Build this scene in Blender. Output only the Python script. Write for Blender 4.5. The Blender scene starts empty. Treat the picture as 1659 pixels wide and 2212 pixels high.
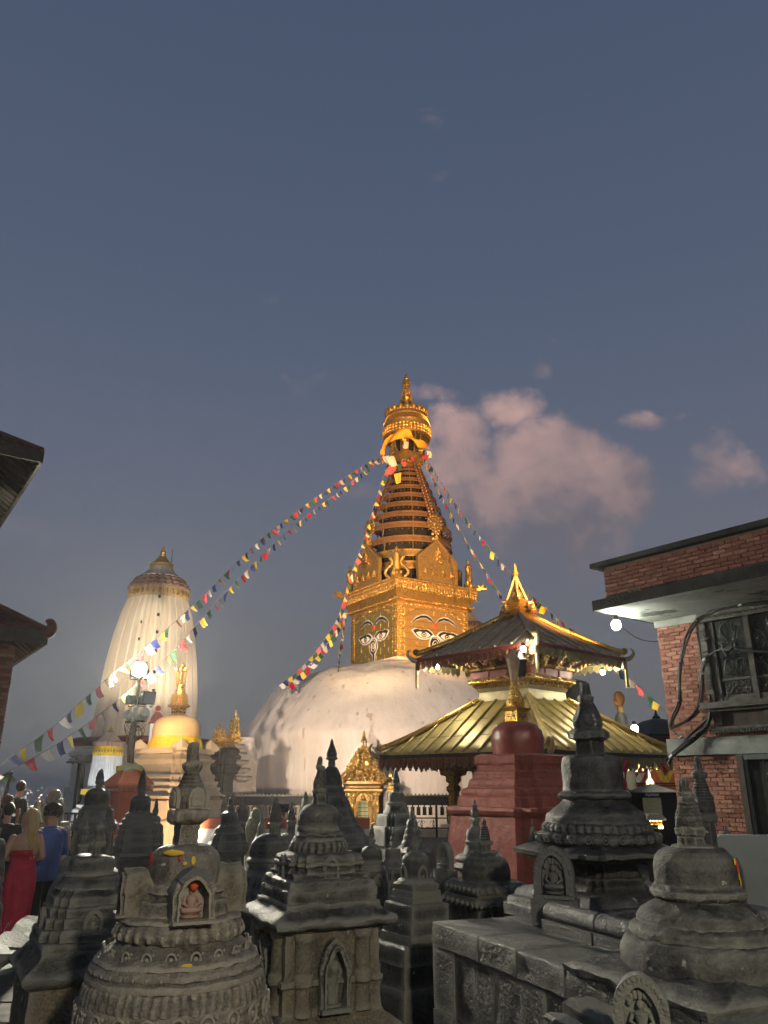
import bpy, bmesh, math, random
from mathutils import Vector, Matrix, Euler, noise
random.seed(7)
SC = bpy.context.scene
COL = SC.collection
R = math.radians

# ------------------------------------------------------------------ camera
CAM_Z = 2.1
PITCH = R(19.4)
F = 1661.0                                   # focal length in 1659-px-wide picture units
cd = bpy.data.cameras.new('camera'); cam = bpy.data.objects.new('camera', cd); COL.objects.link(cam)
cam.location = (0, 0, CAM_Z); cam.rotation_euler = (R(90) + PITCH, 0, 0)
cd.sensor_fit = 'HORIZONTAL'; cd.sensor_width = 36.0; cd.lens = 36.0 * F / 1659.0
cd.clip_start = 0.05; cd.clip_end = 20000
SC.camera = cam

# ------------------------------------------------------------------ world: dusk sky
W = bpy.data.worlds.new('World'); SC.world = W; W.use_nodes = True
nt = W.node_tree; N = nt.nodes; L = nt.links; N.clear()
SUN_EL, SUN_ROT = -3.0, 250.0
def wn(t, **k):
    n = N.new(t)
    for a, b in k.items(): setattr(n, a, b)
    return n
def wmath(op, a, b=None, c=None, clamp=False):
    n = wn('ShaderNodeMath', operation=op, use_clamp=clamp)
    for i, v in enumerate((a, b, c)):
        if v is None: continue
        if isinstance(v, (int, float)): n.inputs[i].default_value = v
        else: L.new(v, n.inputs[i])
    return n.outputs[0]
tc = wn('ShaderNodeTexCoord'); sep = wn('ShaderNodeSeparateXYZ'); L.new(tc.outputs['Generated'], sep.inputs[0])
dx, dy, dz = sep.outputs
ramp = wn('ShaderNodeValToRGB'); L.new(dz, ramp.inputs[0])
els = ramp.color_ramp.elements
stops = [(0.0, (.160, .160, .162)), (0.12, (.148, .154, .166)), (0.24, (.134, .146, .182)), (0.38, (.114, .133, .188)),
         (0.58, (.082, .108, .170)), (0.80, (.064, .089, .146)), (1.0, (.054, .077, .128))]
els[0].position = 0; els[0].color = (*stops[0][1], 1); els[1].position = 1; els[1].color = (*stops[-1][1], 1)
for p_, c_ in stops[1:-1]:
    e = els.new(p_); e.color = (*c_, 1)
sky = wn('ShaderNodeTexSky'); sky.sky_type = 'NISHITA'; sky.sun_disc = False
sky.sun_elevation = R(SUN_EL); sky.sun_rotation = R(SUN_ROT)
skm = wn('ShaderNodeMix', data_type='RGBA', blend_type='ADD'); skm.inputs[0].default_value = 1.0
skv = wn('ShaderNodeMix', data_type='RGBA', blend_type='MULTIPLY'); skv.inputs[0].default_value = 1.0
L.new(sky.outputs[0], skv.inputs[6]); skv.inputs[7].default_value = (.05, .05, .05, 1)
L.new(ramp.outputs[0], skm.inputs[6]); L.new(skv.outputs[2], skm.inputs[7])
# clouds as a layer in the sky, laid out by world direction (u = x/y, v = z/y on the far sky)
u = wmath('DIVIDE', dx, wmath('MAXIMUM', dy, 0.02)); v = wmath('DIVIDE', dz, wmath('MAXIMUM', dy, 0.02))
comb = wn('ShaderNodeCombineXYZ'); L.new(u, comb.inputs[0]); L.new(v, comb.inputs[1])
nz = wn('ShaderNodeTexNoise'); nz.inputs['Scale'].default_value = 11.0; nz.inputs['Detail'].default_value = 7.0; nz.inputs['Roughness'].default_value = 0.52
nz.inputs['Distortion'].default_value = .25
L.new(comb.outputs[0], nz.inputs['Vector'])
nzb = wn('ShaderNodeTexNoise'); nzb.inputs['Scale'].default_value = 3.2; nzb.inputs['Detail'].default_value = 5.0
L.new(comb.outputs[0], nzb.inputs['Vector'])
wz = wn('ShaderNodeTexNoise'); wz.inputs['Scale'].default_value = 7.0; wz.inputs['Detail'].default_value = 6.0; wz.inputs['Roughness'].default_value = .6; L.new(comb.outputs[0], wz.inputs['Vector'])
wsep = wn('ShaderNodeSeparateColor'); L.new(wz.outputs[1], wsep.inputs[0])
u = wmath('ADD', u, wmath('MULTIPLY', wmath('SUBTRACT', wsep.outputs[0], .5), .13)); v = wmath('ADD', v, wmath('MULTIPLY', wmath('SUBTRACT', wsep.outputs[1], .5), .13))
def gno(px, py):                             # far-sky coordinates of a measured direction
    xn = (px - 829.5) / F; yn = (1106 - py) / F
    y = math.cos(PITCH) - yn * math.sin(PITCH); z = math.sin(PITCH) + yn * math.cos(PITCH)
    return xn / y, z / y
BL = [(1000, 965, 80, 85, 1.0), (1190, 990, 130, 90, 1.2), (1330, 1050, 90, 95, 1.0), (1105, 872, 85, 48, .9), (1215, 1105, 150, 110, .85),
      (1545, 1010, 100, 70, .75), (1372, 897, 85, 32, .72), (1080, 1060, 140, 80, .85), (1190, 785, 60, 45, .24), (940, 862, 60, 16, .36),
      (800, 1062, 62, 42, .5), (648, 810, 75, 36, .34), (560, 634, 85, 22, .26), (655, 672, 70, 28, .22), (960, 370, 80, 62, .13), (920, 250, 60, 60, .10)]
dens = None
for (cx, cy, rx, ry, a) in BL:
    u0, v0 = gno(cx, cy); u1, _ = gno(cx + rx, cy); _, v1 = gno(cx, cy - ry)
    du = wmath('MULTIPLY', wmath('SUBTRACT', u, u0), 1 / (u1 - u0)); dv = wmath('MULTIPLY', wmath('SUBTRACT', v, v0), 1 / (v1 - v0))
    d2 = wmath('ADD', wmath('MULTIPLY', du, du), wmath('MULTIPLY', dv, dv))
    b = wmath('MULTIPLY', wmath('SUBTRACT', 1.0, wmath('MULTIPLY', d2, .55), clamp=True), a)
    dens = b if dens is None else wmath('MAXIMUM', dens, b)
front = wmath('GREATER_THAN', dy, 0.05)
ns = wmath('SUBTRACT', nz.outputs[0], .5); nb = wmath('SUBTRACT', nzb.outputs[0], .5)
cl = wmath('ADD', dens, wmath('ADD', wmath('MULTIPLY', ns, 1.3), wmath('MULTIPLY', nb, 1.0)))
mr = wn('ShaderNodeMapRange', interpolation_type='SMOOTHSTEP'); L.new(cl, mr.inputs[0])
mr.inputs[1].default_value = .20; mr.inputs[2].default_value = .92; mr.inputs[3].default_value = 0; mr.inputs[4].default_value = .95
cm = wmath('MULTIPLY', wmath('MULTIPLY', mr.outputs[0], front), wmath('GREATER_THAN', dens, 0.001))
ccol = wn('ShaderNodeMix', data_type='RGBA'); 
lo_, hi_ = gno(1200, 1180)[1], gno(1200, 850)[1]
cr = wn('ShaderNodeMapRange'); L.new(v, cr.inputs[0]); cr.inputs[1].default_value = lo_; cr.inputs[2].default_value = hi_
L.new(wmath('ADD', wmath('MULTIPLY', cr.outputs[0], .9), wmath('ADD', wmath('MULTIPLY', ns, 1.3), wmath('MULTIPLY', nb, 1.6)), clamp=True), ccol.inputs[0]); ccol.inputs[6].default_value = (.160, .142, .165, 1); ccol.inputs[7].default_value = (.56, .365, .335, 1)
mx = wn('ShaderNodeMix', data_type='RGBA'); L.new(cm, mx.inputs[0]); L.new(skm.outputs[2], mx.inputs[6]); L.new(ccol.outputs[2], mx.inputs[7])
bg = wn('ShaderNodeBackground'); bg.inputs[1].default_value = 1.0; L.new(mx.outputs[2], bg.inputs[0])
wo = wn('ShaderNodeOutputWorld'); L.new(bg.outputs[0], wo.inputs[0])

# ------------------------------------------------------------------ exposure / render
SC.view_settings.view_transform = 'Standard'; SC.view_settings.look = 'None'
SC.view_settings.exposure = 0.0; SC.view_settings.gamma = 1.0; SC.view_settings.use_curve_mapping = False
SC.render.engine = 'CYCLES'
SC.cycles.use_denoising = True
SC.cycles.use_adaptive_sampling = True; SC.cycles.adaptive_threshold = .02; SC.cycles.light_sampling_threshold = .02; SC.cycles.volume_bounces = 0
SC.cycles.max_bounces = 4; SC.cycles.diffuse_bounces = 2; SC.cycles.glossy_bounces = 2; SC.cycles.transmission_bounces = 2
SC.cycles.sample_clamp_indirect = 3.0; SC.cycles.caustics_reflective = False; SC.cycles.caustics_refractive = False

# ------------------------------------------------------------------ measuring helpers
def zat(y, D):                               # height of what shows at picture row y, at distance D
    yn = (1106 - y) / F
    return CAM_Z + D * (math.sin(PITCH) + yn * math.cos(PITCH)) / (math.cos(PITCH) - yn * math.sin(PITCH))
def sat(y, D):                               # metres per picture unit there
    yn = (1106 - y) / F
    return D / (math.cos(PITCH) - yn * math.sin(PITCH)) / F
def P(x, y, D):
    return Vector(((x - 829.5) * sat(y, D), D, zat(y, D)))
def lamp(name, kind, loc, power, color, radius=.1, aim=None, size=None, blend=.5):
    ld = bpy.data.lights.new(name, kind); o = bpy.data.objects.new(name, ld); COL.objects.link(o)
    ld.energy = power; ld.color = color; o.location = loc
    ld.shadow_soft_size = radius
    if kind == 'SPOT': ld.spot_size = R(size); ld.spot_blend = blend
    if aim is not None: o.rotation_euler = (Vector(aim) - Vector(loc)).to_track_quat('-Z', 'Y').to_euler()
    return o

# ------------------------------------------------------------------ materials
MATS = {}
def material(name, c1, c2=None, c3=None, scale=6.0, rough=.8, metal=0.0, bump=.3, bscale=None, spots=None, stretch=None, spec=.4,
             emit=None, estr=0.0, big=1.2, dist=.02, edge=None, blotch=None, fine=0):
    if name in MATS: return MATS[name]
    m = bpy.data.materials.new(name); m.use_nodes = True; MATS[name] = m
    t = m.node_tree; n = t.nodes; l = t.links; b = n['Principled BSDF']
    b.inputs['Roughness'].default_value = rough; b.inputs['Metallic'].default_value = metal
    b.inputs['Specular IOR Level'].default_value = spec
    if emit: b.inputs['Emission Color'].default_value = (*emit, 1); b.inputs['Emission Strength'].default_value = estr
    c2 = c2 or tuple(x * .7 for x in c1); c3 = c3 or tuple(x * .85 for x in c1)
    tcn = n.new('ShaderNodeTexCoord'); info = n.new('ShaderNodeObjectInfo')
    add = n.new('ShaderNodeVectorMath'); add.operation = 'ADD'
    sc_ = n.new('ShaderNodeVectorMath'); sc_.operation = 'SCALE'; sc_.inputs[0].default_value = (37, 19, 23); l.new(info.outputs['Random'], sc_.inputs['Scale'])
    l.new(tcn.outputs['Object'], add.inputs[0]); l.new(sc_.outputs[0], add.inputs[1])
    vec = add.outputs[0]
    if stretch:
        mp = n.new('ShaderNodeMapping'); mp.inputs['Scale'].default_value = stretch; l.new(vec, mp.inputs[0]); vec = mp.outputs[0]
    svec = vec
    if edge:                                  # rain streaks run down the stone
        mp = n.new('ShaderNodeMapping'); mp.inputs['Scale'].default_value = (1, 1, .22); l.new(vec, mp.inputs[0]); svec = mp.outputs[0]
    def nz_(s, d=5.0, r_=.6, st=False):
        q = n.new('ShaderNodeTexNoise'); q.inputs['Scale'].default_value = s; q.inputs['Detail'].default_value = d; q.inputs['Roughness'].default_value = r_
        l.new(svec if st else vec, q.inputs['Vector']); return q.outputs[0]
    def mr_(x, a, b_, lo=0, hi=1):
        q = n.new('ShaderNodeMapRange'); l.new(x, q.inputs[0]); q.inputs[1].default_value = a; q.inputs[2].default_value = b_
        q.inputs[3].default_value = lo; q.inputs[4].default_value = hi; return q.outputs[0]
    def mix_(f, a, b_):
        q = n.new('ShaderNodeMix'); q.data_type = 'RGBA'
        l.new(f, q.inputs[0])
        for i, z in ((6, a), (7, b_)):
            if isinstance(z, tuple): q.inputs[i].default_value = (*z, 1)
            else: l.new(z, q.inputs[i])
        return q.outputs[2]
    n1 = nz_(scale, 6); n2 = nz_(big, 4)
    col = mix_(mr_(n1, .35, .65), c1, c2)
    col = mix_(mr_(n2, .42, .66), col, c3)
    if blotch:                                # (colour, scale, threshold)
        col = mix_(mr_(nz_(blotch[1], 5, .65, True), blotch[2], blotch[2] + .10), col, blotch[0])
    if spots:
        col = mix_(mr_(nz_(spots[1], 3, .5), spots[2], spots[2] + .04), col, spots[0])
    if fine:                                  # fine grain: tiny light and dark specks
        q = n.new('ShaderNodeMix'); q.data_type = 'RGBA'; q.blend_type = 'MULTIPLY'; q.inputs[0].default_value = 1.0
        g = n.new('ShaderNodeCombineColor'); fv = mr_(nz_(fine, 4, .7), .3, .7, .45, 1.6)
        for i in range(3): l.new(fv, g.inputs[i])
        l.new(col, q.inputs[6]); l.new(g.outputs[0], q.inputs[7]); col = q.outputs[2]
    if edge:                                  # worn, dusty arrises
        ge = n.new('ShaderNodeNewGeometry'); col = mix_(mr_(ge.outputs['Pointiness'], .505, .56, 0, .8), col, edge)
    l.new(col, b.inputs['Base Color'])
    l.new(mr_(n1, .3, .7, max(0, rough - .12), min(1, rough + .1)), b.inputs['Roughness'])
    if bump:
        bp = n.new('ShaderNodeBump'); bp.inputs['Strength'].default_value = bump; bp.inputs['Distance'].default_value = dist
        l.new(nz_(bscale or scale * 3, 6, .65), bp.inputs['Height']); l.new(bp.outputs[0], b.inputs['Normal'])
    return m
def emissive(name, c, s):
    if name in MATS: return MATS[name]
    m = bpy.data.materials.new(name); m.use_nodes = True; MATS[name] = m
    b = m.node_tree.nodes['Principled BSDF']; b.inputs['Base Color'].default_value = (*[min(.8, x) for x in c], 1)
    b.inputs['Emission Color'].default_value = (*c, 1); b.inputs['Emission Strength'].default_value = s
    return m

# ------------------------------------------------------------------ mesh builder
SQ = 'sq'
def section(kind, r, rot=0.0, n=48, pet=0, amp=0.0, ph=0.0):
    pts = []
    if kind == 'r':
        for i in range(n):
            a = 2 * math.pi * i / n
            q = r * (1 + amp * (abs(math.sin((a + ph) * pet / 2)) - .6)) if pet else r
            pts.append((q * math.cos(a + rot), q * math.sin(a + rot)))
        return pts
    if kind == 's': poly = [(r, -r), (r, r), (-r, r), (-r, -r)]; per = max(2, n // 4); seg = [per] * 4
    elif kind == 'o':
        k = r * math.tan(math.pi / 8); poly = [(r, -k), (r, k), (k, r), (-k, r), (-r, k), (-r, -k), (-k, -r), (k, -r)]; seg = [max(1, n // 8)] * 8
    elif kind == 'x':
        a, b = .66 * r, .84 * r
        q = [(r, -a), (r, a), (b, a), (b, b), (a, b)]
        poly = []; seg = []
        for k in range(4):
            c, s = (1, 0, -1, 0)[k], (0, 1, 0, -1)[k]
            poly += [(x * c - y * s, x * s + y * c) for x, y in q]; seg += [max(2, n // 6), 1, 1, 1, 1]
    cr_, sr_ = math.cos(rot), math.sin(rot)
    m_ = len(poly)
    for i in range(m_):
        x0, y0 = poly[i]; x1, y1 = poly[(i + 1) % m_]
        for j in range(seg[i]):
            t = j / seg[i]; x = x0 + (x1 - x0) * t; y = y0 + (y1 - y0) * t
            pts.append((x * cr_ - y * sr_, x * sr_ + y * cr_))
    return pts

def ext(kind, rot): return max(abs(p_[0]) for p_ in section(kind, 1.0, rot, 48))

class MB:
    def __init__(s): s.v = []; s.f = []
    def add(s, v, f):
        o = len(s.v); s.v += [Vector(p) for p in v]; s.f += [tuple(i + o for i in q) for q in f]; return s
    def box(s, c, d, m=None):
        x, y, z = (q / 2 for q in d)
        vs = [Vector((a * x, b * y, e * z)) for e in (-1, 1) for b in (-1, 1) for a in (-1, 1)]
        if m is not None: vs = [m @ p for p in vs]
        vs = [p + Vector(c) for p in vs]
        return s.add(vs, [(0, 2, 3, 1), (4, 5, 7, 6), (0, 1, 5, 4), (2, 6, 7, 3), (0, 4, 6, 2), (1, 3, 7, 5)])
    def rings(s, rings, cap0=True, cap1=True):
        n = len(rings[0]); v = [p for r_ in rings for p in r_]; f = []
        for i in range(len(rings) - 1):
            for j in range(n):
                k = (j + 1) % n
                f.append((i * n + j, i * n + k, (i + 1) * n + k, (i + 1) * n + j))
        if cap0: f.append(tuple(reversed(range(n))))
        if cap1: f.append(tuple((len(rings) - 1) * n + j for j in range(n)))
        return s.add(v, f)
    def loft(s, kind, prof, rot=0.0, n=48, maxseg=None, pet=0, amp=0.0, c=(0, 0), cap0=True, cap1=True):
        pr = [prof[0]]
        for a, b in zip(prof, prof[1:]):
            ln = math.hypot(b[0] - a[0], b[1] - a[1]); k = 1 if not maxseg else max(1, min(12, int(math.ceil(ln / maxseg))))
            for i in range(1, k + 1): pr.append((a[0] + (b[0] - a[0]) * i / k, a[1] + (b[1] - a[1]) * i / k))
        rs = []
        for z, r_ in pr:
            rs.append([(x + c[0], y + c[1], z) for x, y in section(kind, max(r_, 1e-4), rot, n, pet, amp)])
        return s.rings(rs, cap0, cap1)
    def tube(s, pts, rad, n=6, cap=True):
        pts = [Vector(p) for p in pts]; rs = []
        up0 = None
        for i, p in enumerate(pts):
            d = (pts[min(i + 1, len(pts) - 1)] - pts[max(i - 1, 0)]).normalized()
            if up0 is None: up0 = d.orthogonal().normalized()
            u_ = (up0 - d * up0.dot(d))
            if u_.length < 1e-6: u_ = d.orthogonal()
            u_.normalize(); up0 = u_; w_ = d.cross(u_)
            r_ = rad[i] if isinstance(rad, (list, tuple)) else rad
            rs.append([p + (u_ * math.cos(2 * math.pi * j / n) + w_ * math.sin(2 * math.pi * j / n)) * r_ for j in range(n)])
        return s.rings(rs, cap, cap)
    def ball(s, c, r_, n=12, m=8, sc=(1, 1, 1)):
        c = Vector(c); rs = []
        for i in range(1, m):
            t = math.pi * i / m
            rs.append([c + Vector((r_ * math.sin(t) * math.cos(2 * math.pi * j / n) * sc[0], r_ * math.sin(t) * math.sin(2 * math.pi * j / n) * sc[1], -r_ * math.cos(t) * sc[2])) for j in range(n)])
        return s.rings(rs)
    def prism(s, poly, d0, d1, m=None):      # poly in (x, z), extruded along y from d0 to d1
        n = len(poly); v = [Vector((x, d0, z)) for x, z in poly] + [Vector((x, d1, z)) for x, z in poly]
        if m is not None: v = [m @ p for p in v]
        f = [tuple(range(n)), tuple(reversed(range(n, 2 * n)))] + [((i + 1) % n, i, i + n, (i + 1) % n + n) for i in range(n)]
        return s.add(v, f)
    def band(s, outer, inner, d0, d1, m=None, closed=False):   # frame between two outlines in (x, z)
        n = len(outer); v = []
        for d in (d0, d1):
            v += [Vector((x, d, z)) for x, z in outer] + [Vector((x, d, z)) for x, z in inner]
        if m is not None: v = [m @ p for p in v]
        f = []
        for i in range(n if closed else n - 1):
            k = (i + 1) % n
            f += [(i, k, n + k, n + i), (2 * n + k, 2 * n + i, 3 * n + i, 3 * n + k), (k, i, 2 * n + i, 2 * n + k), (n + i, n + k, 3 * n + k, 3 * n + i)]
        if not closed: f += [(0, n, 3 * n, 2 * n), (n - 1, 3 * n - 1, 4 * n - 1, 2 * n - 1)] if False else [(0, n, 3 * n, 2 * n), (2 * n - 1, n - 1, 3 * n - 1, 4 * n - 1)]
        return s.add(v, f)
    def xf(s, m):
        s.v = [m @ p for p in s.v]; return s
    def dense(s, cuts=3):                     # cut the faces up so that wear can be pushed into them
        me = s.mesh('tmp'); bm = bmesh.new(); bm.from_mesh(me); bmesh.ops.triangulate(bm, faces=[f for f in bm.faces if len(f.verts) > 4]); bmesh.ops.subdivide_edges(bm, edges=[e for e in bm.edges if e.calc_length() > .03], cuts=cuts, use_grid_fill=True)
        bm.verts.index_update(); s.v = [v.co.copy() for v in bm.verts]; s.f = [tuple(v.index for v in f.verts) for f in bm.faces]; bm.free(); bpy.data.meshes.remove(me); return s
    def rough(s, amp, fr, seed=0.0):
        o = Vector((seed * 3.1, seed * 1.7, seed * 2.3))
        for p in s.v:
            q = p * fr + o
            p += noise.noise_vector(q) * amp + noise.noise_vector(q * 2.7) * (amp * .45) + noise.noise_vector(q * 6.5) * (amp * .22)
        return s
    def mesh(s, name):
        me = bpy.data.meshes.new(name); me.from_pydata([tuple(p) for p in s.v], [], s.f); me.update(); return me
    def build(s, name, mt, parent=None, loc=None, rz=0.0, ang=35, smooth=True, fix=True):
        me = s.mesh(name)
        if fix:
            bm = bmesh.new(); bm.from_mesh(me); bmesh.ops.recalc_face_normals(bm, faces=bm.faces); bm.to_mesh(me); bm.free()
        return put(name, me, mt, parent, loc, rz, ang, smooth)
def put(name, me, mt, parent=None, loc=None, rz=0.0, ang=35, smooth=True):
    if mt is not None and not me.materials: me.materials.append(mt)
    if smooth:
        me.polygons.foreach_set('use_smooth', [True] * len(me.polygons)); me.set_sharp_from_angle(angle=R(ang))
    o = bpy.data.objects.new(name, me); COL.objects.link(o)
    if loc is not None: o.location = loc
    o.rotation_euler = (0, 0, rz)
    if parent is not None: o.parent = parent
    return o
def inst(name, me, parent, mat4):            # another object sharing mesh data
    o = bpy.data.objects.new(name, me); COL.objects.link(o); o.parent = parent; o.matrix_local = mat4; return o
def thing(name, label, cat, loc=(0, 0, 0), rz=0.0, group=None):
    o = bpy.data.objects.new(name, None); COL.objects.link(o); o.empty_display_size = .2
    o.location = loc; o.rotation_euler = (0, 0, rz); o['label'] = label; o['category'] = cat
    if group: o['group'] = group
    return o
def tag(o, label, cat, group=None):
    o['label'] = label; o['category'] = cat
    if group: o['group'] = group
    return o
def structure(o): o['kind'] = 'structure'; return o
def stuff(o): o['kind'] = 'stuff'; return o
def TR(x, y, z): return Matrix.Translation((x, y, z))
def RZ(a): return Matrix.Rotation(a, 4, 'Z')
def RX(a): return Matrix.Rotation(a, 4, 'X')
def RY(a): return Matrix.Rotation(a, 4, 'Y')
def SCL(x, y, z): return Matrix.Diagonal((x, y, z, 1))

# ------------------------------------------------------------------ palette
STONE_G = material('dark_stone', (.095, .093, .076), (.028, .029, .026), (.054, .054, .046), scale=9, big=2.2, rough=.58, bump=.9, bscale=30, dist=.022, fine=70, edge=(.24, .235, .195),
                   spots=((.36, .36, .32), 13, .70), blotch=((.022, .022, .020), 4.5, .52))
STONE_B = material('brown_stone', (.215, .190, .145), (.095, .083, .064), (.15, .135, .11), scale=11, big=3, rough=.58, bump=.9, bscale=36, dist=.02, fine=90, edge=(.38, .34, .27),
                   spots=((.42, .40, .33), 12, .70), blotch=((.050, .043, .034), 6.0, .54))
STONE_K = material('black_stone', (.052, .052, .049), (.020, .020, .021), (.034, .034, .033), scale=8, big=2, rough=.5, bump=.9, bscale=28, dist=.022, fine=60, edge=(.15, .15, .135),
                   spots=((.30, .31, .30), 11, .70), blotch=((.012, .012, .012), 4.5, .54))
STONE_F = material('far_dark_stone', (.060, .058, .052), (.026, .026, .025), (.042, .041, .038), scale=5, big=1.5, rough=.7, bump=.6, bscale=14, dist=.03)
STONE_P = material('pale_stone', (.24, .25, .19), (.13, .13, .10), (.19, .19, .15), scale=9, big=2.2, rough=.85, bump=.8, bscale=34, dist=.02, fine=60)
STONE_O = material('ochre_stone', (.19, .155, .10), (.085, .072, .050), (.13, .115, .085), scale=6, big=2.2, rough=.8, bump=.9, bscale=28, dist=.022, fine=60, edge=(.25, .23, .18),
                   blotch=((.055, .052, .045), 2.6, .55), spots=((.38, .36, .30), 10, .69))
WHITEWASH = material('whitewash', (.76, .69, .62), (.61, .53, .45), (.70, .61, .52), spots=((.50, .40, .30), 2.6, .645), scale=1.5, big=.25, rough=.9, bump=.6, bscale=4.0, dist=.10, stretch=(1, 1, .14), blotch=((.58, .45, .30), .42, .60))
CREAM = material('cream_plaster', (.62, .52, .40), (.50, .40, .29), (.56, .44, .31), scale=2.5, big=.7, rough=.9, bump=.3, bscale=14, blotch=((.36, .28, .20), 2.2, .63))
LIME = material('lime_white', (.78, .78, .76), (.66, .66, .65), (.72, .70, .66), scale=4, rough=.9, bump=.25, bscale=20)
YELLOW = material('yellow_paint', (.80, .55, .03), (.62, .40, .02), (.70, .47, .05), scale=8, rough=.7, bump=.3, bscale=30)
GOLD = material('gilt_copper', (.90, .58, .16), (.58, .32, .07), (.74, .44, .11), scale=5, big=1.2, rough=.33, metal=.88, bump=.45, bscale=16, dist=.04)
GOLD_D = material('aged_gilt', (.55, .36, .11), (.26, .15, .05), (.40, .26, .09), scale=7, big=1.8, rough=.42, metal=.75, bump=.7, bscale=18, dist=.04)
GOLD_ORN = material('embossed_gilt', (.88, .58, .17), (.40, .22, .06), (.62, .38, .11), scale=9, big=2, rough=.30, metal=.85, bump=1.0, bscale=14, dist=.07)
BRONZE = material('ring_copper', (.40, .21, .08), (.22, .115, .05), (.31, .165, .07), scale=3, rough=.42, metal=.7, bump=.2, bscale=12)
BRASS = material('brass_sheet', (.68, .51, .17), (.48, .35, .115), (.58, .44, .145), scale=3.0, big=.9, rough=.42, metal=.35, bump=.25, bscale=9, dist=.02)
BRASS_D = material('tarnished_sheet', (.56, .42, .25), (.38, .27, .155), (.46, .34, .20), scale=3.0, big=.9, rough=.5, metal=.12, bump=.25, bscale=9, dist=.02)
DARKWOOD = material('dark_wood', (.055, .040, .028), (.028, .021, .016), (.040, .031, .024), scale=6, rough=.65, bump=.5, bscale=24, stretch=(1, 1, .3))
GREYWOOD = material('weathered_wood', (.085, .082, .072), (.040, .039, .035), (.060, .058, .050), scale=8, rough=.75, bump=.5, bscale=26)
REDPAINT = material('red_paint', (.30, .045, .028), (.20, .030, .022), (.25, .040, .028), scale=5, rough=.6, bump=.35, bscale=14, blotch=((.12, .026, .020), 1.6, .60))
MAROON = material('maroon_paint', (.17, .035, .028), (.10, .024, .020), (.13, .030, .025), scale=5, rough=.75, bump=.3)
ORANGE = material('orange_paint', (.70, .17, .05), (.56, .12, .04), (.62, .15, .06), scale=5, rough=.7, bump=.25, bscale=16)
IRON = material('black_iron', (.030, .030, .030), (.020, .020, .020), scale=10, rough=.5, metal=.3, bump=.15)
CONCRETE = material('grey_concrete', (.25, .26, .24), (.15, .16, .15), (.20, .21, .19), scale=3, big=.9, rough=.9, bump=.3, bscale=18, blotch=((.085, .09, .08), 1.5, .58))
BULB = emissive('lit_bulb', (1.0, .97, .80), 60.0)
# ================================================================== the setting
def build_ground():
    mb = MB(); cx, cy = 2.0, 26.0
    radii = [0, 4, 8, 12, 16, 20, 25, 30, 36, 40, 44, 50, 60, 80, 110, 150, 220, 400, 900, 2000, 4500, 9000, 16000]
    n = 64; rs = []
    for r_ in radii:
        if r_ <= 44: z = 0
        elif r_ < 400: z = -80 * (1 - math.exp(-(r_ - 44) / 70.0))
        else: z = -80
        if r_ == 9000: z = -60
        if r_ == 16000: z = -20
        rs.append([(cx + max(r_, .05) * math.cos(2 * math.pi * j / n), cy + max(r_, .05) * math.sin(2 * math.pi * j / n),
                    z + (noise.noise((j * .4, r_ * .01, 1)) * 20 if r_ > 5000 else 0)) for j in range(n)])
    mb.rings(rs, True, False)
    gm = material('paving_ground', (.115, .115, .100), (.060, .060, .054), (.085, .085, .074), scale=4, big=.5, rough=.8, bump=.4, bscale=14, spots=((.32, .32, .28), 6, .70))
    structure(mb.build('ground', gm, ang=60))
build_ground()

# paving slabs where the plaza shows between the shrines
def paving():
    sm = material('paving_slab', (.095, .092, .078), (.050, .048, .042), (.07, .068, .058), scale=5, rough=.75, bump=.5, bscale=22, spots=((.40, .39, .33), 8, .70))
    base = MB()
    base.loft('s', [(0.0, .5), (.022, .5), (.028, .485)], n=8)
    me = base.mesh('slab')
    g = bpy.data.objects['ground']
    k = 0
    for ix in range(-12, 6):
        for iy in range(4, 19):
            w, d = .98, .66
            x = ix * 1.0 + (.5 if iy % 2 else 0) - .4; y = iy * .70 + 1.5
            if abs(x) > y * .62 + .8: continue
            m = TR(x, y, .004 + random.uniform(0, .008)) @ RZ(random.uniform(-.012, .012)) @ RX(random.uniform(-.004, .004)) @ SCL(w * random.uniform(.97, 1), d * random.uniform(.97, 1), 1)
            if k == 0: me.materials.append(sm)
            inst('paving_slab', me, g, m); k += 1
paving()

def build_city():
    random.seed(21)
    hb = MB(); lw = MB(); lo = MB()
    for i in range(900):
        D = math.exp(random.uniform(math.log(700), math.log(7500)))
        px = random.uniform(-40, 235) if i % 3 else random.uniform(-200, 900)
        x = (px - 829.5) * sat(1710, D); z = -80
        w = random.uniform(8, 16); h = random.uniform(8, 22)
        hb.box((x, D, z + h / 2), (w, w, h), RZ(random.uniform(0, 1.5)).to_3x3())
    for i in range(260):
        D = math.exp(random.uniform(math.log(900), math.log(7000)))
        px = random.uniform(-30, 215) if i % 4 else random.uniform(-200, 900)
        x = (px - 829.5) * sat(1710, D); s = D * random.choice((.00045, .0006, .0009, .0014))
        (lw if random.random() < .72 else lo).box((x, D, -80 + random.uniform(10, 26) + D * .004), (s, s, s))
    stuff(hb.build('city_houses', material('far_house', (.06, .055, .055), rough=.9, bump=0), smooth=False, fix=False))
    stuff(lw.build('city_lights', emissive('city_white', (1, .93, .8), 16), smooth=False, fix=False))
    stuff(lo.build('city_lamps', emissive('city_amber', (1, .6, .3), 14), smooth=False, fix=False))
build_city()

# ================================================================== the great stupa
SD = 48.0
SX = 54.5 * sat(1440, SD)
def Zs(y): return zat(y, SD)
def Ss(y): return sat(y, SD)
stupa = thing('great_stupa', 'great white domed stupa with gilded eyed tower and ringed gold spire', 'stupa', (SX, SD, 0))
HR = R(33)                                   # how the square tower is turned
def prof(pts, D): return [(zat(y, D), hw * sat(y, D)) for y, hw in pts]

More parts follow.
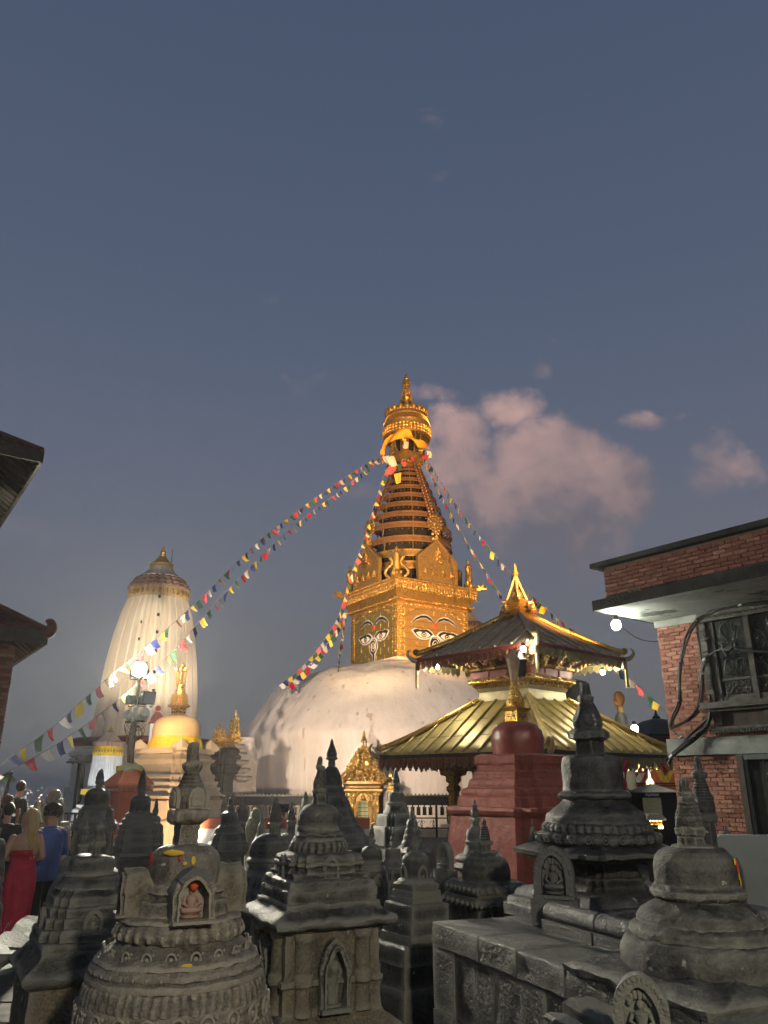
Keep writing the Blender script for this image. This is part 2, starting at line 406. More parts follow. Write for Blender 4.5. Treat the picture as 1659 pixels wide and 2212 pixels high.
def dome():
    pts = [(1448, 118), (1450, 150), (1455, 184), (1463, 216), (1473, 244), (1483, 266), (1489, 276), (1497, 286), (1512, 300), (1535, 319), (1565, 342), (1597, 366), (1604, 369), (1625, 368), (1700, 372)]
    pr = list(reversed(prof(pts, SD))); pr = [(0.0, pr[0][1])] + pr + [(pr[-1][0] + .03, .2)]
    mb = MB(); mb.loft('r', pr, n=320, maxseg=.3); mb.rough(.13, .5)
    for p in mb.v:                            # runnels of old whitewash down the flanks
        a = math.atan2(p.y, p.x); k = 1 + .0035 * noise.noise((math.cos(a) * 26, math.sin(a) * 26, p.z * .22)) + .0014 * noise.noise((math.cos(a) * 70, math.sin(a) * 70, p.z * .5)); p.x *= k; p.y *= k
    mb.build('dome', WHITEWASH, stupa, ang=60)
    # low white drum the tower stands on
    z0 = Zs(1450)
    m2 = MB(); s_ = 2.72
    m2.loft('s', [(z0 - .4, s_ + .25), (z0 + .12, s_ + .22), (z0 + .16, s_ + .06), (z0 + .34, s_ + .05)], rot=HR, n=16)
    m2.build('tower_footing', WHITEWASH, stupa)
dome()

HB, HT = Zs(1450) + .30, Zs(1323)            # tower body bottom and top
HH = 2.64                                    # half side
def face_m(k, off=0.0, z=0.0):
    th = HR + k * math.pi / 2
    return TR((HH + off) * math.cos(th), (HH + off) * math.sin(th), z) @ RZ(th + math.pi / 2)
def harmika():
    mb = MB(); mb.loft('s', [(HB, HH - .03), (HT, HH - .03)], rot=HR, n=4)
    body = mb.build('tower_body', GOLD_D, stupa)
    # gilded plates
    pl = MB(); pl.box((0, 0, 0), (1, .036, 1)); 
    bm = bmesh.new(); me = pl.mesh('gilt_plate'); bm.from_mesh(me); bmesh.ops.bevel(bm, geom=bm.edges[:], offset=.012, segments=1, affect='EDGES'); bm.to_mesh(me); bm.free()
    PLATE_L = material('gilt_plate_olive_light', (.58, .44, .12), (.42, .30, .08), (.50, .36, .10), scale=3, big=.7, rough=.33, metal=.85, bump=.35, bscale=6, dist=.05)  # left face: olive tint of the light mixed into the gilt colour
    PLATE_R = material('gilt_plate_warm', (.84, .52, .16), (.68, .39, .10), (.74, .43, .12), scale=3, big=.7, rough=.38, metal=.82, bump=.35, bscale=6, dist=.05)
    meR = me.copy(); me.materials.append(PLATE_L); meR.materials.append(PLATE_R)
    rows = 9; H = HT - HB
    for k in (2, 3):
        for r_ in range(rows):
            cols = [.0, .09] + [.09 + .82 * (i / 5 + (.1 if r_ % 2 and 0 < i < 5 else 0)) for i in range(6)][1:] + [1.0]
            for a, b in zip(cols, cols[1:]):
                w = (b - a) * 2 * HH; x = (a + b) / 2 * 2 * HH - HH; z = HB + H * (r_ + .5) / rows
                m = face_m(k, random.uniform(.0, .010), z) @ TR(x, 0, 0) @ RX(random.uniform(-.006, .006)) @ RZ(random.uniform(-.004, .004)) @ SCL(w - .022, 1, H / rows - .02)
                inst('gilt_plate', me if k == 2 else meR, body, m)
    # embossed corner pilasters and top friezes
    for k in range(4):
        mb = MB(); m = face_m(k, .03)
        for sx in (-1, 1):
            n_ = 17
            for i in range(n_):
                zc = HB + .12 + (H - .3) * (i + .5) / n_
                mb.ball((sx * (HH - .27), 0, zc), .105, 8, 5, (1.7, .55, .85))
                mb.ball((sx * (HH - .27) + (.13 if i % 2 else -.13), -.03, zc), .06, 6, 4, (1.2, .8, 1))
        for i in range(23):
            mb.ball((-HH + .5 + (2 * HH - 1) * i / 22, 0, HT - .18 + .05 * math.sin(i * 1.1)), .09, 8, 5, (1.3, .6, .8))
        for sx in (-1, 1):
            for i in range(9): mb.ball((sx * (HH - .55 - .12 * i), -.0, HT - .36 - .5 * math.exp(-i * .35) * (.9 if i % 2 else 1.1)), .07, 7, 5, (1.4, .6, 1))
        mb.xf(m); stuff(mb.build('embossed_border', GOLD_ORN, stupa))
    # the painted eyes
    INK = material('eye_ink', (.012, .012, .018), (.02, .02, .028), scale=6, rough=.5, bump=.1)
    EWH = material('eye_white', (.74, .68, .58), (.64, .57, .48), scale=6, rough=.6, bump=.1)
    RIM = material('eye_rim', (.55, .60, .72), (.46, .50, .62), scale=6, rough=.6, bump=.1)
    REDD = material('eye_red', (.45, .07, .03), scale=6, rough=.6, bump=.1)
    def lens(x0, z0, w, h, side, s=1.0, drop=0.0):
        # almond eye: outer tip raised, lid dipping over the iris
        top = [(-.50, .02), (-.36, .26), (-.18, .40), (.0, .34), (.16, .30), (.32, .36), (.44, .30), (.54, .20)]
        bot = [(.46, .02), (.32, -.22), (.14, -.36), (-.08, -.38), (-.28, -.26), (-.42, -.08)]
        c = (.0, .03)
        return [(x0 + side * ((p[0] - c[0]) * s + c[0]) * w, z0 + ((p[1] - c[1]) * s + c[1]) * h) for p in top + bot]
    for k in (2, 3):
        eyes = MB(); wh = MB(); ri = MB(); rd = MB()
        ze = HB + H * .445
        def off(d): return -.018 - d
        for sd in (-1, 1):
            xe = sd * .88 + (.05 if k == 3 else .1)
            ri.prism(lens(xe, ze, 1.62, .84, sd, 1.0), off(.0), off(.020))
            eyes.prism(lens(xe, ze + .01, 1.62, .84, sd, .86), off(.0), off(.030))
            wh.prism(lens(xe, ze - .04, 1.10, .52, sd, .92), off(.0), off(.038))
            ir = [(xe - sd * .02 + .20 * math.cos(a * math.pi / 8), ze - .02 + .17 * math.sin(a * math.pi / 8) * (1.0 if math.sin(a * math.pi / 8) < 0 else .9)) for a in range(16)]
            eyes.prism(ir, off(.0), off(.044))
            ir2 = [(xe - sd * .02 + .12 * math.cos(a * math.pi / 6), ze - .04 + .09 * math.sin(a * math.pi / 6)) for a in range(12)]
            wh.prism(ir2, off(.0), off(.050))
            eyes.prism([(xe - sd * .02 + .075 * math.cos(a * math.pi / 6), ze - .04 + .06 * math.sin(a * math.pi / 6)) for a in range(12)], off(0), off(.056))
            lid = [(xe + sd * t * 1.2, ze + .20 + .07 * math.cos(t * 6)) for t in (-.45, -.3, -.15, 0, .15, .3, .45)]
            eyes.prism(lid + [(x, z - .085) for x, z in reversed(lid)], off(0), off(.053))
            # brows
            bt = [(-.56, -.16), (-.40, .16), (-.16, .34), (.10, .30), (.36, .08), (.60, -.32)]; bb = [(.34, -.05), (.10, .12), (-.14, .16), (-.36, .02)]
            for tgt, s_, d_ in ((ri, 1.09, .014), (eyes, 1.0, .024)):
                tgt.prism([(xe + sd * p[0] * 1.45 * (1 if s_ == 1 else 1.02), ze + .86 + p[1] * .82 * s_ + (.03 if s_ > 1 and i_ < 6 else -.03 if s_ > 1 else 0)) for i_, p in enumerate(bt + bb)], off(0), off(d_))
        # nose: a spiral with a tail
        xc = (.05 if k == 3 else .1); zc = HB + H * .285
        pth = []
        for i in range(46):
            a = i * .30 + 1.2; r_ = .04 + .0075 * i
            pth.append((xc + r_ * math.cos(a) * .88, zc + r_ * math.sin(a) * 1.1))
        disc = [(xc + .40 * math.cos(a * math.pi / 12), zc + .46 * math.sin(a * math.pi / 12)) for a in range(24)]
        ri.prism([(xc + (x - xc) * 1.16, zc + (z - zc) * 1.14) for x, z in disc], off(0), off(.020)); eyes.prism(disc, off(0), off(.030))
        wh.tube([(x, off(.034), z) for x, z in pth], .020, 5)
        tail = [(xc + .02, zc - .35), (xc + .06, zc - .75), (xc - .02, zc - 1.05), (xc + .03, zc - 1.34)]
        ri.prism([(x - .13 * w, z) for (x, z), w in zip(tail, (1.3, 1, .8, .35))] + [(x + .13 * w, z) for (x, z), w in reversed(list(zip(tail, (1.3, 1, .8, .35))))], off(0), off(.019))
        eyes.prism([(x - .075 * w, z) for (x, z), w in zip(tail, (1.2, 1, .7, .2))] + [(x + .075 * w, z) for (x, z), w in reversed(list(zip(tail, (1.2, 1, .7, .2))))], off(0), off(.029))
        rd.ball((xc, off(.0), HB + H * .625), .17, 12, 8, (1, .3, 1))
        for b_, nm, mt_ in ((ri, 'eye_outline', RIM), (eyes, 'eye_ink', INK), (wh, 'eye_white', EWH), (rd, 'brow_dot', REDD)):
            b_.xf(face_m(k, .02)); b_.build(nm, mt_, body, smooth=False)
    # cornice
    zt = Zs(1281); 
    c = MB(); c.loft('s', [(HT - .06, HH + .02), (HT + .02, HH + .22), (HT + .10, HH + .26), (HT + .12, HH + .12), (HT + .22, HH + .16), (zt - .42, HH + .40), (zt - .36, HH + .46), (zt - .12, HH + .50), (zt - .10, HH + .56), (zt, HH + .56), (zt + .02, HH + .30), (zt + .03, .4)], rot=HR, n=16)
    cor = c.build('cornice', GOLD, stupa)
    tabs = MB()
    for k in range(4):
        t_ = MB()
        nn = 30
        for i in range(nn):
            x = -HH - .42 + (2 * HH + .84) * (i + .5) / nn
            t_.ball((x, -.46, zt - .50), .10, 6, 4, (.9, .45, 1.9)); t_.ball((x, -.50, zt - .70), .055, 6, 4)
            t_.ball((x + .09, -.57, zt - .06), .055, 6, 4); t_.ball((x, -.22, HT + .06), .075, 6, 4, (1.4, .8, 1))
            t_.ball((x, -.50, zt - .24), .075, 6, 4, (1.2, .5, 1.3))
        tabs.add(*(lambda q: (q.v, q.f))(t_.xf(face_m(k))))
    stuff(tabs.build('cornice_fringe', GOLD_ORN, cor))
    for k in range(4):                        # upturned beasts at the cornice corners
        a = HR + math.pi / 4 + k * math.pi / 2; b_ = MB(); d0 = (HH + .5) * 1.414
        b_.tube([(d0 - .3, 0, zt - .05), (d0 + .05, 0, zt + .02), (d0 + .3, 0, zt + .22), (d0 + .34, 0, zt + .45)], [.16, .17, .13, .03], 8)
        b_.tube([(d0 + .2, 0, zt + .05), (d0 + .48, 0, zt + .02), (d0 + .55, 0, zt + .14)], [.10, .07, .02], 6)
        b_.ball((d0 + .05, .1, zt + .2), .09, 7, 5); b_.ball((d0 + .05, -.1, zt + .2), .09, 7, 5)
        b_.xf(RZ(a)); b_.build('corner_beast', GOLD, cor)
    return zt
ZT = harmika()

def buddha(mb, c, h, seat=True):             # small seated figure, facing -y
    x, y, z = c
    mb.loft('r', [(z, h * .34), (z + h * .06, h * .36), (z + h * .09, h * .27), (z + h * .13, h * .33)], n=12, c=(x, y))
    mb.ball((x, y - h * .05, z + h * .22), h * .34, 12, 6, (1.05, .62, .36))
    mb.ball((x - h * .22, y - h * .08, z + h * .22), h * .13, 8, 5, (1.2, 1, .8)); mb.ball((x + h * .22, y - h * .08, z + h * .22), h * .13, 8, 5, (1.2, 1, .8))
    mb.tube([(x, y, z + h * .2), (x, y, z + h * .42), (x, y, z + h * .62), (x, y, z + h * .70)], [h * .17, h * .15, h * .20, h * .08], 10)
    for s in (-1, 1):
        mb.tube([(x + s * h * .20, y, z + h * .60), (x + s * h * .29, y - h * .03, z + h * .42), (x + s * h * .10, y - h * .20, z + h * .32)], [h * .075, h * .06, h * .05], 7)
    mb.ball((x, y - h * .01, z + h * .80), h * .115, 10, 8, (.92, .95, 1.15)); mb.ball((x, y, z + h * .95), h * .06, 7, 5)
    return mb

def toranas():
    w = 1.48
    for k in range(4):
        th = HR + k * math.pi / 2
        m = TR((HH + .46) * math.cos(th), (HH + .46) * math.sin(th), ZT) @ RZ(th + math.pi / 2)
        out = [(-w, .02), (w, .02), (w * 1.02, 1.50), (.0, 2.78), (-w * 1.02, 1.50)]
        inn = [(x * .84, .22 + (z - .02) * .85 - .02) for x, z in out]
        b = MB(); b.prism(out, -.06, .10); b.xf(m); t = b.build('torana_shield', GOLD_D, stupa, smooth=False)
        f = MB(); f.band(out, inn, -.11, -.03, closed=True)
        for i in range(5):
            (x0, z0), (x1, z1) = out[i], out[(i + 1) % 5]; (a0, c0), (a1, c1) = inn[i], inn[(i + 1) % 5]
            n_ = 14
            for j in range(n_):
                q = (j + .5) / n_; f.ball(((x0 + (x1 - x0) * q + a0 + (a1 - a0) * q) / 2, -.09, (z0 + (z1 - z0) * q + c0 + (c1 - c0) * q) / 2), .06, 6, 4, (1, .6, 1))
        f.xf(m); f.build('shield_border', GOLD_D, t)
        for (x, z, h) in ((0, 1.50, .74), (-.98, .42, .46), (-.34, .40, .46), (.34, .42, .46), (.98, .40, .46)):
            g = MB(); buddha(g, (x, -.12, z), h)
            if h > .7: g.box((x, -.1, z - .12), (.62, .14, .22))
            g.xf(m); g.build('seated_figure', GOLD_ORN, t, ang=60)
        p_ = MB(); p_.loft('r', [(2.66, .12), (2.76, .22), (2.83, .22), (2.88, .13), (2.96, .14), (3.05, .06), (3.12, .07), (3.22, .01)], n=12); p_.xf(m); p_.build('shield_finial', GOLD_D, t)
        # corner finials: pedestal, bell and two serpents
        a = th + math.pi / 4; d0 = (HH + .1) * 1.414
        q = MB(); q.loft('r', [(ZT, .34), (ZT + .12, .36), (ZT + .5, .2), (ZT + .62, .24), (ZT + 1.15, .21), (ZT + 1.5, .23), (ZT + 1.56, .15), (ZT + 1.7, .09), (ZT + 1.82, .11), (ZT + 2.0, .01)], n=14)
        for i in range(5): q.ball((.26 * math.cos(i * 1.3), .26 * math.sin(i * 1.3), ZT + .25 + .1 * (i % 2)), .13, 7, 5)
        q.xf(RZ(a) @ TR(d0, 0, 0)); q.build('corner_finial', GOLD_D, stupa)
        for s in (-1, 1):
            sn = MB(); path = []
            for i in range(15):
                t_ = i / 14; path.append((s * (.46 + .26 * math.sin(t_ * 6.6) * (1 - .3 * t_)), 0, 1.36 * t_ + .05))
            sn.tube(path, [.10] * 11 + [.10, .13, .10, .04], 8); sn.xf(TR(d0 * math.cos(a), d0 * math.sin(a), ZT) @ RZ(a + math.pi / 2)); sn.build('serpent', GOLD_D, stupa, ang=60)
toranas()

def spire():
    core = MB(); core.loft('r', [(ZT, 2.3), (Zs(1220), 2.3), (Zs(1120), 1.45), (Zs(1010), .45), (Zs(985), .42)], n=24)
    BLK = material('near_black_wood', (.020, .016, .013), (.012, .010, .009), scale=5, rough=.9, bump=.4)  # near-black wood for the shaft core behind the rings
    core.build('spire_core', BLK, stupa)
    ys = [1243, 1218, 1190, 1161, 1135, 1111, 1089, 1069, 1051, 1037, 1026, 1017, 1009]
    for i, y in enumerate(ys):
        hw = min(95 if y < 1200 else 90, 28 + (y - 1009) * .44)
        r_ = hw * Ss(y); z = Zs(y); h = (.46, .42, .37, .34, .31, .29, .26, .24, .20, .16, .14, .12, .11)[i]
        mb = MB(); n = 72
        pr = [(z - h / 2, r_ - .04), (z - h / 2 - .03, r_ + .02), (z - h / 2 + .05, r_ + .02), (z - h / 2 + .06, r_ - .02), (z + h / 2 - .06, r_ - .05), (z + h / 2 - .05, r_ - .01), (z + h / 2 + .02, r_ - .01), (z + h / 2 + .02, r_ - .10), (z - h / 2, r_ - .10)]
        rs = [[(q * math.cos(2 * math.pi * j / n), q * math.sin(2 * math.pi * j / n), zz) for j in range(n)] for zz, q in pr]
        mb.rings(rs + [rs[0]], False, False)
        mb.build('spire_ring', GOLD if i < 2 else BRONZE, stupa, ang=40)
        if i < 12:                            # short posts between rings
            zn = Zs(ys[i + 1]); po = MB()
            for j in range(8):
                a = j * math.pi / 4 + .1; po.tube([((r_ - .22) * math.cos(a), (r_ - .22) * math.sin(a), z), ((r_ - .34) * math.cos(a), (r_ - .34) * math.sin(a), zn)], .035, 5)
            for j in range(40):
                a = j * math.pi / 20; po.ball(((r_ - .2) * math.cos(a), (r_ - .2) * math.sin(a), z - h / 2 - .07), .028, 5, 4, (1, 1, 1.6))
            stuff(po.build('ring_posts', GOLD_D, stupa))
    for k in range(4):                        # long straps hanging down the spire
        th = HR + k * math.pi / 2; mb = MB(); pts = []
        for i in range(22):
            y = 1000 + (1150 - 1000) * i / 21; hw = min(95, 28 + max(0, y - 1009) * .44)
            pts.append((hw * Ss(y) + .10, Zs(y)))
        for (r0, z0), (r1, z1) in zip(pts, pts[1:]):
            v = [(r0, -.19, z0), (r0, .19, z0), (r1, .19, z1), (r1, -.19, z1), (r0 - .06, -.19, z0), (r0 - .06, .19, z0), (r1 - .06, .19, z1), (r1 - .06, -.19, z1)]
            mb.add(v, [(0, 1, 2, 3), (4, 7, 6, 5), (0, 4, 5, 1), (2, 6, 7, 3), (0, 3, 7, 4), (1, 5, 6, 2)])
        for (r0, z0) in pts[::1]:
            mb.ball((r0 + .03, -.15, z0), .06, 5, 4); mb.ball((r0 + .03, .15, z0), .06, 5, 4)
        mb.xf(RZ(th)); s = mb.build('spire_strap', BRONZE, stupa)
        r1, z1 = pts[-1]; md = MB()
        for ring_, nb, rb in ((0, 1, .20), (.30, 9, .12), (.50, 14, .11)):
            for j in range(nb): md.ball((r1 + .12, ring_ * math.cos(j * 6.283 / nb), z1 - .2 + ring_ * math.sin(j * 6.283 / nb)), rb, 7, 5, (.6, 1, 1))
        for j in range(10): md.ball((r1 + .18, .22 * math.sin(j * 2.3), z1 - .75 - .10 * j), .12, 6, 4)
        md.xf(RZ(th)); md.build('medallion', GOLD_D, s)
spire()

def crown():
    z0, z1 = Zs(1003), Zs(986)
    b = MB(); b.loft('s', [(z0 - .3, .60), (z0 - .1, .66), (z0, .68), (z0 + .04, .78), (z0 + .16, .78), (z1 - .1, .84), (z1 - .08, .92), (z1 + .02, .92), (z1 + .03, .3)], rot=HR, n=8)
    pf = b.build('crown_platform', GOLD, stupa)
    bd = MB()
    for k in range(4):
        for i in range(7):
            th = HR + k * math.pi / 2; q = TR(.76 * math.cos(th), .76 * math.sin(th), z0 - .06) @ RZ(th + math.pi / 2)
            bd.ball(q @ Vector((-.68 + 1.36 * i / 6, 0, 0)), .09, 8, 5)
    bd.build('platform_beads', GOLD, pf)
    zc = Zs(947)
    core = MB(); core.loft('r', [(z1, .55), (zc + .5, .6)], n=16); core.build('crown_core', material('near_black_wood', (.02, .016, .013)), stupa)
    for j in range(12):
        a = HR + j * math.pi / 6; c = MB(); c.tube([(.82 * math.cos(a), .82 * math.sin(a), z1), (1.12 * math.cos(a), 1.12 * math.sin(a), zc + .4)], .055, 6); c.build('crown_column', GOLD, stupa)
    for k in range(4):
        a = HR + math.pi / 4 + k * math.pi / 2
        fg = MB(); fg.loft('r', [(z1, .30), (z1 + .3, .36), (z1 + .5, .22), (z1 + .8, .30), (z1 + 1.0, .12), (z1 + 1.2, .16), (z1 + 1.4, .02)], n=12, c=(.95 * math.cos(a), .95 * math.sin(a)), pet=10, amp=.25); fg.build('crown_urn', GOLD_ORN, stupa)
    zt = Zs(893); r1 = 44 * Ss(895); r2 = 50 * Ss(935); z2 = Zs(922)
    d = MB(); n = 72
    pr = [(zc - .05, r2 - .10), (zc - .12, r2), (zc + .05, r2 + .03), (z2 - .05, r2 - .02), (z2, r2 - .0), (z2 + .05, r2 - .06), (z2 + .45, r1 + .02), (z2 + .5, r1 + .07), (zt - .25, r1 + .03), (zt - .22, r1 + .07), (zt, r1), (zt + .02, .3), (zt - .02, .28), (zc + .2, .5)]
    rs = [[(q * math.cos(2 * math.pi * j / n), q * math.sin(2 * math.pi * j / n), zz) for j in range(n)] for zz, q in pr]
    d.rings(rs + [rs[0]], False, False); can = d.build('crown_canopy', GOLD_D, stupa)
    o = MB()
    for j in range(40):
        a = 2 * math.pi * j / 40; ca, sa = math.cos(a), math.sin(a)
        if j % 2 == 0: o.ball((r1 * ca, r1 * sa, zt - .03), .15, 7, 5, (1, 1, 1.3))
        o.ball((r1 * 1.02 * ca, r1 * 1.02 * sa, zt - .26), .075, 6, 4)
        o.ball((r2 * 1.02 * ca, r2 * 1.02 * sa, zc + .26), .105, 6, 4); o.ball((r2 * 1.01 * ca, r2 * 1.01 * sa, zc + .06), .085, 6, 4); o.ball((r2 * 1.01 * ca, r2 * 1.01 * sa, zc + .46), .085, 6, 4)
        o.ball((r2 * .99 * ca, r2 * .99 * sa, zc - .22), .05, 5, 4, (1, 1, 1.7)); o.ball(((r2 - .2) * ca, (r2 - .2) * sa, zc - .34), .03, 5, 4)
        for s_ in (-1, 1):
            a2 = a + s_ * .22; o.tube([(1.01 * (r1 + .02) * math.cos(a2), 1.01 * (r1 + .02) * math.sin(a2), z2 + .46), (1.01 * r2 * ca, 1.01 * r2 * sa, z2 + .02)], .03, 4)
    stuff(o.build('canopy_ornament', GOLD, can))
    za = Zs(830); zf = Zs(805)
    for k in range(4):
        a = HR + math.pi / 4 + k * math.pi / 2
        c = MB(); pts = [(.64 * (1 - t) * math.cos(a) + .06 * math.cos(a) * t, .64 * (1 - t) * math.sin(a) + .06 * math.sin(a) * t, zt + (za - zt) * t) for t in [i / 16 for i in range(17)]]
        c.tube(pts, [.07] * 17, 5)
        for p in pts: c.ball(p, .085, 6, 4)
        c.build('tripod_leg', GOLD, stupa)
        w = MB(); w.tube([(.05 * math.cos(a), .05 * math.sin(a), za), (.22 * math.cos(a), .22 * math.sin(a), za + .06), (.32 * math.cos(a), .32 * math.sin(a), za + .24)], [.09, .09, .02], 6); w.ball((.22 * math.cos(a), .22 * math.sin(a), za - .05), .09, 7, 5); w.build('tripod_ornament', GOLD_ORN, stupa)
    f = MB(); f.loft('r', [(zt - .05, .46), (zt + .62, .40), (zt + .66, .3)], n=20); f.build('finial_drum', BRASS_D, stupa)
    g = MB(); g.loft('r', [(zt + .64, .28), (zt + .74, .38), (zt + .88, .36), (zt + .95, .26), (zt + 1.15, .34), (zt + 1.35, .24), (zt + 1.42, .12), (zt + 1.55, .24), (zt + 1.7, .12), (zt + 1.85, .18), (zt + 2.0, .06), (zt + 2.15, .14), (zt + 2.4, .02)], n=16); g.build('finial', GOLD, stupa)
    h = MB(); h.loft('r', [(za - .15, .12), (za + .05, .22), (za + .15, .24), (za + .3, .18), (za + .35, .21), (za + .5, .13), (za + .55, .15), (zf - .2, .06), (zf, .01)], n=12); h.build('top_finial', GOLD, stupa)
crown()
# ================================================================== prayer flags
FLAGC = [material('flag_blue', (.030, .045, .20), (.022, .034, .15), scale=9, rough=.8, bump=.2), material('flag_white', (.72, .66, .60), (.60, .55, .50), scale=9, rough=.8, bump=.2),
         material('flag_red', (.62, .035, .055), (.48, .028, .045), scale=9, rough=.8, bump=.2), material('flag_green', (.035, .12, .055), (.025, .085, .04), scale=9, rough=.8, bump=.2),
         material('flag_yellow', (.80, .58, .05), (.66, .46, .04), scale=9, rough=.8, bump=.2)]
for m_ in FLAGC:                              # some flags are newer, some faded by the weather
    t_ = m_.node_tree; b_ = t_.nodes['Principled BSDF']; src = b_.inputs['Base Color'].links[0].from_socket; hv = t_.nodes.new('ShaderNodeHueSaturation'); oi = t_.nodes.new('ShaderNodeObjectInfo')
    for sk, lo_, hi_2 in (('Value', .6, 1.2), ('Saturation', 1.15, .85)):
        q_ = t_.nodes.new('ShaderNodeMapRange'); t_.links.new(oi.outputs['Random'], q_.inputs[0]); q_.inputs[3].default_value = lo_; q_.inputs[4].default_value = hi_2; t_.links.new(q_.outputs[0], hv.inputs[sk])
    t_.links.new(src, hv.inputs['Color']); t_.links.new(hv.outputs[0], b_.inputs['Base Color'])
CORD = material('cord', (.25, .24, .22), rough=.9, bump=0)
def flag_mesh(w, h, seed, wind):
    rnd = random.Random(seed); mb = MB(); nx, nz = 4, 4
    lift = rnd.uniform(.1, 1.0) * wind; tw = rnd.uniform(-.5, .5); cut = rnd.uniform(.05, 1.0); skew = rnd.uniform(-.45, .45)
    for j in range(nz + 1):
        for i in range(nx + 1):
            t = j / nz; x = (i / nx - .5) * w * (1 - (1 - cut) * t * .8) + skew * w * t; z = -h * t
            y = .09 * h * math.sin(i * 1.6 + seed) * t + lift * h * t * t * .8; z = z * (1 - .25 * lift * t)
            x += tw * .2 * h * t * t
            mb.v.append(Vector((x, y, z)))
    for j in range(nz):
        for i in range(nx):
            a = j * (nx + 1) + i; mb.f.append((a, a + 1, a + nx + 2, a + nx + 1))
    return mb
def flag_string(pts, n, size, label, sag=.0, start=0, wind=.5, group=None, jit=.25, seed=1):
    rnd = random.Random(seed)
    pts = [Vector(p) for p in pts]
    root = thing('prayer_flag_string', label, 'prayer flags', pts[0], 0, group)
    # smooth path through the measured points
    path = []
    for i in range(len(pts) - 1):
        p0, p1, p2, p3 = pts[max(i - 1, 0)], pts[i], pts[i + 1], pts[min(i + 2, len(pts) - 1)]
        for k in range(12):
            t = k / 12; path.append(.5 * ((2 * p1) + (p2 - p0) * t + (2 * p0 - 5 * p1 + 4 * p2 - p3) * t * t + (3 * p1 - p0 - 3 * p2 + p3) * t ** 3))
    path.append(pts[-1])
    c = MB(); c.tube([p - pts[0] for p in path], .011, 4); c.build('cord', CORD, root)
    ln = [0.0]
    for a, b in zip(path, path[1:]): ln.append(ln[-1] + (b - a).length)
    for k in range(n):
        s = ln[-1] * (k + .5 + rnd.uniform(-jit, jit)) / n; i = max(j for j in range(len(ln)) if ln[j] <= s); i = min(i, len(path) - 2)
        t = (s - ln[i]) / max(ln[i + 1] - ln[i], 1e-6); p = path[i].lerp(path[i + 1], t); d = (path[i + 1] - path[i]).normalized()
        sz = size(k / n) if callable(size) else size; sz *= rnd.uniform(.85, 1.15)
        fm = flag_mesh(sz * 1.05, sz, rnd.randint(0, 999), wind)
        dxy = Vector((d.x, d.y, 0)); az = math.atan2(d.y, d.x); el = math.asin(max(-1, min(1, d.z)))
        fm.xf(RZ(az) @ RY(-el * .85) @ RZ(rnd.uniform(-.35, .35)) @ RX(rnd.uniform(-.5, .5) * wind))
        fl = fm.build('flag', FLAGC[(k + start) % 5], root, tuple(p - pts[0]), ang=70, fix=False)
    return root
CRX, CRY = SX, SD
TOPP = P(826, 985, SD - 1)
def pl(*a): return [P(*q) for q in a]
flag_string([P(818, 985, 47)] + pl((740, 1035, 43.5), (640, 1105, 39), (545, 1182, 34.5), (430, 1295, 29.5), (330, 1385, 26), (215, 1480, 23), (120, 1565, 20.5), (0, 1652, 18.5), (-60, 1692, 17.5)), 66, lambda t: .30 + .02 * t,
            'upper string of square flags from gold crown down left to far pole', start=2, wind=.7, seed=3)
flag_string([P(820, 988, 47)] + pl((745, 1052, 43), (660, 1115, 39), (560, 1205, 34), (455, 1315, 29.5), (380, 1400, 27), (270, 1500, 24), (150, 1590, 21), (30, 1660, 19), (-50, 1705, 18)), 60, lambda t: .30 + .02 * t,
            'lower string of flags from gold crown left past the lit lamp', start=0, wind=.7, seed=8)
flag_string([P(916, 986, 47)] + pl((950, 1060, 45), (1000, 1155, 42), (1040, 1220, 39.5), (1085, 1290, 37)), 28, .32, 'inner string of flags falling steeply from gold crown behind pagoda tip', start=3, wind=.5, seed=12)
flag_string([P(918, 984, 47)] + pl((965, 1060, 44), (1030, 1150, 40.5), (1105, 1240, 37), (1180, 1315, 33.5), (1270, 1385, 30), (1355, 1460, 27), (1420, 1520, 25), (1475, 1570, 23.5)), 46, lambda t: .32,
            'outer string of flags from gold crown down right towards brick building', start=1, wind=.3, seed=17)
flag_string([P(838, 1000, 46.6)] + pl((815, 1070, 46.2), (788, 1160, 45.2), (768, 1215, 44.5), (748, 1275, 43.6), (735, 1320, 43), (715, 1360, 42.3), (680, 1410, 41.6), (640, 1452, 41), (600, 1482, 40.3)), 52, .31,
            'dense string of flags hugging the spire and tower down onto the dome', start=0, wind=.3, seed=23)
flag_string(pl((745, 1322, 43.4), (738, 1370, 42.9), (731, 1420, 42.3), (729, 1456, 41.8)), 17, .32, 'short bunched string of flags hanging from the tower cornice', start=4, wind=.25, seed=29)
flag_string(pl((742, 1325, 43.2), (725, 1362, 42.5), (700, 1400, 41.9), (664, 1440, 41.3), (625, 1478, 40.7)), 22, .32, 'second overlapping string of flags running from cornice down to dome', start=1, wind=.35, seed=31)
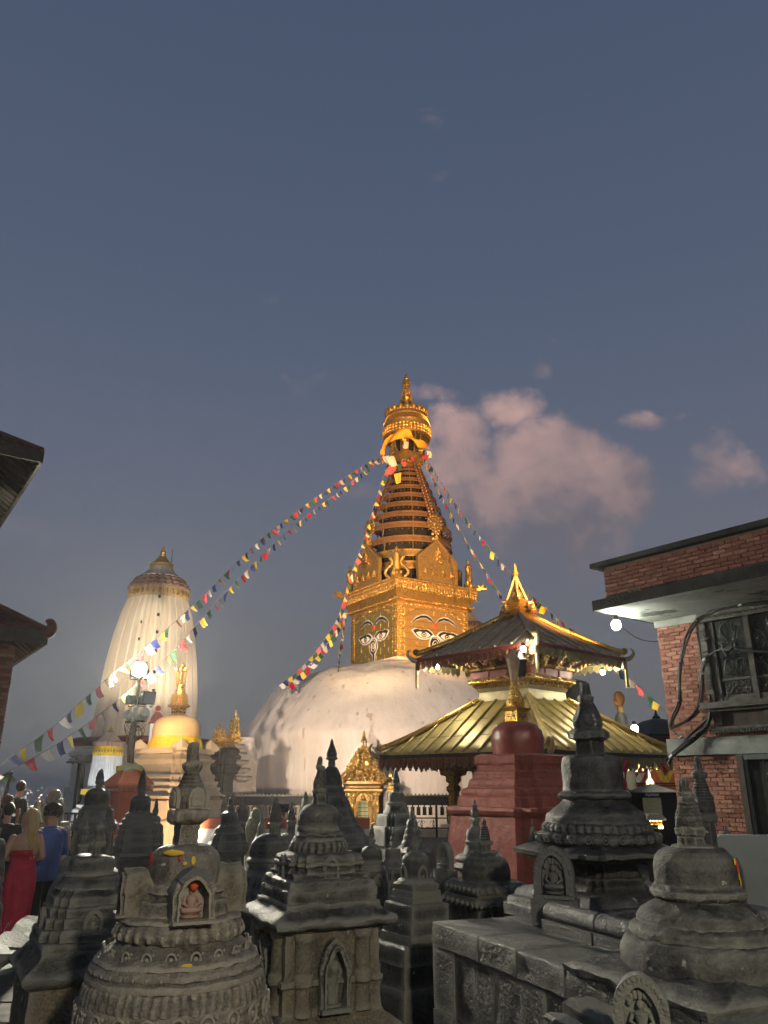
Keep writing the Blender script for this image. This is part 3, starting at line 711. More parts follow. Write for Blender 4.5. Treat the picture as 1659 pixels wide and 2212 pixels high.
def crown_cloth():
    root = thing('cloth_banner', 'orange yellow cloth wound loosely around the pillars of the gold crown', 'cloth', (SX, SD, 0))
    CL = material('saffron_cloth', (.90, .42, .03), (.76, .32, .02), (.84, .36, .02), scale=3, rough=.8, bump=.5, bscale=6)
    pts = [(-52, 985, .5), (-57, 968, .62), (-46, 950, .78), (-25, 940, .8), (-6, 938, .75), (6, 944, .7), (20, 956, .62), (34, 960, .6), (46, 956, .6)]
    path = []
    for i in range(len(pts) - 1):
        for k in range(5): path.append(tuple(pts[i][j] + (pts[i + 1][j] - pts[i][j]) * k / 5 for j in range(3)))
    v = []; f = []
    for i, (x, y, w) in enumerate(path):
        s = sat(y, SD - 1.4); X = x * s; depth = -math.sqrt(max(.05, 1.6 ** 2 - min(1.55, abs(X)) ** 2)) - .05; z = zat(y + 3, SD - 1.2); w *= .8
        for j in range(5):
            t = j / 4; v.append((X + .08 * math.sin(i * .6 + j), depth + .12 * math.sin(t * 5 + i * .5), z + w * (.5 - t)))
    for i in range(len(path) - 1):
        for j in range(4): a = i * 5 + j; f.append((a, a + 5, a + 6, a + 1))
    mb = MB().add(v, f); mb.build('wound_cloth', CL, root, ang=70)
    for (x, y, c, w, h) in ((-38, 995, 1, 1.0, 1.2), (-30, 1012, 2, 1.1, 1.1), (-22, 1030, 4, .9, 1.2), (-46, 990, 1, .8, .8), (-3, 962, 1, .6, .8), (44, 980, 1, .6, .7), (38, 988, 2, .7, .4), (-8, 1003, 2, .7, .5), (-18, 1010, 3, .8, .8), (10, 995, 2, .5, .5)):
        fm = flag_mesh(w * .62, h * .6, int(x * 3) % 97, .9); s = Ss(y); X = x * s
        fm.build('knotted_flag', FLAGC[c], root, (X, -1.5 - random.uniform(0, .3), zat(y, SD - 1.6) + .2), random.uniform(-.6, .6), ang=70, fix=False)
crown_cloth()

# ================================================================== white shikhara tower
def ribbed(r, rot):
    q = [(1, .14), (.93, .15), (.93, .19), (1, .20), (1, .38), (.90, .40), (.90, .44), (.95, .45), (.95, .55), (.83, .56), (.83, .60), (.88, .61), (.88, .68), (.77, .69), (.77, .74)]
    half = [(x * r, y * r) for x, y in q]; qd = half + [(y, x) for x, y in reversed(half)]
    pts = []
    for k in range(4):
        c, s = (1, 0, -1, 0)[k], (0, 1, 0, -1)[k]
        pts += [(x * c - y * s, x * s + y * c) for x, y in qd]
    c, s = math.cos(rot), math.sin(rot)
    return [(x * c - y * s, x * s + y * c) for x, y in pts]
def shikhara(D, xa, label, pr_px, band, dome_px, fin_px, rot, mat_, base_hw, yel, base=True, name='shikhara_tower', group=None):
    root = thing(name, label, 'tower', ((xa - 829.5) * sat(pr_px[0][0], D), D, 0), 0, group)
    RB = max(abs(q[0]) for q in ribbed(1.0, rot))
    def rib(pts, nm, mt_, sub=1):
        mb = MB(); ps = []
        for (a, b) in zip(pts, pts[1:]):
            for k in range(sub): ps.append((a[0] + (b[0] - a[0]) * k / sub, a[1] + (b[1] - a[1]) * k / sub))
        ps.append(pts[-1])
        mb.rings([[(x, y, zat(py, D)) for x, y in ribbed(hw * sat(py, D) / RB, rot)] for py, hw in ps]); return mb.build(nm, mt_, root, ang=25)
    sh = rib(pr_px, 'shaft', mat_, 3)
    bd = rib(band, 'painted_band', yel)
    st = MB()
    y0, hw0 = band[0][0], band[0][1]
    for j in range(30):
        a = j * math.pi / 15; r_ = hw0 * sat(y0, D) * .98; st.ball((r_ * math.cos(a), r_ * math.sin(a), zat((band[0][0] + band[-1][0]) / 2, D)), r_ * .085, 6, 4, (.8, .8, 1.5))
    st.build('band_bosses', GOLD_D, bd)
    for i, (k, pts, nm, mt_, pet) in enumerate(dome_px):
        mb = MB(); mb.loft(k, [(zat(py, D), hw * sat(py, D)) for py, hw in pts], rot=rot, n=48, pet=pet, amp=.10 if pet else 0); mb.build(nm, mt_, root)
    mb = MB(); mb.loft('r', [(zat(py, D), hw * sat(py, D)) for py, hw in fin_px], n=20); mb.build('finial', GOLD_D, root)
    return root
STAINW = material('stained_white', (.52, .48, .42), (.30, .26, .22), (.42, .36, .30), scale=5, big=1.5, rough=.9, bump=.4, bscale=12)
TOWERW = material('tower_plaster', (.64, .58, .48), (.54, .47, .38), (.58, .50, .40), scale=1.2, big=.4, rough=.9, bump=.25, bscale=8, stretch=(1, 1, .25), blotch=((.40, .33, .26), .9, .64))
tower = shikhara(36, 307, 'tall cream shikhara tower with fluted curved shaft and bell cap', [(1650, 112), (1600, 110), (1560, 108), (1500, 102), (1440, 95), (1380, 85.5), (1330, 74), (1296, 62)],
                 [(1300, 62.5), (1291, 64), (1285, 62), (1276, 63)],
                 [('r', [(1277, 62), (1274, 65), (1268, 60), (1266, 61), (1258, 53), (1256, 54), (1250, 46)], 'brown_tier', material('brown_tier', (.26, .14, .11), (.16, .09, .07), (.22, .15, .12), scale=4, rough=.85, bump=.4), 24),
                  ('r', [(1254, 46), (1250, 48), (1244, 37), (1236, 29), (1228, 22), (1225, 20)], 'bell_cap', STAINW, 20), ('r', [(1226, 20), (1224, 25), (1220, 25), (1217, 19)], 'gilt_collar', GOLD, 18)],
                 [(1218, 17), (1212, 15.5), (1207, 11), (1203, 7), (1200, 8), (1198, 5), (1194, 6.5), (1191, 4), (1188, 4.5), (1183, 1.2), (1178, .4)], R(60), TOWERW, 112, material('ochre_band', (.52, .38, .20), (.38, .27, .14), (.46, .34, .20), scale=3, rough=.8, bump=.4))
def tower_extra():
    D = 36; xb = tower.location.x
    m = MB(); m.loft('x', [(zat(1615, D), 2.45), (zat(1608, D), 2.60), (zat(1600, D), 2.60), (zat(1596, D), 2.35)], rot=R(60), n=24); m.build('maroon_cornice', MAROON, tower)
    m = MB(); m.loft('x', [(0, 2.6), (zat(1700, D), 2.6), (zat(1698, D), 2.45), (zat(1640, D), 2.45), (zat(1634, D), 2.62), (zat(1628, D), 2.62), (zat(1622, D), 2.42), (zat(1612, D), 2.42)], rot=R(60), n=24); m.build('tower_base', material('base_white', (.62, .60, .56), (.5, .48, .44), scale=3, rough=.9, bump=.3), tower)
    for (px, ys) in ((365, (1305, 1345, 1382, 1422, 1466, 1506)), (326, (1320, 1358, 1395))):   # small dark vent holes
        for y in ys:
            p = P(px, y, D) - Vector((xb, D, 0)); hw = 62 + (y - 1296) * .225
            r_ = hw * sat(y, D) * .90; n_ = Vector((math.cos(R(-30)), math.sin(R(-30)), 0)) if px > 340 else Vector((math.cos(R(-120)), math.sin(R(-120)), 0))
            t_ = Vector((-n_.y, n_.x, 0))
            s_ = (p.x - n_.x * r_) / t_.x; q = n_ * r_ + t_ * s_; b = MB(); b.box((0, 0, 0), (.10, .06, .13), RZ(math.atan2(n_.y, n_.x) + math.pi / 2).to_3x3()); b.build('vent_hole', IRON, tower, (q.x, q.y, p.z))
    rod = MB(); rod.tube([(.45, 0, zat(1230, D)), (.45, 0, zat(1187, D))], .018, 5); rod.build('lightning_rod', IRON, tower)
    # little attached shrine gables at its foot
    for (px, y0, y1, y2, hw, mt_) in ((334, 1610, 1562, 1532, 14, REDPAINT),):
        q = P(px, y0, 33.2) - Vector((xb, D, 0)); s = sat(y0, 33.2)
        b = MB(); b.loft('s', [(zat(1640, 33.2), hw * s * .95), (zat(y1, 33.2), hw * s * .95)], rot=.3, n=4, c=(q.x, q.y)); b.build('shrine_niche', LIME, tower)
        b = MB(); b.loft('s', [(zat(y1 + 2, 33.2), hw * s * 1.25), (zat(y1 - 16, 33.2), hw * s * .75), (zat(y1 - 24, 33.2), hw * s * .25)], rot=.3, n=4, c=(q.x, q.y)); b.ball((q.x, q.y, zat(y2 - 2, 33.2)), .12); b.build('shrine_roof', mt_, tower)
tower_extra()
t2 = shikhara(66, 1021, 'far second shikhara tower partly hidden behind the gilded eyed tower', [(1600, 58), (1500, 52), (1400, 40), (1365, 34)], [(1366, 35), (1356, 35.5)],
              [('r', [(1358, 35), (1352, 36), (1346, 28)], 'brown_tier', MATS['brown_tier'], 24), ('r', [(1348, 28), (1338, 20), (1326, 12)], 'bell_cap', STAINW, 20)], [(1327, 10), (1318, 8), (1312, 4), (1300, 1)], R(50), MATS['tower_plaster'], 58, MATS['ochre_band'])
t3 = shikhara(30, 220, 'small white shikhara with bright yellow band near the lamp pole', [(1745, 38), (1700, 35), (1660, 32), (1632, 30)], [(1633, 31), (1628, 31.5), (1616, 30.5), (1612, 30)],
              [('r', [(1613, 29), (1607, 33), (1603, 33), (1601, 24)], 'brown_tier', MATS['brown_tier'], 20), ('r', [(1602, 25), (1596, 20), (1588, 13), (1582, 7)], 'bell_cap', STAINW, 16)],
              [(1583, 6), (1579, 6.5), (1577, 3.5), (1574, 4.5), (1571, 2.2), (1566, .5)], R(62), LIME, 38, YELLOW, name='small_shikhara')
b_ = MB(); b_.loft('x', [(0, .85), (zat(1748, 30), .85), (zat(1744, 30), .74), (zat(1738, 30), .74)], rot=R(62), n=18); b_.build('shikhara_base', LIME, t3)
b_ = MB(); b_.loft('x', [(zat(1716, 30), .672), (zat(1704, 30), .662)], rot=R(62), n=18); b_.build('lower_yellow_band', YELLOW, t3)

# ================================================================== cream chaitya with gilded spire
def shield(mb, m, w, h, d=.05):
    o = [(-w, 0), (w, 0), (w * 1.15, h * .45), (w * .8, h * .85), (0, h), (-w * .8, h * .85), (-w * 1.15, h * .45)]
    mb2 = MB(); mb2.prism(o, -d, d); mb2.prism([(x * .72, .12 * h + z * .72) for x, z in o], -d * 1.8, -d)
    for j in range(6): mb2.ball((w * .4 * math.cos(j * 1.05), -d * 1.6, h * .5 + h * .22 * math.sin(j * 1.05)), w * .2, 6, 4, (1, .5, 1))
    mb2.ball((0, -d * 1.7, h * .5), w * .26, 8, 5, (1, .5, 1.2)); mb2.xf(m); mb.add(mb2.v, mb2.f)
def cream_chaitya():
    D = 27; X = (380 - 829.5) * sat(1600, D); rot = R(68); HK = 1
    RO = [(1345, 1430), (1371, 1444), (1384, 1450), (1402, 1479), (1445, 1510), (1448, 1524), (1456, 1530), (1477, 1548), (1542, 1592), (1552, 1600), (1580, 1621), (1616, 1642), (1656, 1674), (1697, 1702), (1724, 1718), (1752, 1728), (1800, 1768), (1830, 1830)]
    def row(y):
        for (a, b), (e, f_) in zip(RO, RO[1:]):
            if y <= e: return b + (f_ - b) * (y - a) / (e - a)
        return y
    z = lambda y: zat(row(y), D); s = lambda y: sat(row(y), D)
    c = thing('cream_chaitya', 'cream plastered chaitya with yellow lotus band and gilded spire', 'chaitya', (X, D, 0))
    k = 1 / ext('x', rot)
    tiers = [[(1830, 112), (1800, 112), (1797, 106), (1768, 106), (1752, 108)], [(1752, 108), (1742, 102), (1736, 102), (1730, 113), (1724, 113)], [(1724, 108), (1712, 98), (1706, 100), (1697, 100)], [(1697, 95), (1690, 93), (1686, 95), (1678, 95)],
             [(1678, 88), (1670, 86), (1664, 88), (1656, 86)], [(1656, 82), (1640, 76), (1628, 76), (1622, 84), (1616, 86)], [(1616, 80), (1600, 72), (1594, 82), (1588, 82)], [(1588, 74), (1580, 72), (1577, 66)]]
    for i, t in enumerate(tiers):
        m = MB(); m.loft('x', [(0.0, t[0][1] * s(1830) * k)] * (i == 0) + [(z(y) + .002 * i, hw * s(y) * k) for y, hw in t], rot=rot, n=24); m.rough(.012, 4, i); m.build('plinth_tier', CREAM, c)
    m = MB(); m.loft('r', [(z(1580), 62 * s(1580)), (z(1575), 60 * s(1575)), (z(1562), 52 * s(1562)), (z(1548), 51 * s(1548))], n=48); m.build('lotus_drum', CREAM, c)
    lp = MB(); lp.prism([(-.36, 0), (.36, 0), (.40, .20), (.30, .36), (0, .40), (-.30, .36), (-.40, .20)], -.05, .05); me = lp.mesh('lotus_petal'); me.materials.append(YELLOW)
    for j in range(14):
        a = j * 2 * math.pi / 14 + .1; r_ = 56 * s(1566); inst('lotus_petal', me, c, TR(r_ * math.cos(a), r_ * math.sin(a), z(1577)) @ RZ(a + math.pi / 2) @ RX(-.32) @ SCL(.62, 1, .86))
    m = MB(); m.loft('r', [(z(1552), 51.5 * s(1552)), (z(1544), 51.8 * s(1544)), (z(1541), 51 * s(1541))], n=56, pet=36, amp=.03); m.build('yellow_garland', YELLOW, c)
    m = MB(); m.loft('r', [(z(1542), 50.5 * s(1542)), (z(1520), 50.8 * s(1520)), (z(1502), 49 * s(1502)), (z(1492), 45 * s(1492)), (z(1483), 38 * s(1483)), (z(1477), 28 * s(1477)), (z(1474), 16 * s(1474))], n=56, maxseg=.15); m.rough(.01, 3)
    m.build('dome', material('ochre_wash', (.72, .54, .30), (.62, .43, .22), (.66, .46, .22), scale=2, big=.8, rough=.85, bump=.2, bscale=12, stretch=(1, 1, .3)), c, ang=60)
    hk = R(62); kk = 1 / (abs(math.cos(hk)) + abs(math.sin(hk)))
    m = MB(); m.loft('s', [(z(1477), 15 * s(1477) * kk), (z(1455), 14 * s(1455) * kk)], rot=hk, n=8); h = m.build('gilded_cube', GOLD, c)
    m = MB(); m.loft('s', [(z(1456), 15 * s(1456) * kk), (z(1452), 22 * s(1452) * kk), (z(1449), 24 * s(1449) * kk), (z(1447), 16 * s(1447) * kk)], rot=hk, n=8); m.build('gilded_cornice', GOLD, c)
    e = MB()
    for q in range(4):
        th = hk + q * math.pi / 2; r_ = 14.6 * s(1466) * kk + .004; M4 = TR(r_ * math.cos(th), r_ * math.sin(th), z(1467)) @ RZ(th + math.pi / 2)
        for sd in (-1, 1):
            t_ = MB(); t_.tube([(sd * .02, 0, .10), (sd * .09, 0, .13), (sd * .16, 0, .09)], .014, 5); t_.tube([(sd * .03, 0, .0), (sd * .09, 0, .035), (sd * .16, 0, .0)], .013, 5); t_.ball((sd * .09, 0, 0), .025, 6, 4); t_.xf(M4); e.add(t_.v, t_.f)
    e.build('painted_eyes', material('eye_ink', (.012, .012, .018)), h)
    m = MB()
    for q in range(4): th = hk + q * math.pi / 2; shield(m, TR(13 * s(1440) * kk * math.cos(th) * 1.1, 13 * s(1440) * kk * math.sin(th) * 1.1, z(1448)) @ RZ(th + math.pi / 2), .17, .42)
    m.build('spire_shields', GOLD, c)
    for i in range(9):
        y = 1445 - i * 4.6; m = MB(); hw = 15.5 - i * 1.05; m.loft('r', [(z(y) - .02, hw * s(y) * .88), (z(y), hw * s(y)), (z(y - 2.6), hw * s(y)), (z(y - 3), hw * s(y) * .85), (z(y - 5), hw * s(y) * .8)], n=24); m.build('spire_ring', GOLD, c)
    m = MB(); m.loft('r', [(z(1406), 9 * s(1400)), (z(1402), 9.5 * s(1400)), (z(1400), 4 * s(1400)), (z(1384), 3.5 * s(1384))], n=14); m.build('cage_floor', GOLD, c)
    for j in range(8):
        a = j * math.pi / 4; p = MB(); p.tube([(9 * s(1400) * math.cos(a), 9 * s(1400) * math.sin(a), z(1403)), (12.5 * s(1380) * math.cos(a), 12.5 * s(1380) * math.sin(a), z(1380))], .016, 5); p.ball((12.8 * s(1380) * math.cos(a), 12.8 * s(1380) * math.sin(a), z(1376)), .05, 6, 4, (1, 1, 1.5)); p.build('cage_rod', GOLD, c)
    m = MB(); m.loft('r', [(z(1383), 12 * s(1380)), (z(1379), 13 * s(1379)), (z(1374), 11 * s(1374)), (z(1371), 6 * s(1371)), (z(1366), 7 * s(1366)), (z(1362), 4.5 * s(1362)), (z(1357), 5 * s(1357)), (z(1353), 2.5 * s(1353)), (z(1345), .3 * s(1345))], n=18, pet=9, amp=.18); m.build('umbrella_finial', GOLD, c)
    # flame-shaped acroteria on the plinth corners
    for q in range(4):
        a = rot + math.pi / 4 + q * math.pi / 2; r_ = 74 * s(1580) * k * 1.2
        f = MB(); f.loft('r', [(z(1584), .20), (z(1576), .30), (z(1566), .24), (z(1556), .10), (z(1549), .01)], n=20, pet=12, amp=.18, c=(r_ * math.cos(a), r_ * math.sin(a))); f.build('flame_acroterion', CREAM, c)
    niche(c, (78 * s(1636) * k * math.cos(R(-75)), 78 * s(1636) * k * math.sin(R(-75)), z(1648)), R(-75), .40, .62, CREAM, fig=True)
    return c
def arch(w, h, spring=.55, n=10, pointed=0.0):
    pts = [(-w / 2, 0), (-w / 2, h * spring)]
    for i in range(1, n):
        a = math.pi * (1 - i / n); x = w / 2 * math.cos(a); pts.append((x, h * spring + h * (1 - spring) * math.sin(a) * (1 + pointed * (1 - abs(math.cos(a)))) / (1 + pointed)))
    pts += [(w / 2, h * spring), (w / 2, 0)]
    return pts
NICHE_BACK = material('niche_recess', (.030, .029, .026), (.018, .017, .016), scale=8, rough=.9, bump=.3)
def niche(parent, loc, th, w, h, mt_, fig=True, depth=.10, stand=False, figm=None, flame=True, back=None):
    # an arched stone frame with a recessed back and a carved figure, facing direction th
    M4 = TR(*loc) @ RZ(th + math.pi / 2)
    o = arch(w, h, .55, 14, .25); i_ = [(x * .66, z * .80 + .02 * h) for x, z in o]
    f = MB(); f.band(o, i_, -depth * .6, depth * .6); f.band([(x * .78, z * .88 + .01 * h) for x, z in o], [(x * .66, z * .80 + .02 * h) for x, z in o], -depth * .78, -depth * .5)
    if flame:
        for j in range(1, len(o) - 1):
            f.ball((o[j][0] * .91, -depth * .6, o[j][1] * .95), w * .055, 6, 4, (1, .6, 1))
    if w > .2: f.dense(4 if w > .22 else 3); f.rough(.012, 13, th); f.rough(.006, 40, th)
    f.xf(M4); fr = f.build('niche', mt_, parent)
    b = MB(); b.prism([(x * 1.02, z) for x, z in i_], -depth * .05, depth * .55); b.xf(M4); b.build('niche_back', back or mt_, fr)
    b = MB(); b.box((0, -depth * .45, h * .03), (w * .98, depth * .9, h * .06)); b.xf(M4); b.build('niche_sill', mt_, fr)
    if fig:
        g = MB()
        if stand:
            hh = h * .74; y = -depth * .18; z0 = h * .06
            g.tube([(0, y, z0 + hh * .02), (0, y, z0 + hh * .25), (.0, y - .01, z0 + hh * .47), (.012, y, z0 + hh * .60), (.006, y, z0 + hh * .76), (0, y, z0 + hh * .83)], [hh * .125, hh * .105, hh * .11, hh * .08, hh * .12, hh * .045], 12)
            g.ball((0, y - hh * .02, z0 + hh * .90), hh * .065, 10, 8, (.9, .9, 1.2)); g.ball((0, y, z0 + hh * .985), hh * .045, 8, 5)
            g.tube([(-hh * .11, y, z0 + hh * .75), (-hh * .165, y - .01, z0 + hh * .58), (-hh * .16, y - hh * .05, z0 + hh * .42)], [hh * .035, hh * .032, hh * .026], 7)
            g.tube([(hh * .11, y, z0 + hh * .75), (hh * .18, y, z0 + hh * .60), (hh * .11, y - hh * .08, z0 + hh * .52)], [hh * .035, hh * .032, hh * .026], 7)
            g.ball((hh * .11, y - hh * .09, z0 + hh * .53), hh * .045, 8, 5); g.ball((-hh * .16, y - hh * .06, z0 + hh * .39), hh * .035, 7, 5)
            g.loft('r', [(z0, hh * .2), (z0 + hh * .04, hh * .2), (z0 + hh * .06, hh * .12)], n=12, c=(0, y))
            for s in (-1, 1): g.tube([(s * hh * .05, y - .01, z0), (s * hh * .06, y - .01, z0 + hh * .22), (s * hh * .06, y - .01, z0 + hh * .4)], [hh * .06, hh * .065, hh * .075], 8)
        else: buddha(g, (0, -depth * .12, h * .08), h * .62)
        for p in g.v: p.y = p.y * .75
        g.xf(M4); g.build('carved_figure', figm or mt_, fr, ang=60)
    return fr
cream_chaitya()
# ================================================================== lamp pole in its orange shrine
def bez(pts, n=10):
    pts = [Vector(p) for p in pts]; path = []
    for i in range(len(pts) - 1):
        p0, p1, p2, p3 = pts[max(i - 1, 0)], pts[i], pts[i + 1], pts[min(i + 2, len(pts) - 1)]
        for k in range(n):
            t = k / n; path.append(.5 * ((2 * p1) + (p2 - p0) * t + (2 * p0 - 5 * p1 + 4 * p2 - p3) * t * t + (3 * p1 - p0 - 3 * p2 + p3) * t ** 3))
    path.append(pts[-1]); return path
PD = 22.0
def orange_shrine():
    D = PD; s = sat(1700, D); X = (277 - 829.5) * s; rot = R(40); k = 1 / (abs(math.cos(rot)) + abs(math.sin(rot)))
    o = thing('orange_shrine', 'small orange shrine with pyramid roof around foot of lamp pole', 'shrine', (X, D, 0))
    z = lambda y: zat(y, D)
    m = MB(); m.loft('s', [(0, 48 * s * k), (z(1755), 48 * s * k), (z(1750), 44 * s * k), (z(1712), 42 * s * k), (z(1708), 46 * s * k), (z(1704), 46 * s * k), (z(1702), 50 * s * k), (z(1696), 52 * s * k)], rot=rot, n=12)
    m.build('shrine_body', material('deep_orange', (.44, .085, .035), (.34, .065, .03), (.38, .075, .035), scale=4, rough=.75, bump=.3), o)
    m = MB(); m.loft('s', [(z(1697), 57 * s * k), (z(1693), 58 * s * k), (z(1670), 32 * s * k), (z(1654), 15 * s * k), (z(1652), 10 * s * k)], rot=rot, n=12); m.rough(.008, 5); m.build('pyramid_roof', ORANGE, o)
    tb = MB()
    for q in range(4):
        th = rot + q * math.pi / 2
        for i in range(9): p = RZ(th) @ Vector((47 * s * k, (i - 4) * .12, z(1706))); tb.box(p, (.05, .05, .07), RZ(th).to_3x3())
    tb.build('dentils', MATS['deep_orange'], o)
    c = MB(); c.loft('r', [(z(1664), .34), (z(1656), .30), (z(1651), .18), (z(1648), .12)], n=24, pet=7, amp=.22); c.rough(.05, 5); cl = c.build('draped_cloth', material('lime_cloth', (.52, .55, .10), (.42, .40, .12), (.60, .56, .30), scale=4, rough=.85, bump=.5), o, ang=50)
    for j in range(4): fm = flag_mesh(.3, .3, j * 7, .5); fm.build('tied_flag', FLAGC[(4, 1, 3, 4)[j]], o, (.28 * math.cos(j - 2.2), .28 * math.sin(j - 2.2), z(1655)), j * .8, fix=False, ang=70)
    return X
PX = orange_shrine()
def lamp_pole():
    D = PD; z = lambda y: zat(y, D)
    top = P(302, 1462, D); o = thing('lamp_pole', 'wooden lamp pole crowded with floodlights and one blazing lamp', 'lamp post', (PX + .02, D, 0))
    def L_(px, y, dd=0): p = P(px, y, D + dd); return Vector((p.x - PX - .02, dd, p.z))
    POLE = material('pole_wood', (.26, .15, .085), (.16, .095, .058), (.21, .13, .08), scale=5, rough=.8, bump=.4, stretch=(1, 1, .2))
    m = MB(); m.tube([(0, 0, z(1665)), L_(281, 1620), L_(288, 1570), L_(291, 1548)], [.10, .095, .085, .08], 10); m.build('pole', POLE, o)
    m = MB(); m.tube([L_(291, 1549), L_(297, 1500), L_(301, 1470), L_(302, 1458)], [.055, .05, .045, .04], 10); m.build('pole_extension', material('galvanised', (.42, .44, .33), (.32, .33, .25), scale=6, rough=.5, metal=.3), o)
    GREY = material('flood_housing', (.16, .20, .21), (.11, .14, .15), scale=6, rough=.45, metal=.3, bump=.15)
    GLASS = material('flood_glass', (.30, .38, .42), (.24, .30, .33), scale=3, rough=.12, bump=0)
    def flood(px, y, w, h, d, rz, rx, lit=None, nm='floodlight'):
        p = L_(px, y); M4 = TR(*p) @ RZ(rz) @ RX(rx)
        b = MB(); rs = []
        for (yy, k) in ((d / 2, .62), (d * .15, .95), (-d / 2, 1.0)): rs.append([M4 @ Vector((sx * w / 2 * k, yy, sz * h / 2 * k)) for sx, sz in ((-1, -1), (1, -1), (1, 1), (-1, 1))])
        b.rings(rs); hs = b.build(nm, GREY, o, smooth=False)
        f = MB(); f.band([(-w * .52, -h * .52), (w * .52, -h * .52), (w * .52, h * .52), (-w * .52, h * .52)], [(-w * .43, -h * .43), (w * .43, -h * .43), (w * .43, h * .43), (-w * .43, h * .43)], -d * .5 - .03, -d * .42, closed=True); f.xf(M4); f.build('bezel', GREY, hs, smooth=False)
        g = MB()
        if lit: g.ball((0, 0, 0), w * .5, 20, 14, (1, .45, 1))
        else: g.box((0, 0, 0), (w * .88, .012, h * .88))
        g.xf(M4 @ TR(0, -d * .5 - .008, 0)); g.build('lens', lit or GLASS, hs, smooth=False)
        br = MB(); br.tube([M4 @ Vector((-w * .58, 0, 0)), M4 @ Vector((-w * .58, 0, -h * .7)), M4 @ Vector((w * .58, 0, -h * .7)), M4 @ Vector((w * .58, 0, 0))], .018, 5); br.build('bracket', IRON, hs)
        return M4
    FLARE = emissive('flood_lit', (1.0, .98, .78), 90.0)
    flood(302, 1446, .42, .40, .16, .12, .10, FLARE, 'lit_floodlight')
    flood(316, 1507, .36, .34, .30, .75, .12)
    flood(286, 1512, .24, .24, .22, -.5, .1)
    # round spot cans lower down
    for (px, y, rz, rx) in ((311, 1546, .5, -.5), (283, 1548, -.6, -.4)):
        M4 = TR(*L_(px, y)) @ RZ(rz) @ RX(rx); b = MB(); n = 16
        b.rings([[M4 @ Vector((r_ * math.cos(j * 6.2832 / n), yy, r_ * math.sin(j * 6.2832 / n))) for j in range(n)] for yy, r_ in ((.2, .09), (.17, .125), (-.12, .125), (-.14, .135), (-.17, .135))])
        b.build('spot_can', material('can_white', (.62, .64, .62), (.5, .52, .5), rough=.5, bump=.1), o)
    for a_, b_ in (((277, 1559), (306, 1557)), ((281, 1568), (303, 1570)), ((289, 1519), (316, 1522)), ((284, 1518), (299, 1519))): m = MB(); m.tube([L_(*a_), L_(*b_)], .025, 6); m.build('crossarm', IRON, o)
    for a_ in ((279, 1560), (305, 1558)): m = MB(); m.box(L_(*a_), (.18, .16, .05)); m.build('arm_plate', IRON, o)
    for (px, y) in ((293, 1530), (290, 1541), (297, 1549), (286, 1553)): q = MB(); q.ball(L_(px, y, -.08), .07, 8, 6, (1, 1, 1.3)); q.build('insulator', MATS['can_white'], o)
    random.seed(5)
    for i in range(12):
        a = L_(291 + random.uniform(-6, 8), 1545 + random.uniform(-8, 20), -.1); b = L_(291 + random.uniform(-12, 14), 1575 + random.uniform(0, 25), -.12); c_ = (a + b) / 2 + Vector((random.uniform(-.3, .3), -.05, -.05))
        w = MB(); w.tube(bez([a, c_, b, b + Vector((random.uniform(-.1, .1), 0, .12))], 6), .008, 4); w.build('loose_wire', IRON, o)
    m = MB(); m.tube([L_(294, 1560, -.09), L_(291, 1600, -.11), L_(286, 1655, -.13)], .022, 6); m.build('black_conduit', IRON, o)
    return o
lamp_pole()

# ================================================================== dark shrine with gilded finials, beside the dome
def gilt_cluster(parent, x, y, z0, h, w):
    m = MB(); m.loft('s', [(z0, w), (z0 + h * .08, w * 1.1), (z0 + h * .10, w * .8), (z0 + h * .2, w * .75), (z0 + h * .24, w * .5)], rot=.6, n=8, c=(x, y)); m.build('gilt_pedestal', GOLD, parent)
    for i, (ox, oy, k) in enumerate(((0, 0, 1.0), (-.55, 0, .72), (.55, -.1, .72), (0, -.55, .78), (0, .5, .7))):
        f = MB(); cx, cy = x + ox * w, y + oy * w; H = h * k
        f.loft('r', [(z0 + h * .15, w * .35), (z0 + H * .35, w * .45), (z0 + H * .45, w * .25), (z0 + H * .6, w * .32), (z0 + H * .7, w * .14), (z0 + H * .8, w * .18), (z0 + H * .9, w * .07), (z0 + H, w * .015)], n=12, pet=6, amp=.22, c=(cx, cy)); f.build('gilt_finial', GOLD_ORN, parent)
def dark_shrine():
    D = 33; s = sat(1620, D); X = (482 - 829.5) * s; z = lambda y: zat(y, D); rot = R(55); k = 1 / ext('x', rot)
    o = thing('dark_shrine', 'dark carved stone shrine with clustered gold finials beside white dome', 'shrine', (X, D, 0))
    t = [[(1790, 30), (1735, 30), (1712, 31)], [(1712, 27), (1690, 25), (1676, 27), (1672, 34), (1668, 36)], [(1668, 34), (1662, 38), (1656, 40), (1650, 30), (1640, 30)], [(1640, 38), (1634, 40), (1628, 33)], [(1628, 34), (1622, 37), (1616, 31)]]
    for i, q in enumerate(t):
        m = MB(); m.loft('x', ([(0.0, 30 * s * k)] if i == 0 else []) + [(z(y), hw * s * k) for y, hw in q], rot=rot, n=18); m.rough(.02, 3, i); m.build('carved_tier', STONE_F, o)
    gt = [[(1617, 34), (1613, 36), (1609, 30)], [(1610, 30), (1605, 32), (1601, 24)]]
    for q in gt:
        m = MB(); m.loft('x', [(z(y), hw * s * k) for y, hw in q], rot=rot, n=18, c=(-.15, 0)); m.build('gilt_tier', GOLD_D, o)
    gilt_cluster(o, -8 * s, -.2, z(1603), z(1557) - z(1603), .30); gilt_cluster(o, 21 * s, .1, z(1603), z(1525) - z(1603), .26); gilt_cluster(o, 12 * s, .5, z(1603), z(1573) - z(1603), .26)
dark_shrine()
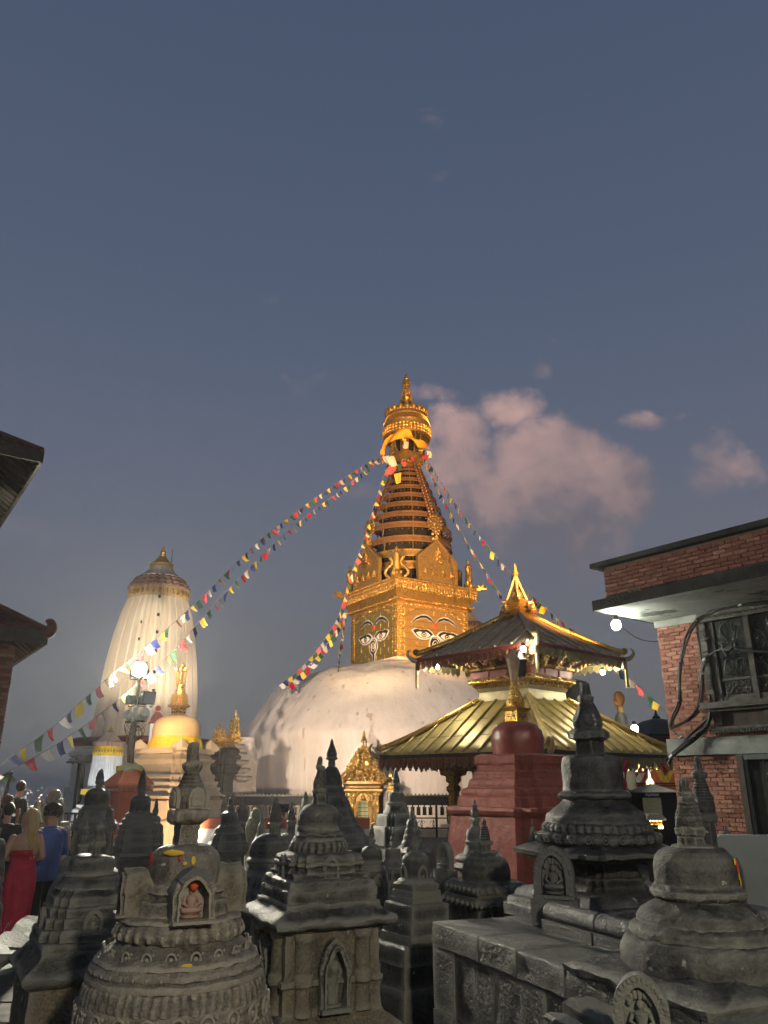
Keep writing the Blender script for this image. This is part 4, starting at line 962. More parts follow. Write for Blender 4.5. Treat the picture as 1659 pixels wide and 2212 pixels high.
# a plain pale buttress between that shrine and the dome
def buttress():
    D = 37; s = sat(1640, D); X = (527 - 829.5) * s; z = lambda y: zat(y, D)
    o = thing('stone_buttress', 'weathered pale buttress with carved brackets against left side of dome', 'buttress', (X, D, 0))
    m = MB(); m.loft('x', [(0, 26 * s), (z(1640), 26 * s), (z(1610), 20 * s), (z(1600), 18 * s), (z(1594), 18 * s)], rot=R(20), n=24, maxseg=.3); m.rough(.03, 2); m.build('shaft', STAINW, o)
    for i in range(5):
        b = MB(); y = 1612 + i * 17; b.loft('s', [(z(y + 10), .12), (z(y + 4), .34), (z(y), .40), (z(y - 3), .30)], rot=R(30), n=8, c=(-.35 + .1 * i, -.55)); b.rough(.02, 3, i); b.build('bracket', STAINW, o)
buttress()

# ================================================================== gilded shrine set into the dome
def gilded_shrine():
    D = 36.0; s = sat(1700, D); X = (785 - 829.5) * s; z = lambda y: zat(y, D)
    o = thing('gilded_shrine', 'ornate gilded shrine with pierced crown set against dome front', 'shrine', (X, D, 0))
    m = MB(); m.loft('s', [(0, 40 * s), (z(1790), 40 * s), (z(1788), 36 * s), (z(1778), 36 * s)], n=8, c=(0, .3)); m.build('plinth', STAINW, o)
    for sx in (-1, 1):
        m = MB(); m.loft('s', [(z(1779), 8.5 * s), (z(1774), 9 * s), (z(1772), 6.5 * s), (z(1722), 6.5 * s), (z(1719), 9 * s), (z(1712), 9.5 * s)], n=8, c=(sx * 27 * s, -.35)); m.build('pillar', GOLD_ORN, o)
        m = MB(); m.loft('s', [(z(1779), 5 * s), (z(1720), 4.5 * s), (z(1716), 7 * s)], n=8, c=(sx * 15 * s, -.25)); m.build('jamb', GOLD_D, o)
    m = MB(); m.prism([(-34 * s, z(1778)), (34 * s, z(1778)), (34 * s, z(1712)), (-34 * s, z(1712))], .15, .5); m.build('back_wall', GOLD_D, o, smooth=False)
    g = MB(); w = 11 * s
    for i in range(9): g.tube([(-w + 2 * w * i / 8, -.12, z(1778)), (-w + 2 * w * i / 8, -.12, z(1728))], .014, 4)
    for i in range(7): zz = z(1778) + (z(1728) - z(1778)) * i / 6; g.tube([(-w, -.12, zz), (w, -.12, zz)], .012, 4)
    g.build('iron_gate', IRON, o)
    m = MB(); m.prism([(-w, z(1777)), (w, z(1777)), (w, z(1729)), (-w, z(1729))], .08, .12); m.build('lit_interior', emissive('shrine_glow', (.75, .72, .30), .28), o, smooth=False)
    t = MB(); a_ = arch(44 * s, z(1706) - z(1730), .1, 16, .2); t.prism(a_, -.42, -.30)
    for j in range(len(a_)): t.ball((a_[j][0] * .86, -.44, a_[j][1] * .9), .08, 6, 4)
    buddha(t, (0, -.46, .03), .34); t.xf(TR(0, 0, z(1730))); t.build('tympanum', GOLD_D, o)
    for i, (y0, y1, hw) in enumerate(((1713, 1704, 41), (1704, 1698, 36), (1698, 1688, 44))):
        m = MB(); m.loft('s', [(z(y0), hw * s * .92), (z((y0 + y1) / 2), hw * s), (z(y1), hw * s), (z(y1) + .03, hw * s * .8)], n=12, c=(0, .3)); m.build('gilt_cornice', (GOLD_D, GOLD_D, BRONZE)[i], o)
    m = MB(); m.loft('s', [(z(1689), 40 * s), (z(1680), 34 * s), (z(1672), 31 * s), (z(1655), 33 * s), (z(1640), 27 * s), (z(1628), 17 * s), (z(1618), 9 * s), (z(1612), 6 * s)], n=16, c=(0, .3), maxseg=.2); rf = m.build('bell_roof', GOLD_ORN, o)
    b = MB(); random.seed(9)
    for i in range(130):
        y = random.uniform(1618, 1688); hw = 40 - (1689 - y) * .12 if y > 1655 else 33 - (1655 - y) * .66
        x = random.uniform(-hw, hw) * s; b.ball((x, .3 - hw * s - .02, z(y)), random.uniform(.05, .11), 6, 4)
    stuff(b.build('embossed_scrolls', GOLD_ORN, rf))
    for sx in (-1, 1):
        c = MB(); pts = []
        for i in range(20): t_ = i / 19; pts.append((sx * (42 - 42 * t_ + 7 * math.sin(t_ * 9)) * s, -.75 + .6 * t_, z(1690) + (z(1618) - z(1690)) * t_))
        c.tube(pts, [.15 - .08 * i / 19 for i in range(20)], 7)
        for p in pts[::2]: c.ball(Vector(p) + Vector((0, -.08, .03)), .12, 6, 4)
        c.build('crest_scroll', GOLD_ORN, o)
    m = MB(); m.ball((9 * s, -.55, z(1650)), .16, 14, 10, (1, .4, 1)); m.ball((-14 * s, -.55, z(1652)), .12, 12, 8, (1, .4, 1)); m.build('gilt_boss', GOLD, o)
    for j in range(6):
        a = j * math.pi / 3 + .3; c = MB(); c.tube([(8 * s * math.cos(a), .3 + 8 * s * math.sin(a), z(1618)), (6.5 * s * math.cos(a), .3 + 6.5 * s * math.sin(a), z(1602)), (.5 * s * math.cos(a), .3 + .5 * s * math.sin(a), z(1585))], .026, 5); c.build('crown_rib', GOLD_D, o)
    for y, r_ in ((1612, 7.5), (1603, 6.5), (1595, 4)):
        n = 16; c = MB(); c.tube([(r_ * s * math.cos(j * 6.2832 / n), .3 + r_ * s * math.sin(j * 6.2832 / n), z(y)) for j in range(n + 1)], .02, 4); c.build('crown_hoop', GOLD_D, o)
    c = MB(); c.loft('r', [(z(1618), .10), (z(1606), .12), (z(1596), .04), (z(1586), .07), (z(1576), .01)], n=10, c=(0, .3)); c.build('top_finial', GOLD, o)
    # white arch built round it on the dome
    ar = MB(); oo = arch(104 * s, z(1598) - z(1790), .42, 18, .35); ii = [(x * .84, zz * .93) for x, zz in oo]; ar.band(oo, ii, .2, 1.8); ar.xf(TR(0, 0, z(1790))); ar.rough(.03, 2); ar.build('plaster_arch', WHITEWASH, o)
gilded_shrine()
def gilt_image():
    D = 36.4; s = sat(1700, D); X = (843 - 829.5) * s
    o = thing('gilt_lamp_stand', 'slim gilt lantern stand beside gilded shrine on the dome', 'lantern', (X, D, 0)); z = lambda y: zat(y, D)
    m = MB(); m.loft('s', [(0, .22), (z(1760), .22), (z(1755), .14), (z(1712), .13), (z(1708), .19)], n=8); m.build('post', STAINW, o)
    m = MB(); m.loft('s', [(z(1709), .19), (z(1702), .20), (z(1700), .10), (z(1690), .12), (z(1688), .22), (z(1682), .22), (z(1680), .08), (z(1672), .06), (z(1668), .01)], n=8); m.build('gilt_head', GOLD, o)
gilt_image()

# ================================================================== prayer wheel railing
def railing(px0, px1, D, label, seed):
    s = sat(1750, D); z = lambda y: zat(y, D); x0, x1 = (px0 - 829.5) * s, (px1 - 829.5) * s; ln = x1 - x0
    o = thing('prayer_wheel_railing', label, 'railing', (x0, D, 0))
    m = MB(); m.prism([(-.42, z(1738)), (.30, z(1738)), (.18, z(1718)), (-.30, z(1722))], 0, ln, RZ(-math.pi / 2)); m.build('tin_canopy', IRON, o, smooth=False)
    b = MB()
    for i in range(int(ln / .16)): b.ball((.08 + i * .16, -.30, z(1716)), .045, 6, 4)
    b.tube([(0, -.30, z(1718.5)), (ln, -.30, z(1718.5))], .03, 5); stuff(b.build('canopy_beads', STONE_G, o))
    n = int(ln / .245); wheel = MB(); wheel.loft('r', [(-.16, .03), (-.155, .085), (-.12, .088), (-.115, .080), (.115, .080), (.12, .088), (.155, .085), (.16, .03), (.20, .025), (.22, .04), (.26, .02), (.3, .012)], n=12)
    me = wheel.mesh('prayer_wheel'); me.materials.append(material('wheel_copper', (.10, .075, .05), (.06, .045, .03), scale=8, rough=.45, metal=.6)); me.polygons.foreach_set('use_smooth', [True] * len(me.polygons)); me.set_sharp_from_angle(angle=R(35))
    for i in range(n):
        if (i % 6) == 5: continue
        inst('prayer_wheel', me, o, TR(.2 + i * .245, 0, z(1752)))
    for i in range(n // 6 + 1):
        p = MB(); p.box((.2 + (i * 6 - 1) * .245, 0, z(1790) / 2 + z(1736) / 2 - .2), (.09, .09, z(1736) - z(1790) + .4)); p.build('post', IRON, o, smooth=False)
    r_ = MB()
    for y in (1738, 1767, 1789): r_.tube([(0, 0, z(y)), (ln, 0, z(y))], .025, 5)
    r_.build('rail', IRON, o)
    for i in range(n // 6):
        for k in range(3):
            xc = .2 + (i * 6 + .5 + 2 * k) * .245; sc = MB(); zc = z(1778)
            for sd in (-1, 1): sc.tube([(xc + sd * (.03 + .018 * t) * math.cos(t * .55) + sd * .09, 0, zc + (.03 + .018 * t) * math.sin(t * .55)) for t in range(11)], .012, 4)
            sc.tube([(xc, 0, z(1788)), (xc, 0, z(1768))], .012, 4); sc.build('iron_scroll', IRON, o)
    w = MB(); w.box((ln / 2, .25, z(1792) / 2), (ln, .5, z(1792))); w.build('kerb', STAINW, o, smooth=False)
railing(498, 735, 34.0, 'prayer wheel railing between dark shrine and gilded shrine', 1)
railing(868, 975, 34.0, 'prayer wheel railing between gilded shrine and golden pagoda', 2)
def red_ledge():
    D = 24; z = lambda y: zat(y, D); s = sat(1780, D)
    o = thing('painted_ledge', 'long low ledge painted terracotta above a white band', 'ledge', ((600 - 829.5) * s, D, 0)); L0 = (820 - 425) * s
    m = MB(); m.box((0, .3, (z(1768) + z(1790)) / 2), (L0, .75, z(1768) - z(1790))); m.rough(.004, 6); m.build('terracotta_face', material('terracotta', (.50, .16, .09), (.40, .12, .07), (.45, .15, .09), scale=4, rough=.85, bump=.25), o, smooth=False)
    m = MB(); m.box((0, .32, z(1790) / 2 - .003), (L0, .7, z(1790))); m.build('white_band', LIME, o, smooth=False)
red_ledge()

# ================================================================== the golden two-roofed pagoda
PGD = 25.0
PGX = (1136 - 829.5) * sat(1630, PGD)
pagoda = thing('golden_pagoda', 'two-roofed pagoda temple with ribbed gilt metal roofs and hanging fringe', 'temple', (PGX, PGD, 0))
PGR = R(43)
def pz(y): return zat(y, PGD)
def ps(y): return sat(y, PGD)
def pagoda_roof(y_eave, y_top, hd_eave, hd_top, mt_sheet, mt_rib, nrib, seed, edge_col, horn=1.0):
    # square hipped roof turned by PGR; hd = half diagonals (picture units)
    ze, zt = pz(y_eave), pz(y_top); he = hd_eave * ps(y_eave) / math.sqrt(2); ht = hd_top * ps(y_top) / math.sqrt(2)
    rnd = random.Random(seed)
    for k in range(4):
        th = PGR + k * math.pi / 2; M4 = RZ(th + math.pi / 2)      # local: -y outward, x along eave
        slope = MB(); nx, ny = 14, 7; v = []; f = []
        for j in range(ny + 1):
            t = j / ny; h = ht + (he - ht) * t; zz = zt + (ze - zt) * t - .04 * math.sin(math.pi * t) * (zt - ze) * .35
            for i in range(nx + 1):
                q = 2 * i / nx - 1; lift = .04 * max(0, abs(q) - .6) ** 2 * 6 * t ** 3; v.append((q * h, -h, zz + lift + rnd.uniform(-.004, .004)))
        for j in range(ny):
            for i in range(nx): a = j * (nx + 1) + i; f.append((a, a + nx + 1, a + nx + 2, a + 1))
        slope.add(v, f); slope.xf(M4); so = slope.build('roof_slope', mt_sheet, pagoda, ang=30, fix=False)
        md = so.modifiers.new('thickness', 'SOLIDIFY'); md.thickness = .05; md.offset = -1
        for i in range(nrib):                 # standing ribs, running down the slope
            q = (i + .5) / nrib * 2 - 1; x = q * he
            h0 = max(ht * .98, abs(x) + .03)
            if h0 > he - .12: continue
            t0 = (h0 - ht) / (he - ht); pts = []
            for j in range(7):
                t = t0 + (.985 - t0) * j / 6; h = ht + (he - ht) * t; qq = x / h; lift = .04 * max(0, abs(qq) - .6) ** 2 * 6 * t ** 3
                pts.append((x, -h, zt + (ze - zt) * t - .04 * math.sin(math.pi * t) * (zt - ze) * .35 + lift + .03))
            r_ = MB(); r_.tube(pts, .036, 8); r_.ball(Vector(pts[-1]) + Vector((0, -.01, .01)), .055, 8, 6); r_.xf(M4); r_.build('roof_rib', mt_rib, pagoda, ang=60)
        # sheet seams across
        for t in (.36, .68):
            h = ht + (he - ht) * t; zz = zt + (ze - zt) * t - .04 * math.sin(math.pi * t) * (zt - ze) * .35 + .008
            sm = MB(); sm.tube([(-h, -h, zz), (h, -h, zz)], .010, 4); sm.xf(M4); sm.build('sheet_seam', mt_rib, pagoda)
        # eave board and drip fringe
        eb = MB(); eb.prism([(-he - .02, ze - .10), (he + .02, ze - .10), (he + .02, ze + .03), (he * .8, ze - .005), (-he * .8, ze - .005), (-he - .02, ze + .03)], -he - .03, -he + .06); eb.xf(M4); eb.build('eave_board', edge_col, pagoda, smooth=False)
        sf = MB(); sf.add([(-he, -he + .05, ze - .07), (he, -he + .05, ze - .07), (he * .45, -he * .45, ze + .22), (-he * .45, -he * .45, ze + .22)], [(0, 1, 2, 3)]); sf.xf(M4); s_ = sf.build('soffit', DARKWOOD, pagoda, smooth=False)
        s_.modifiers.new('thickness', 'SOLIDIFY').thickness = .04
    # hip ridges with upturned horns
    for k in range(4):
        a = PGR + math.pi / 4 + k * math.pi / 2; d0, d1 = ht * 1.414, he * 1.414; pts = []
        for j in range(9):
            t = j / 8; pts.append(((d0 + (d1 - d0) * t), 0, zt + (ze - zt) * t - .04 * math.sin(math.pi * t) * (zt - ze) * .35 + .06 + .12 * t ** 4))
        r_ = MB(); r_.tube(pts, [.085] * 9, 8); r_.xf(RZ(a)); r_.build('hip_ridge', (GOLD if k != 2 else mt_rib), pagoda, ang=60)
        cap = MB(); cap.ball((d1 - .02, 0, ze + .24), .11, 8, 6); cap.xf(RZ(a)); cap.build('ridge_cap', GOLD_D, pagoda)
        hn = MB(); hp = [(d1 - .15, 0, ze - .04), (d1 + .10 * horn, 0, ze - .02), (d1 + .28 * horn, 0, ze + .06), (d1 + .40 * horn, 0, ze + .24 * horn), (d1 + .36 * horn, 0, ze + .42 * horn), (d1 + .24 * horn, 0, ze + .50 * horn)]
        hn.tube(bez(hp, 5), [.10 - .085 * (i / 25) for i in range(26)], 8); hn.xf(RZ(a)); hn.build('corner_horn', BRASS_D, pagoda, ang=60)
    return ze, zt, he, ht
def fringe(ze, he, n, h, mt_, alt):
    tab = MB(); o = [(-.5, 0), (.5, 0), (.5, -.62), (.40, -.86), (.18, -.98), (0, -1.0), (-.18, -.98), (-.40, -.86), (-.5, -.62)]; tab.prism(o, -.02, .02)
    tab.band([(x * .8, -.10 + z * .82) for x, z in o], [(x * .52, -.16 + z * .68) for x, z in o], -.045, -.015, closed=True); tab.ball((0, -.02, -.5), .16, 6, 4, (1, .3, 1.6)); tab.ball((0, 0, -1.08), .09, 6, 4, (1, 1, 1.3))
    me = tab.mesh('fringe_tab'); me.materials.append(mt_); me2 = me.copy(); me2.materials.clear(); me2.materials.append(alt)
    w = 2 * he / n
    for k in range(4):
        th = PGR + k * math.pi / 2
        for i in range(n):
            if random.random() < .02: continue
            inst('fringe_tab', me if k != 2 else me2, pagoda, RZ(th + math.pi / 2) @ TR(-he + w * (i + .5), -he + .01 + random.uniform(-.01, .01), ze - .09) @ RX(random.uniform(-.12, .12)) @ SCL(w * .9, .7, h * random.uniform(.9, 1.08)))
lo = pagoda_roof(1632, 1516, 318, 96, BRASS, BRASS, 12, 1, DARKWOOD, .7)
up = pagoda_roof(1424, 1336, 226, 34, BRASS_D, BRASS_D, 8, 2, REDPAINT, .65)
FR_G = material('fringe_gilt', (.50, .42, .20), (.30, .24, .10), scale=9, rough=.45, metal=.6, bump=.5)
FR_R = material('fringe_copper', (.34, .15, .075), (.20, .085, .045), scale=9, rough=.5, metal=.5, bump=.5)
fringe(lo[0], lo[2], 26, .31, FR_G, FR_R); fringe(up[0], up[2], 20, .25, FR_G, FR_R)
def pagoda_body():
    K = 1 / math.sqrt(2)
    def tier(pts, nm, mt_, kind='s'):
        m = MB(); m.loft(kind, [(pz(y) if y else 0.0, hw * ps(y or 1632) * K) for y, hw in pts], rot=PGR, n=16); return m.build(nm, mt_, pagoda)
    RED = material('painted_lattice', (.30, .06, .035), (.18, .035, .022), scale=7, rough=.7, bump=.4)
    # ground storey
    tier([(None, 178), (1790, 178), (1786, 168), (1780, 168)], 'stone_plinth', STONE_G)
    tier([(1785, 118), (1640, 118), (1600, 112)], 'cella_wall', DARKWOOD)
    for k in range(4):
        a = PGR + math.pi / 4 + k * math.pi / 2; d0 = 158 * ps(1640)
        c = MB(); zb = pz(1780); zt = pz(1655)
        c.loft('s', [(zb, .17), (zb + .3, .17), (zb + .34, .12), (zb + .9, .12), (zb + .95, .16), (zb + 1.05, .16), (zb + 1.1, .11), (zt - .5, .11), (zt - .45, .16), (zt - .3, .17), (zt - .26, .28), (zt - .12, .30), (zt, .22)], n=8, rot=PGR, c=(d0 * math.cos(a), d0 * math.sin(a)))
        c.build('gilt_column', GOLD_ORN, pagoda)
    for k in range(4):
        th = PGR + k * math.pi / 2; M4 = RZ(th + math.pi / 2); he = 158 * ps(1640) * K
        b = MB(); b.box((0, -he, pz(1653)), (2 * he, .2, .18)); b.box((0, -he - .04, pz(1662)), (2 * he + .1, .1, .1)); b.xf(M4); bm_ = b.build('carved_beam', GOLD_D, pagoda, smooth=False)
        dt = MB()
        for i in range(18): dt.ball((-he + 2 * he * (i + .5) / 18, -he - .09, pz(1660)), .06, 6, 4)
        dt.xf(M4); dt.build('beam_beads', GOLD, bm_)
        for i in range(5):                    # roof struts of the lower roof
            x = (-.8 + .4 * i) * he; st = MB(); st.tube([(x, -he * .98, pz(1660)), (x * 1.12, -he - .35, pz(1640) - .02), (x * 1.25, -lo[2] * .86, lo[0] + .02)], [.07, .09, .06], 7)
            st.ball((x * 1.1, -he - .3, pz(1643)), .13, 8, 6); st.ball((x * 1.12, -he - .42, pz(1638)), .09, 8, 6); st.xf(M4); st.build('carved_strut', GOLD_D, pagoda)
        br = MB()
        for i in range(9): x = (-1 + .25 * i) * he; br.loft('r', [(pz(1656), .05), (pz(1649), .15), (pz(1643), .08), (pz(1637), .20)], n=10, c=(x, -he - .12))
        br.xf(M4); br.build('bracket_row', DARKWOOD, pagoda)
    # upper storey
    tier([(1524, 98), (1512, 97), (1508, 94), (1497, 93), (1494, 97), (1488, 99)], 'upper_wall', material('pale_gilt', (.44, .37, .19), (.30, .25, .12), (.38, .32, .16), scale=4, rough=.5, metal=.3, bump=.35))
    tier([(1489, 99), (1484, 107), (1479, 108), (1476, 112), (1471, 118), (1468, 112)], 'bracket_cornice', GOLD_ORN)
    tier([(1470, 108), (1452, 110)], 'red_frieze', RED)
    tier([(1453, 122), (1448, 126), (1446, 124)], 'balcony_rail', GOLD_D)
    tier([(1447, 106), (1395, 106)], 'upper_cella', RED)
    for k in range(4):
        th = PGR + k * math.pi / 2; M4 = RZ(th + math.pi / 2); hw = 112 * ps(1450) * K
        bd = MB()
        for i in range(26): bd.ball((-hw + 2 * hw * (i + .5) / 26, -hw - .02, pz(1477)), .05, 6, 4)
        bd.xf(M4); bd.build('cornice_beads', GOLD, pagoda)
        nn = 5
        for i in range(nn):
            x = (-1 + 2 * i / (nn - 1)) * hw * .92; xo = (-1 + 2 * i / (nn - 1)) * up[2] * .74
            st = MB(); p0, p1 = Vector((x, -hw - .04, pz(1449))), Vector((xo, -up[2] * .74, up[0] + .10)); d = p1 - p0; sd = Vector((1, 0, 0)); nn_ = d.normalized().cross(sd)
            v = []
            for q, w, h in ((0, .085, .05), (.5, .10, .07), (1, .085, .05)):
                c = p0 + d * q; v += [c - sd * w - nn_ * h, c + sd * w - nn_ * h, c + sd * w + nn_ * h, c - sd * w + nn_ * h]
            st.rings([v[0:4], v[4:8], v[8:12]])
            for q in range(6): st.ball(p0 + d * (.1 + .16 * q) - nn_ * (.07) * (1 if nn_.z > 0 else -1), .08, 7, 5, (1, .8, 1))
            st.xf(M4); st.build('carved_strut', GOLD_D, pagoda)
            if i < nn - 1:
                xm = x + hw * .92 / (nn - 1); la = MB(); w_ = hw * .30
                for q in range(6):
                    for sg in (-1, 1): la.tube([(xm + (-1 + .4 * q) * w_, -hw + .0, pz(1446)), (xm + (-1 + .4 * q) * w_ + sg * .38, -hw + .0, pz(1446) + .55)], .016, 4)
                la.xf(M4); la.build('lattice_screen', material('lattice_red', (.42, .11, .06), (.3, .07, .04), rough=.6, bump=.2), pagoda)
        for i in range(3):
            x = (-.62 + .62 * i) * hw; pn = MB(); pn.box((x, -hw + .03, pz(1461)), (.55 * hw, .04, .26)); pn.xf(M4); pn.build('red_panel', material('panel_red', (.24, .038, .022), rough=.6, bump=.2), pagoda, smooth=False)
    # hanging ribbons at three upper corners
    for k in range(4):
        a = PGR + math.pi / 4 + k * math.pi / 2; d0 = up[2] * 1.40
        rb = MB()
        for j in range(9): rb.ball((d0 * math.cos(a), d0 * math.sin(a), up[0] - .18 - .085 * j), .055, 6, 4, (1, .5, 1.2))
        rb.build('hanging_pendant', FR_G, pagoda)
    # crown: stepped gilt base, bell, tripod
    t = [[(1340, 40), (1334, 46), (1330, 42)], [(1331, 44), (1327, 36), (1323, 30)], [(1324, 27), (1320, 33), (1317, 33), (1314, 25)], [(1315, 22), (1309, 28), (1306, 29), (1303, 20)], [(1304, 20), (1299, 24), (1296, 24), (1293, 15)]]
    for q in t: tier(q, 'crown_step', GOLD)
    for k in range(4):
        th = PGR + k * math.pi / 2; q = MB(); buddha(q, (0, -.62, 0), .42); q.xf(RZ(th + math.pi / 2) @ TR(0, 0, pz(1331))); q.build('crown_figure', GOLD, pagoda, ang=60)
        a = th + math.pi / 4; l_ = MB(); pts = [Vector((.30 * (1 - t_) * math.cos(a) * 1.05, .30 * (1 - t_) * math.sin(a) * 1.05, pz(1294) + (pz(1242) - pz(1294)) * t_)) for t_ in [i / 10 for i in range(11)]]; l_.tube(pts, .035, 6)
        for p in pts: l_.ball(p, .042, 6, 4)
        l_.build('tripod_leg', BRASS, pagoda)
        hn = MB(); hn.tube([(.36 * math.cos(a), .36 * math.sin(a), pz(1302)), (.5 * math.cos(a), .5 * math.sin(a), pz(1300)), (.53 * math.cos(a), .53 * math.sin(a), pz(1294))], [.05, .04, .01], 6); hn.build('crown_horn', GOLD, pagoda)
    m = MB(); m.loft('r', [(pz(1295), .16), (pz(1289), .20), (pz(1281), .18), (pz(1278), .10), (pz(1275), .13), (pz(1270), .05), (pz(1265), .09), (pz(1259), .03), (pz(1255), .05), (pz(1246), .01)], n=16); m.build('bell_finial', GOLD, pagoda)
    m = MB(); m.loft('r', [(pz(1246), .05), (pz(1241), .11), (pz(1238), .11), (pz(1236), .07), (pz(1233), .08), (pz(1230), .055), (pz(1227), .06), (pz(1217), .01)], n=12); m.build('top_finial', GOLD_D, pagoda)
pagoda_body()
# ================================================================== stone chaityas of the courtyard
def chaitya(label, x, D, mt_, parts, rot=R(25), yref=1850, niches=(), rough=.006, rf=7.0, name='stone_chaitya', n=48, seg=.06, group=None, daub=()):
    X = (x - 829.5) * sat(yref, D)
    o = thing(name, label, 'chaitya', (X, D, 0), 0, group)
    for i, p in enumerate(parts):
        kind, nm, pts = p[0], p[1], p[2]; op = p[3] if len(p) > 3 else {}
        ro = op.get('rot', rot if kind != 'r' else 0.0)
        k = 1.0 if kind == 'r' else 1 / ext(kind, ro)
        pr = [(0.0 if y == 'g' else zat(y, D), hw * sat(2150 if y == 'g' else y, D) * k) for y, hw in pts]
        pr.sort(key=lambda q: q[0])
        if pts[0][0] != 'g' and not all(a[0] >= b[0] for a, b in zip([q for q in pts if q[0] != 'g'], [q for q in pts if q[0] != 'g'][1:])):
            pr = list(reversed([(zat(y, D), hw * sat(y, D) * k) for y, hw in pts])) if pts[0][0] < pts[-1][0] else pr
        m = MB(); cxy = op.get('c', (0, 0)); nn = op.get('n', n)
        m.loft(kind, pr, rot=ro, n=nn if not op.get('pet') else max(nn, op['pet'] * 6), maxseg=op.get('seg', seg), pet=op.get('pet', 0), amp=op.get('amp', .06), c=cxy)
        m.rough(op.get('rough', rough), rf, i * 1.3 + x * .01)
        for (by, bh, bn, br) in op.get('beads', ()):
            for j in range(bn):
                a = 2 * math.pi * (j + .5) / bn; m.ball((bh * sat(by, D) * math.cos(a) + cxy[0], bh * sat(by, D) * math.sin(a) + cxy[1], zat(by, D)), br, 7, 5, (.8, .8, 1.1))
        for (by, bh, bn, br) in op.get('rings', ()):      # carved roundels
            for j in range(bn):
                a = 2 * math.pi * (j + .5) / bn; t_ = MB(); t_.tube([(br * math.cos(q * .5236), 0, br * 1.15 * math.sin(q * .5236)) for q in range(13)], br * .24, 6); t_.ball((0, 0, 0), br * .42, 8, 6, (1, .7, 1.1)); t_.ball((br * 1.35, 0, br * .9), br * .3, 6, 5); t_.ball((br * 1.35, 0, -br * .9), br * .3, 6, 5)
                t_.xf(TR(bh * sat(by, D) * math.cos(a), bh * sat(by, D) * math.sin(a), zat(by, D)) @ RZ(a + math.pi / 2)); m.add(t_.v, t_.f)
        m.build(nm, op.get('mat', mt_), o, ang=42)
    for q in niches:                          # (azimuth deg, radius px, y bottom, height px, width px, opts)
        th, r_, y0, h, w = R(q[0]), q[1] * sat(q[2], D), q[2], q[3] * sat(q[2], D), q[4] * sat(q[2], D)
        op = q[5] if len(q) > 5 else {}
        niche(o, (r_ * math.cos(th), r_ * math.sin(th), zat(y0, D)), th, w, h, STONE_O if op.get('m') else mt_, depth=op.get('d', w * .34), stand=op.get('stand', False), figm=op.get('figm'), back=op.get('back'))
    for (az, r_, y, w, h, c) in daub:         # smears of vermilion and turmeric paste
        th = R(az); d = MB(); d.ball((0, 0, 0), 1, 10, 6, (w * sat(y, D), .006, h * sat(y, D))); d.xf(TR(r_ * sat(y, D) * math.cos(th), r_ * sat(y, D) * math.sin(th), zat(y, D)) @ RZ(th + math.pi / 2)); d.rough(.003, 30); d.build('pigment_smear', c, o, ang=60)
    return o
VERM = material('vermilion', (.55, .05, .03), (.40, .04, .03), scale=12, rough=.6, bump=.3)
TURM = material('turmeric', (.72, .48, .04), (.60, .36, .03), scale=12, rough=.6, bump=.3)
def spire_std(y0, y1, hw, kind='r', collar=True, rings=0, ytop=None):
    # slim stone spire: slab at y1, bulb, collar, stub
    h = y1 - y0
    return [('o', 'spire', [(y1 - h * .16, hw * .72), (y1 - h * .30, hw * .98), (y1 - h * .42, hw * .92), (y1 - h * .60, hw * .55), (y1 - h * .66, hw * .42)], {'seg': .03}),
            ('r', 'collar', [(y1 - h * .64, hw * .5), (y1 - h * .68, hw * .66), (y1 - h * .74, hw * .62), (y1 - h * .77, hw * .4)], {'seg': .02}),
            ('o', 'spire_stub', [(y1 - h * .76, hw * .42), (y1 - h * .97, hw * .32), (y0, hw * .18)], {'seg': .03}),
            ('s', 'spire_slab', [(y1, hw * .95), (y1 - h * .03, hw * 1.3), (y1 - h * .12, hw * 1.3), (y1 - h * .16, hw * .95)], {'seg': .03})]

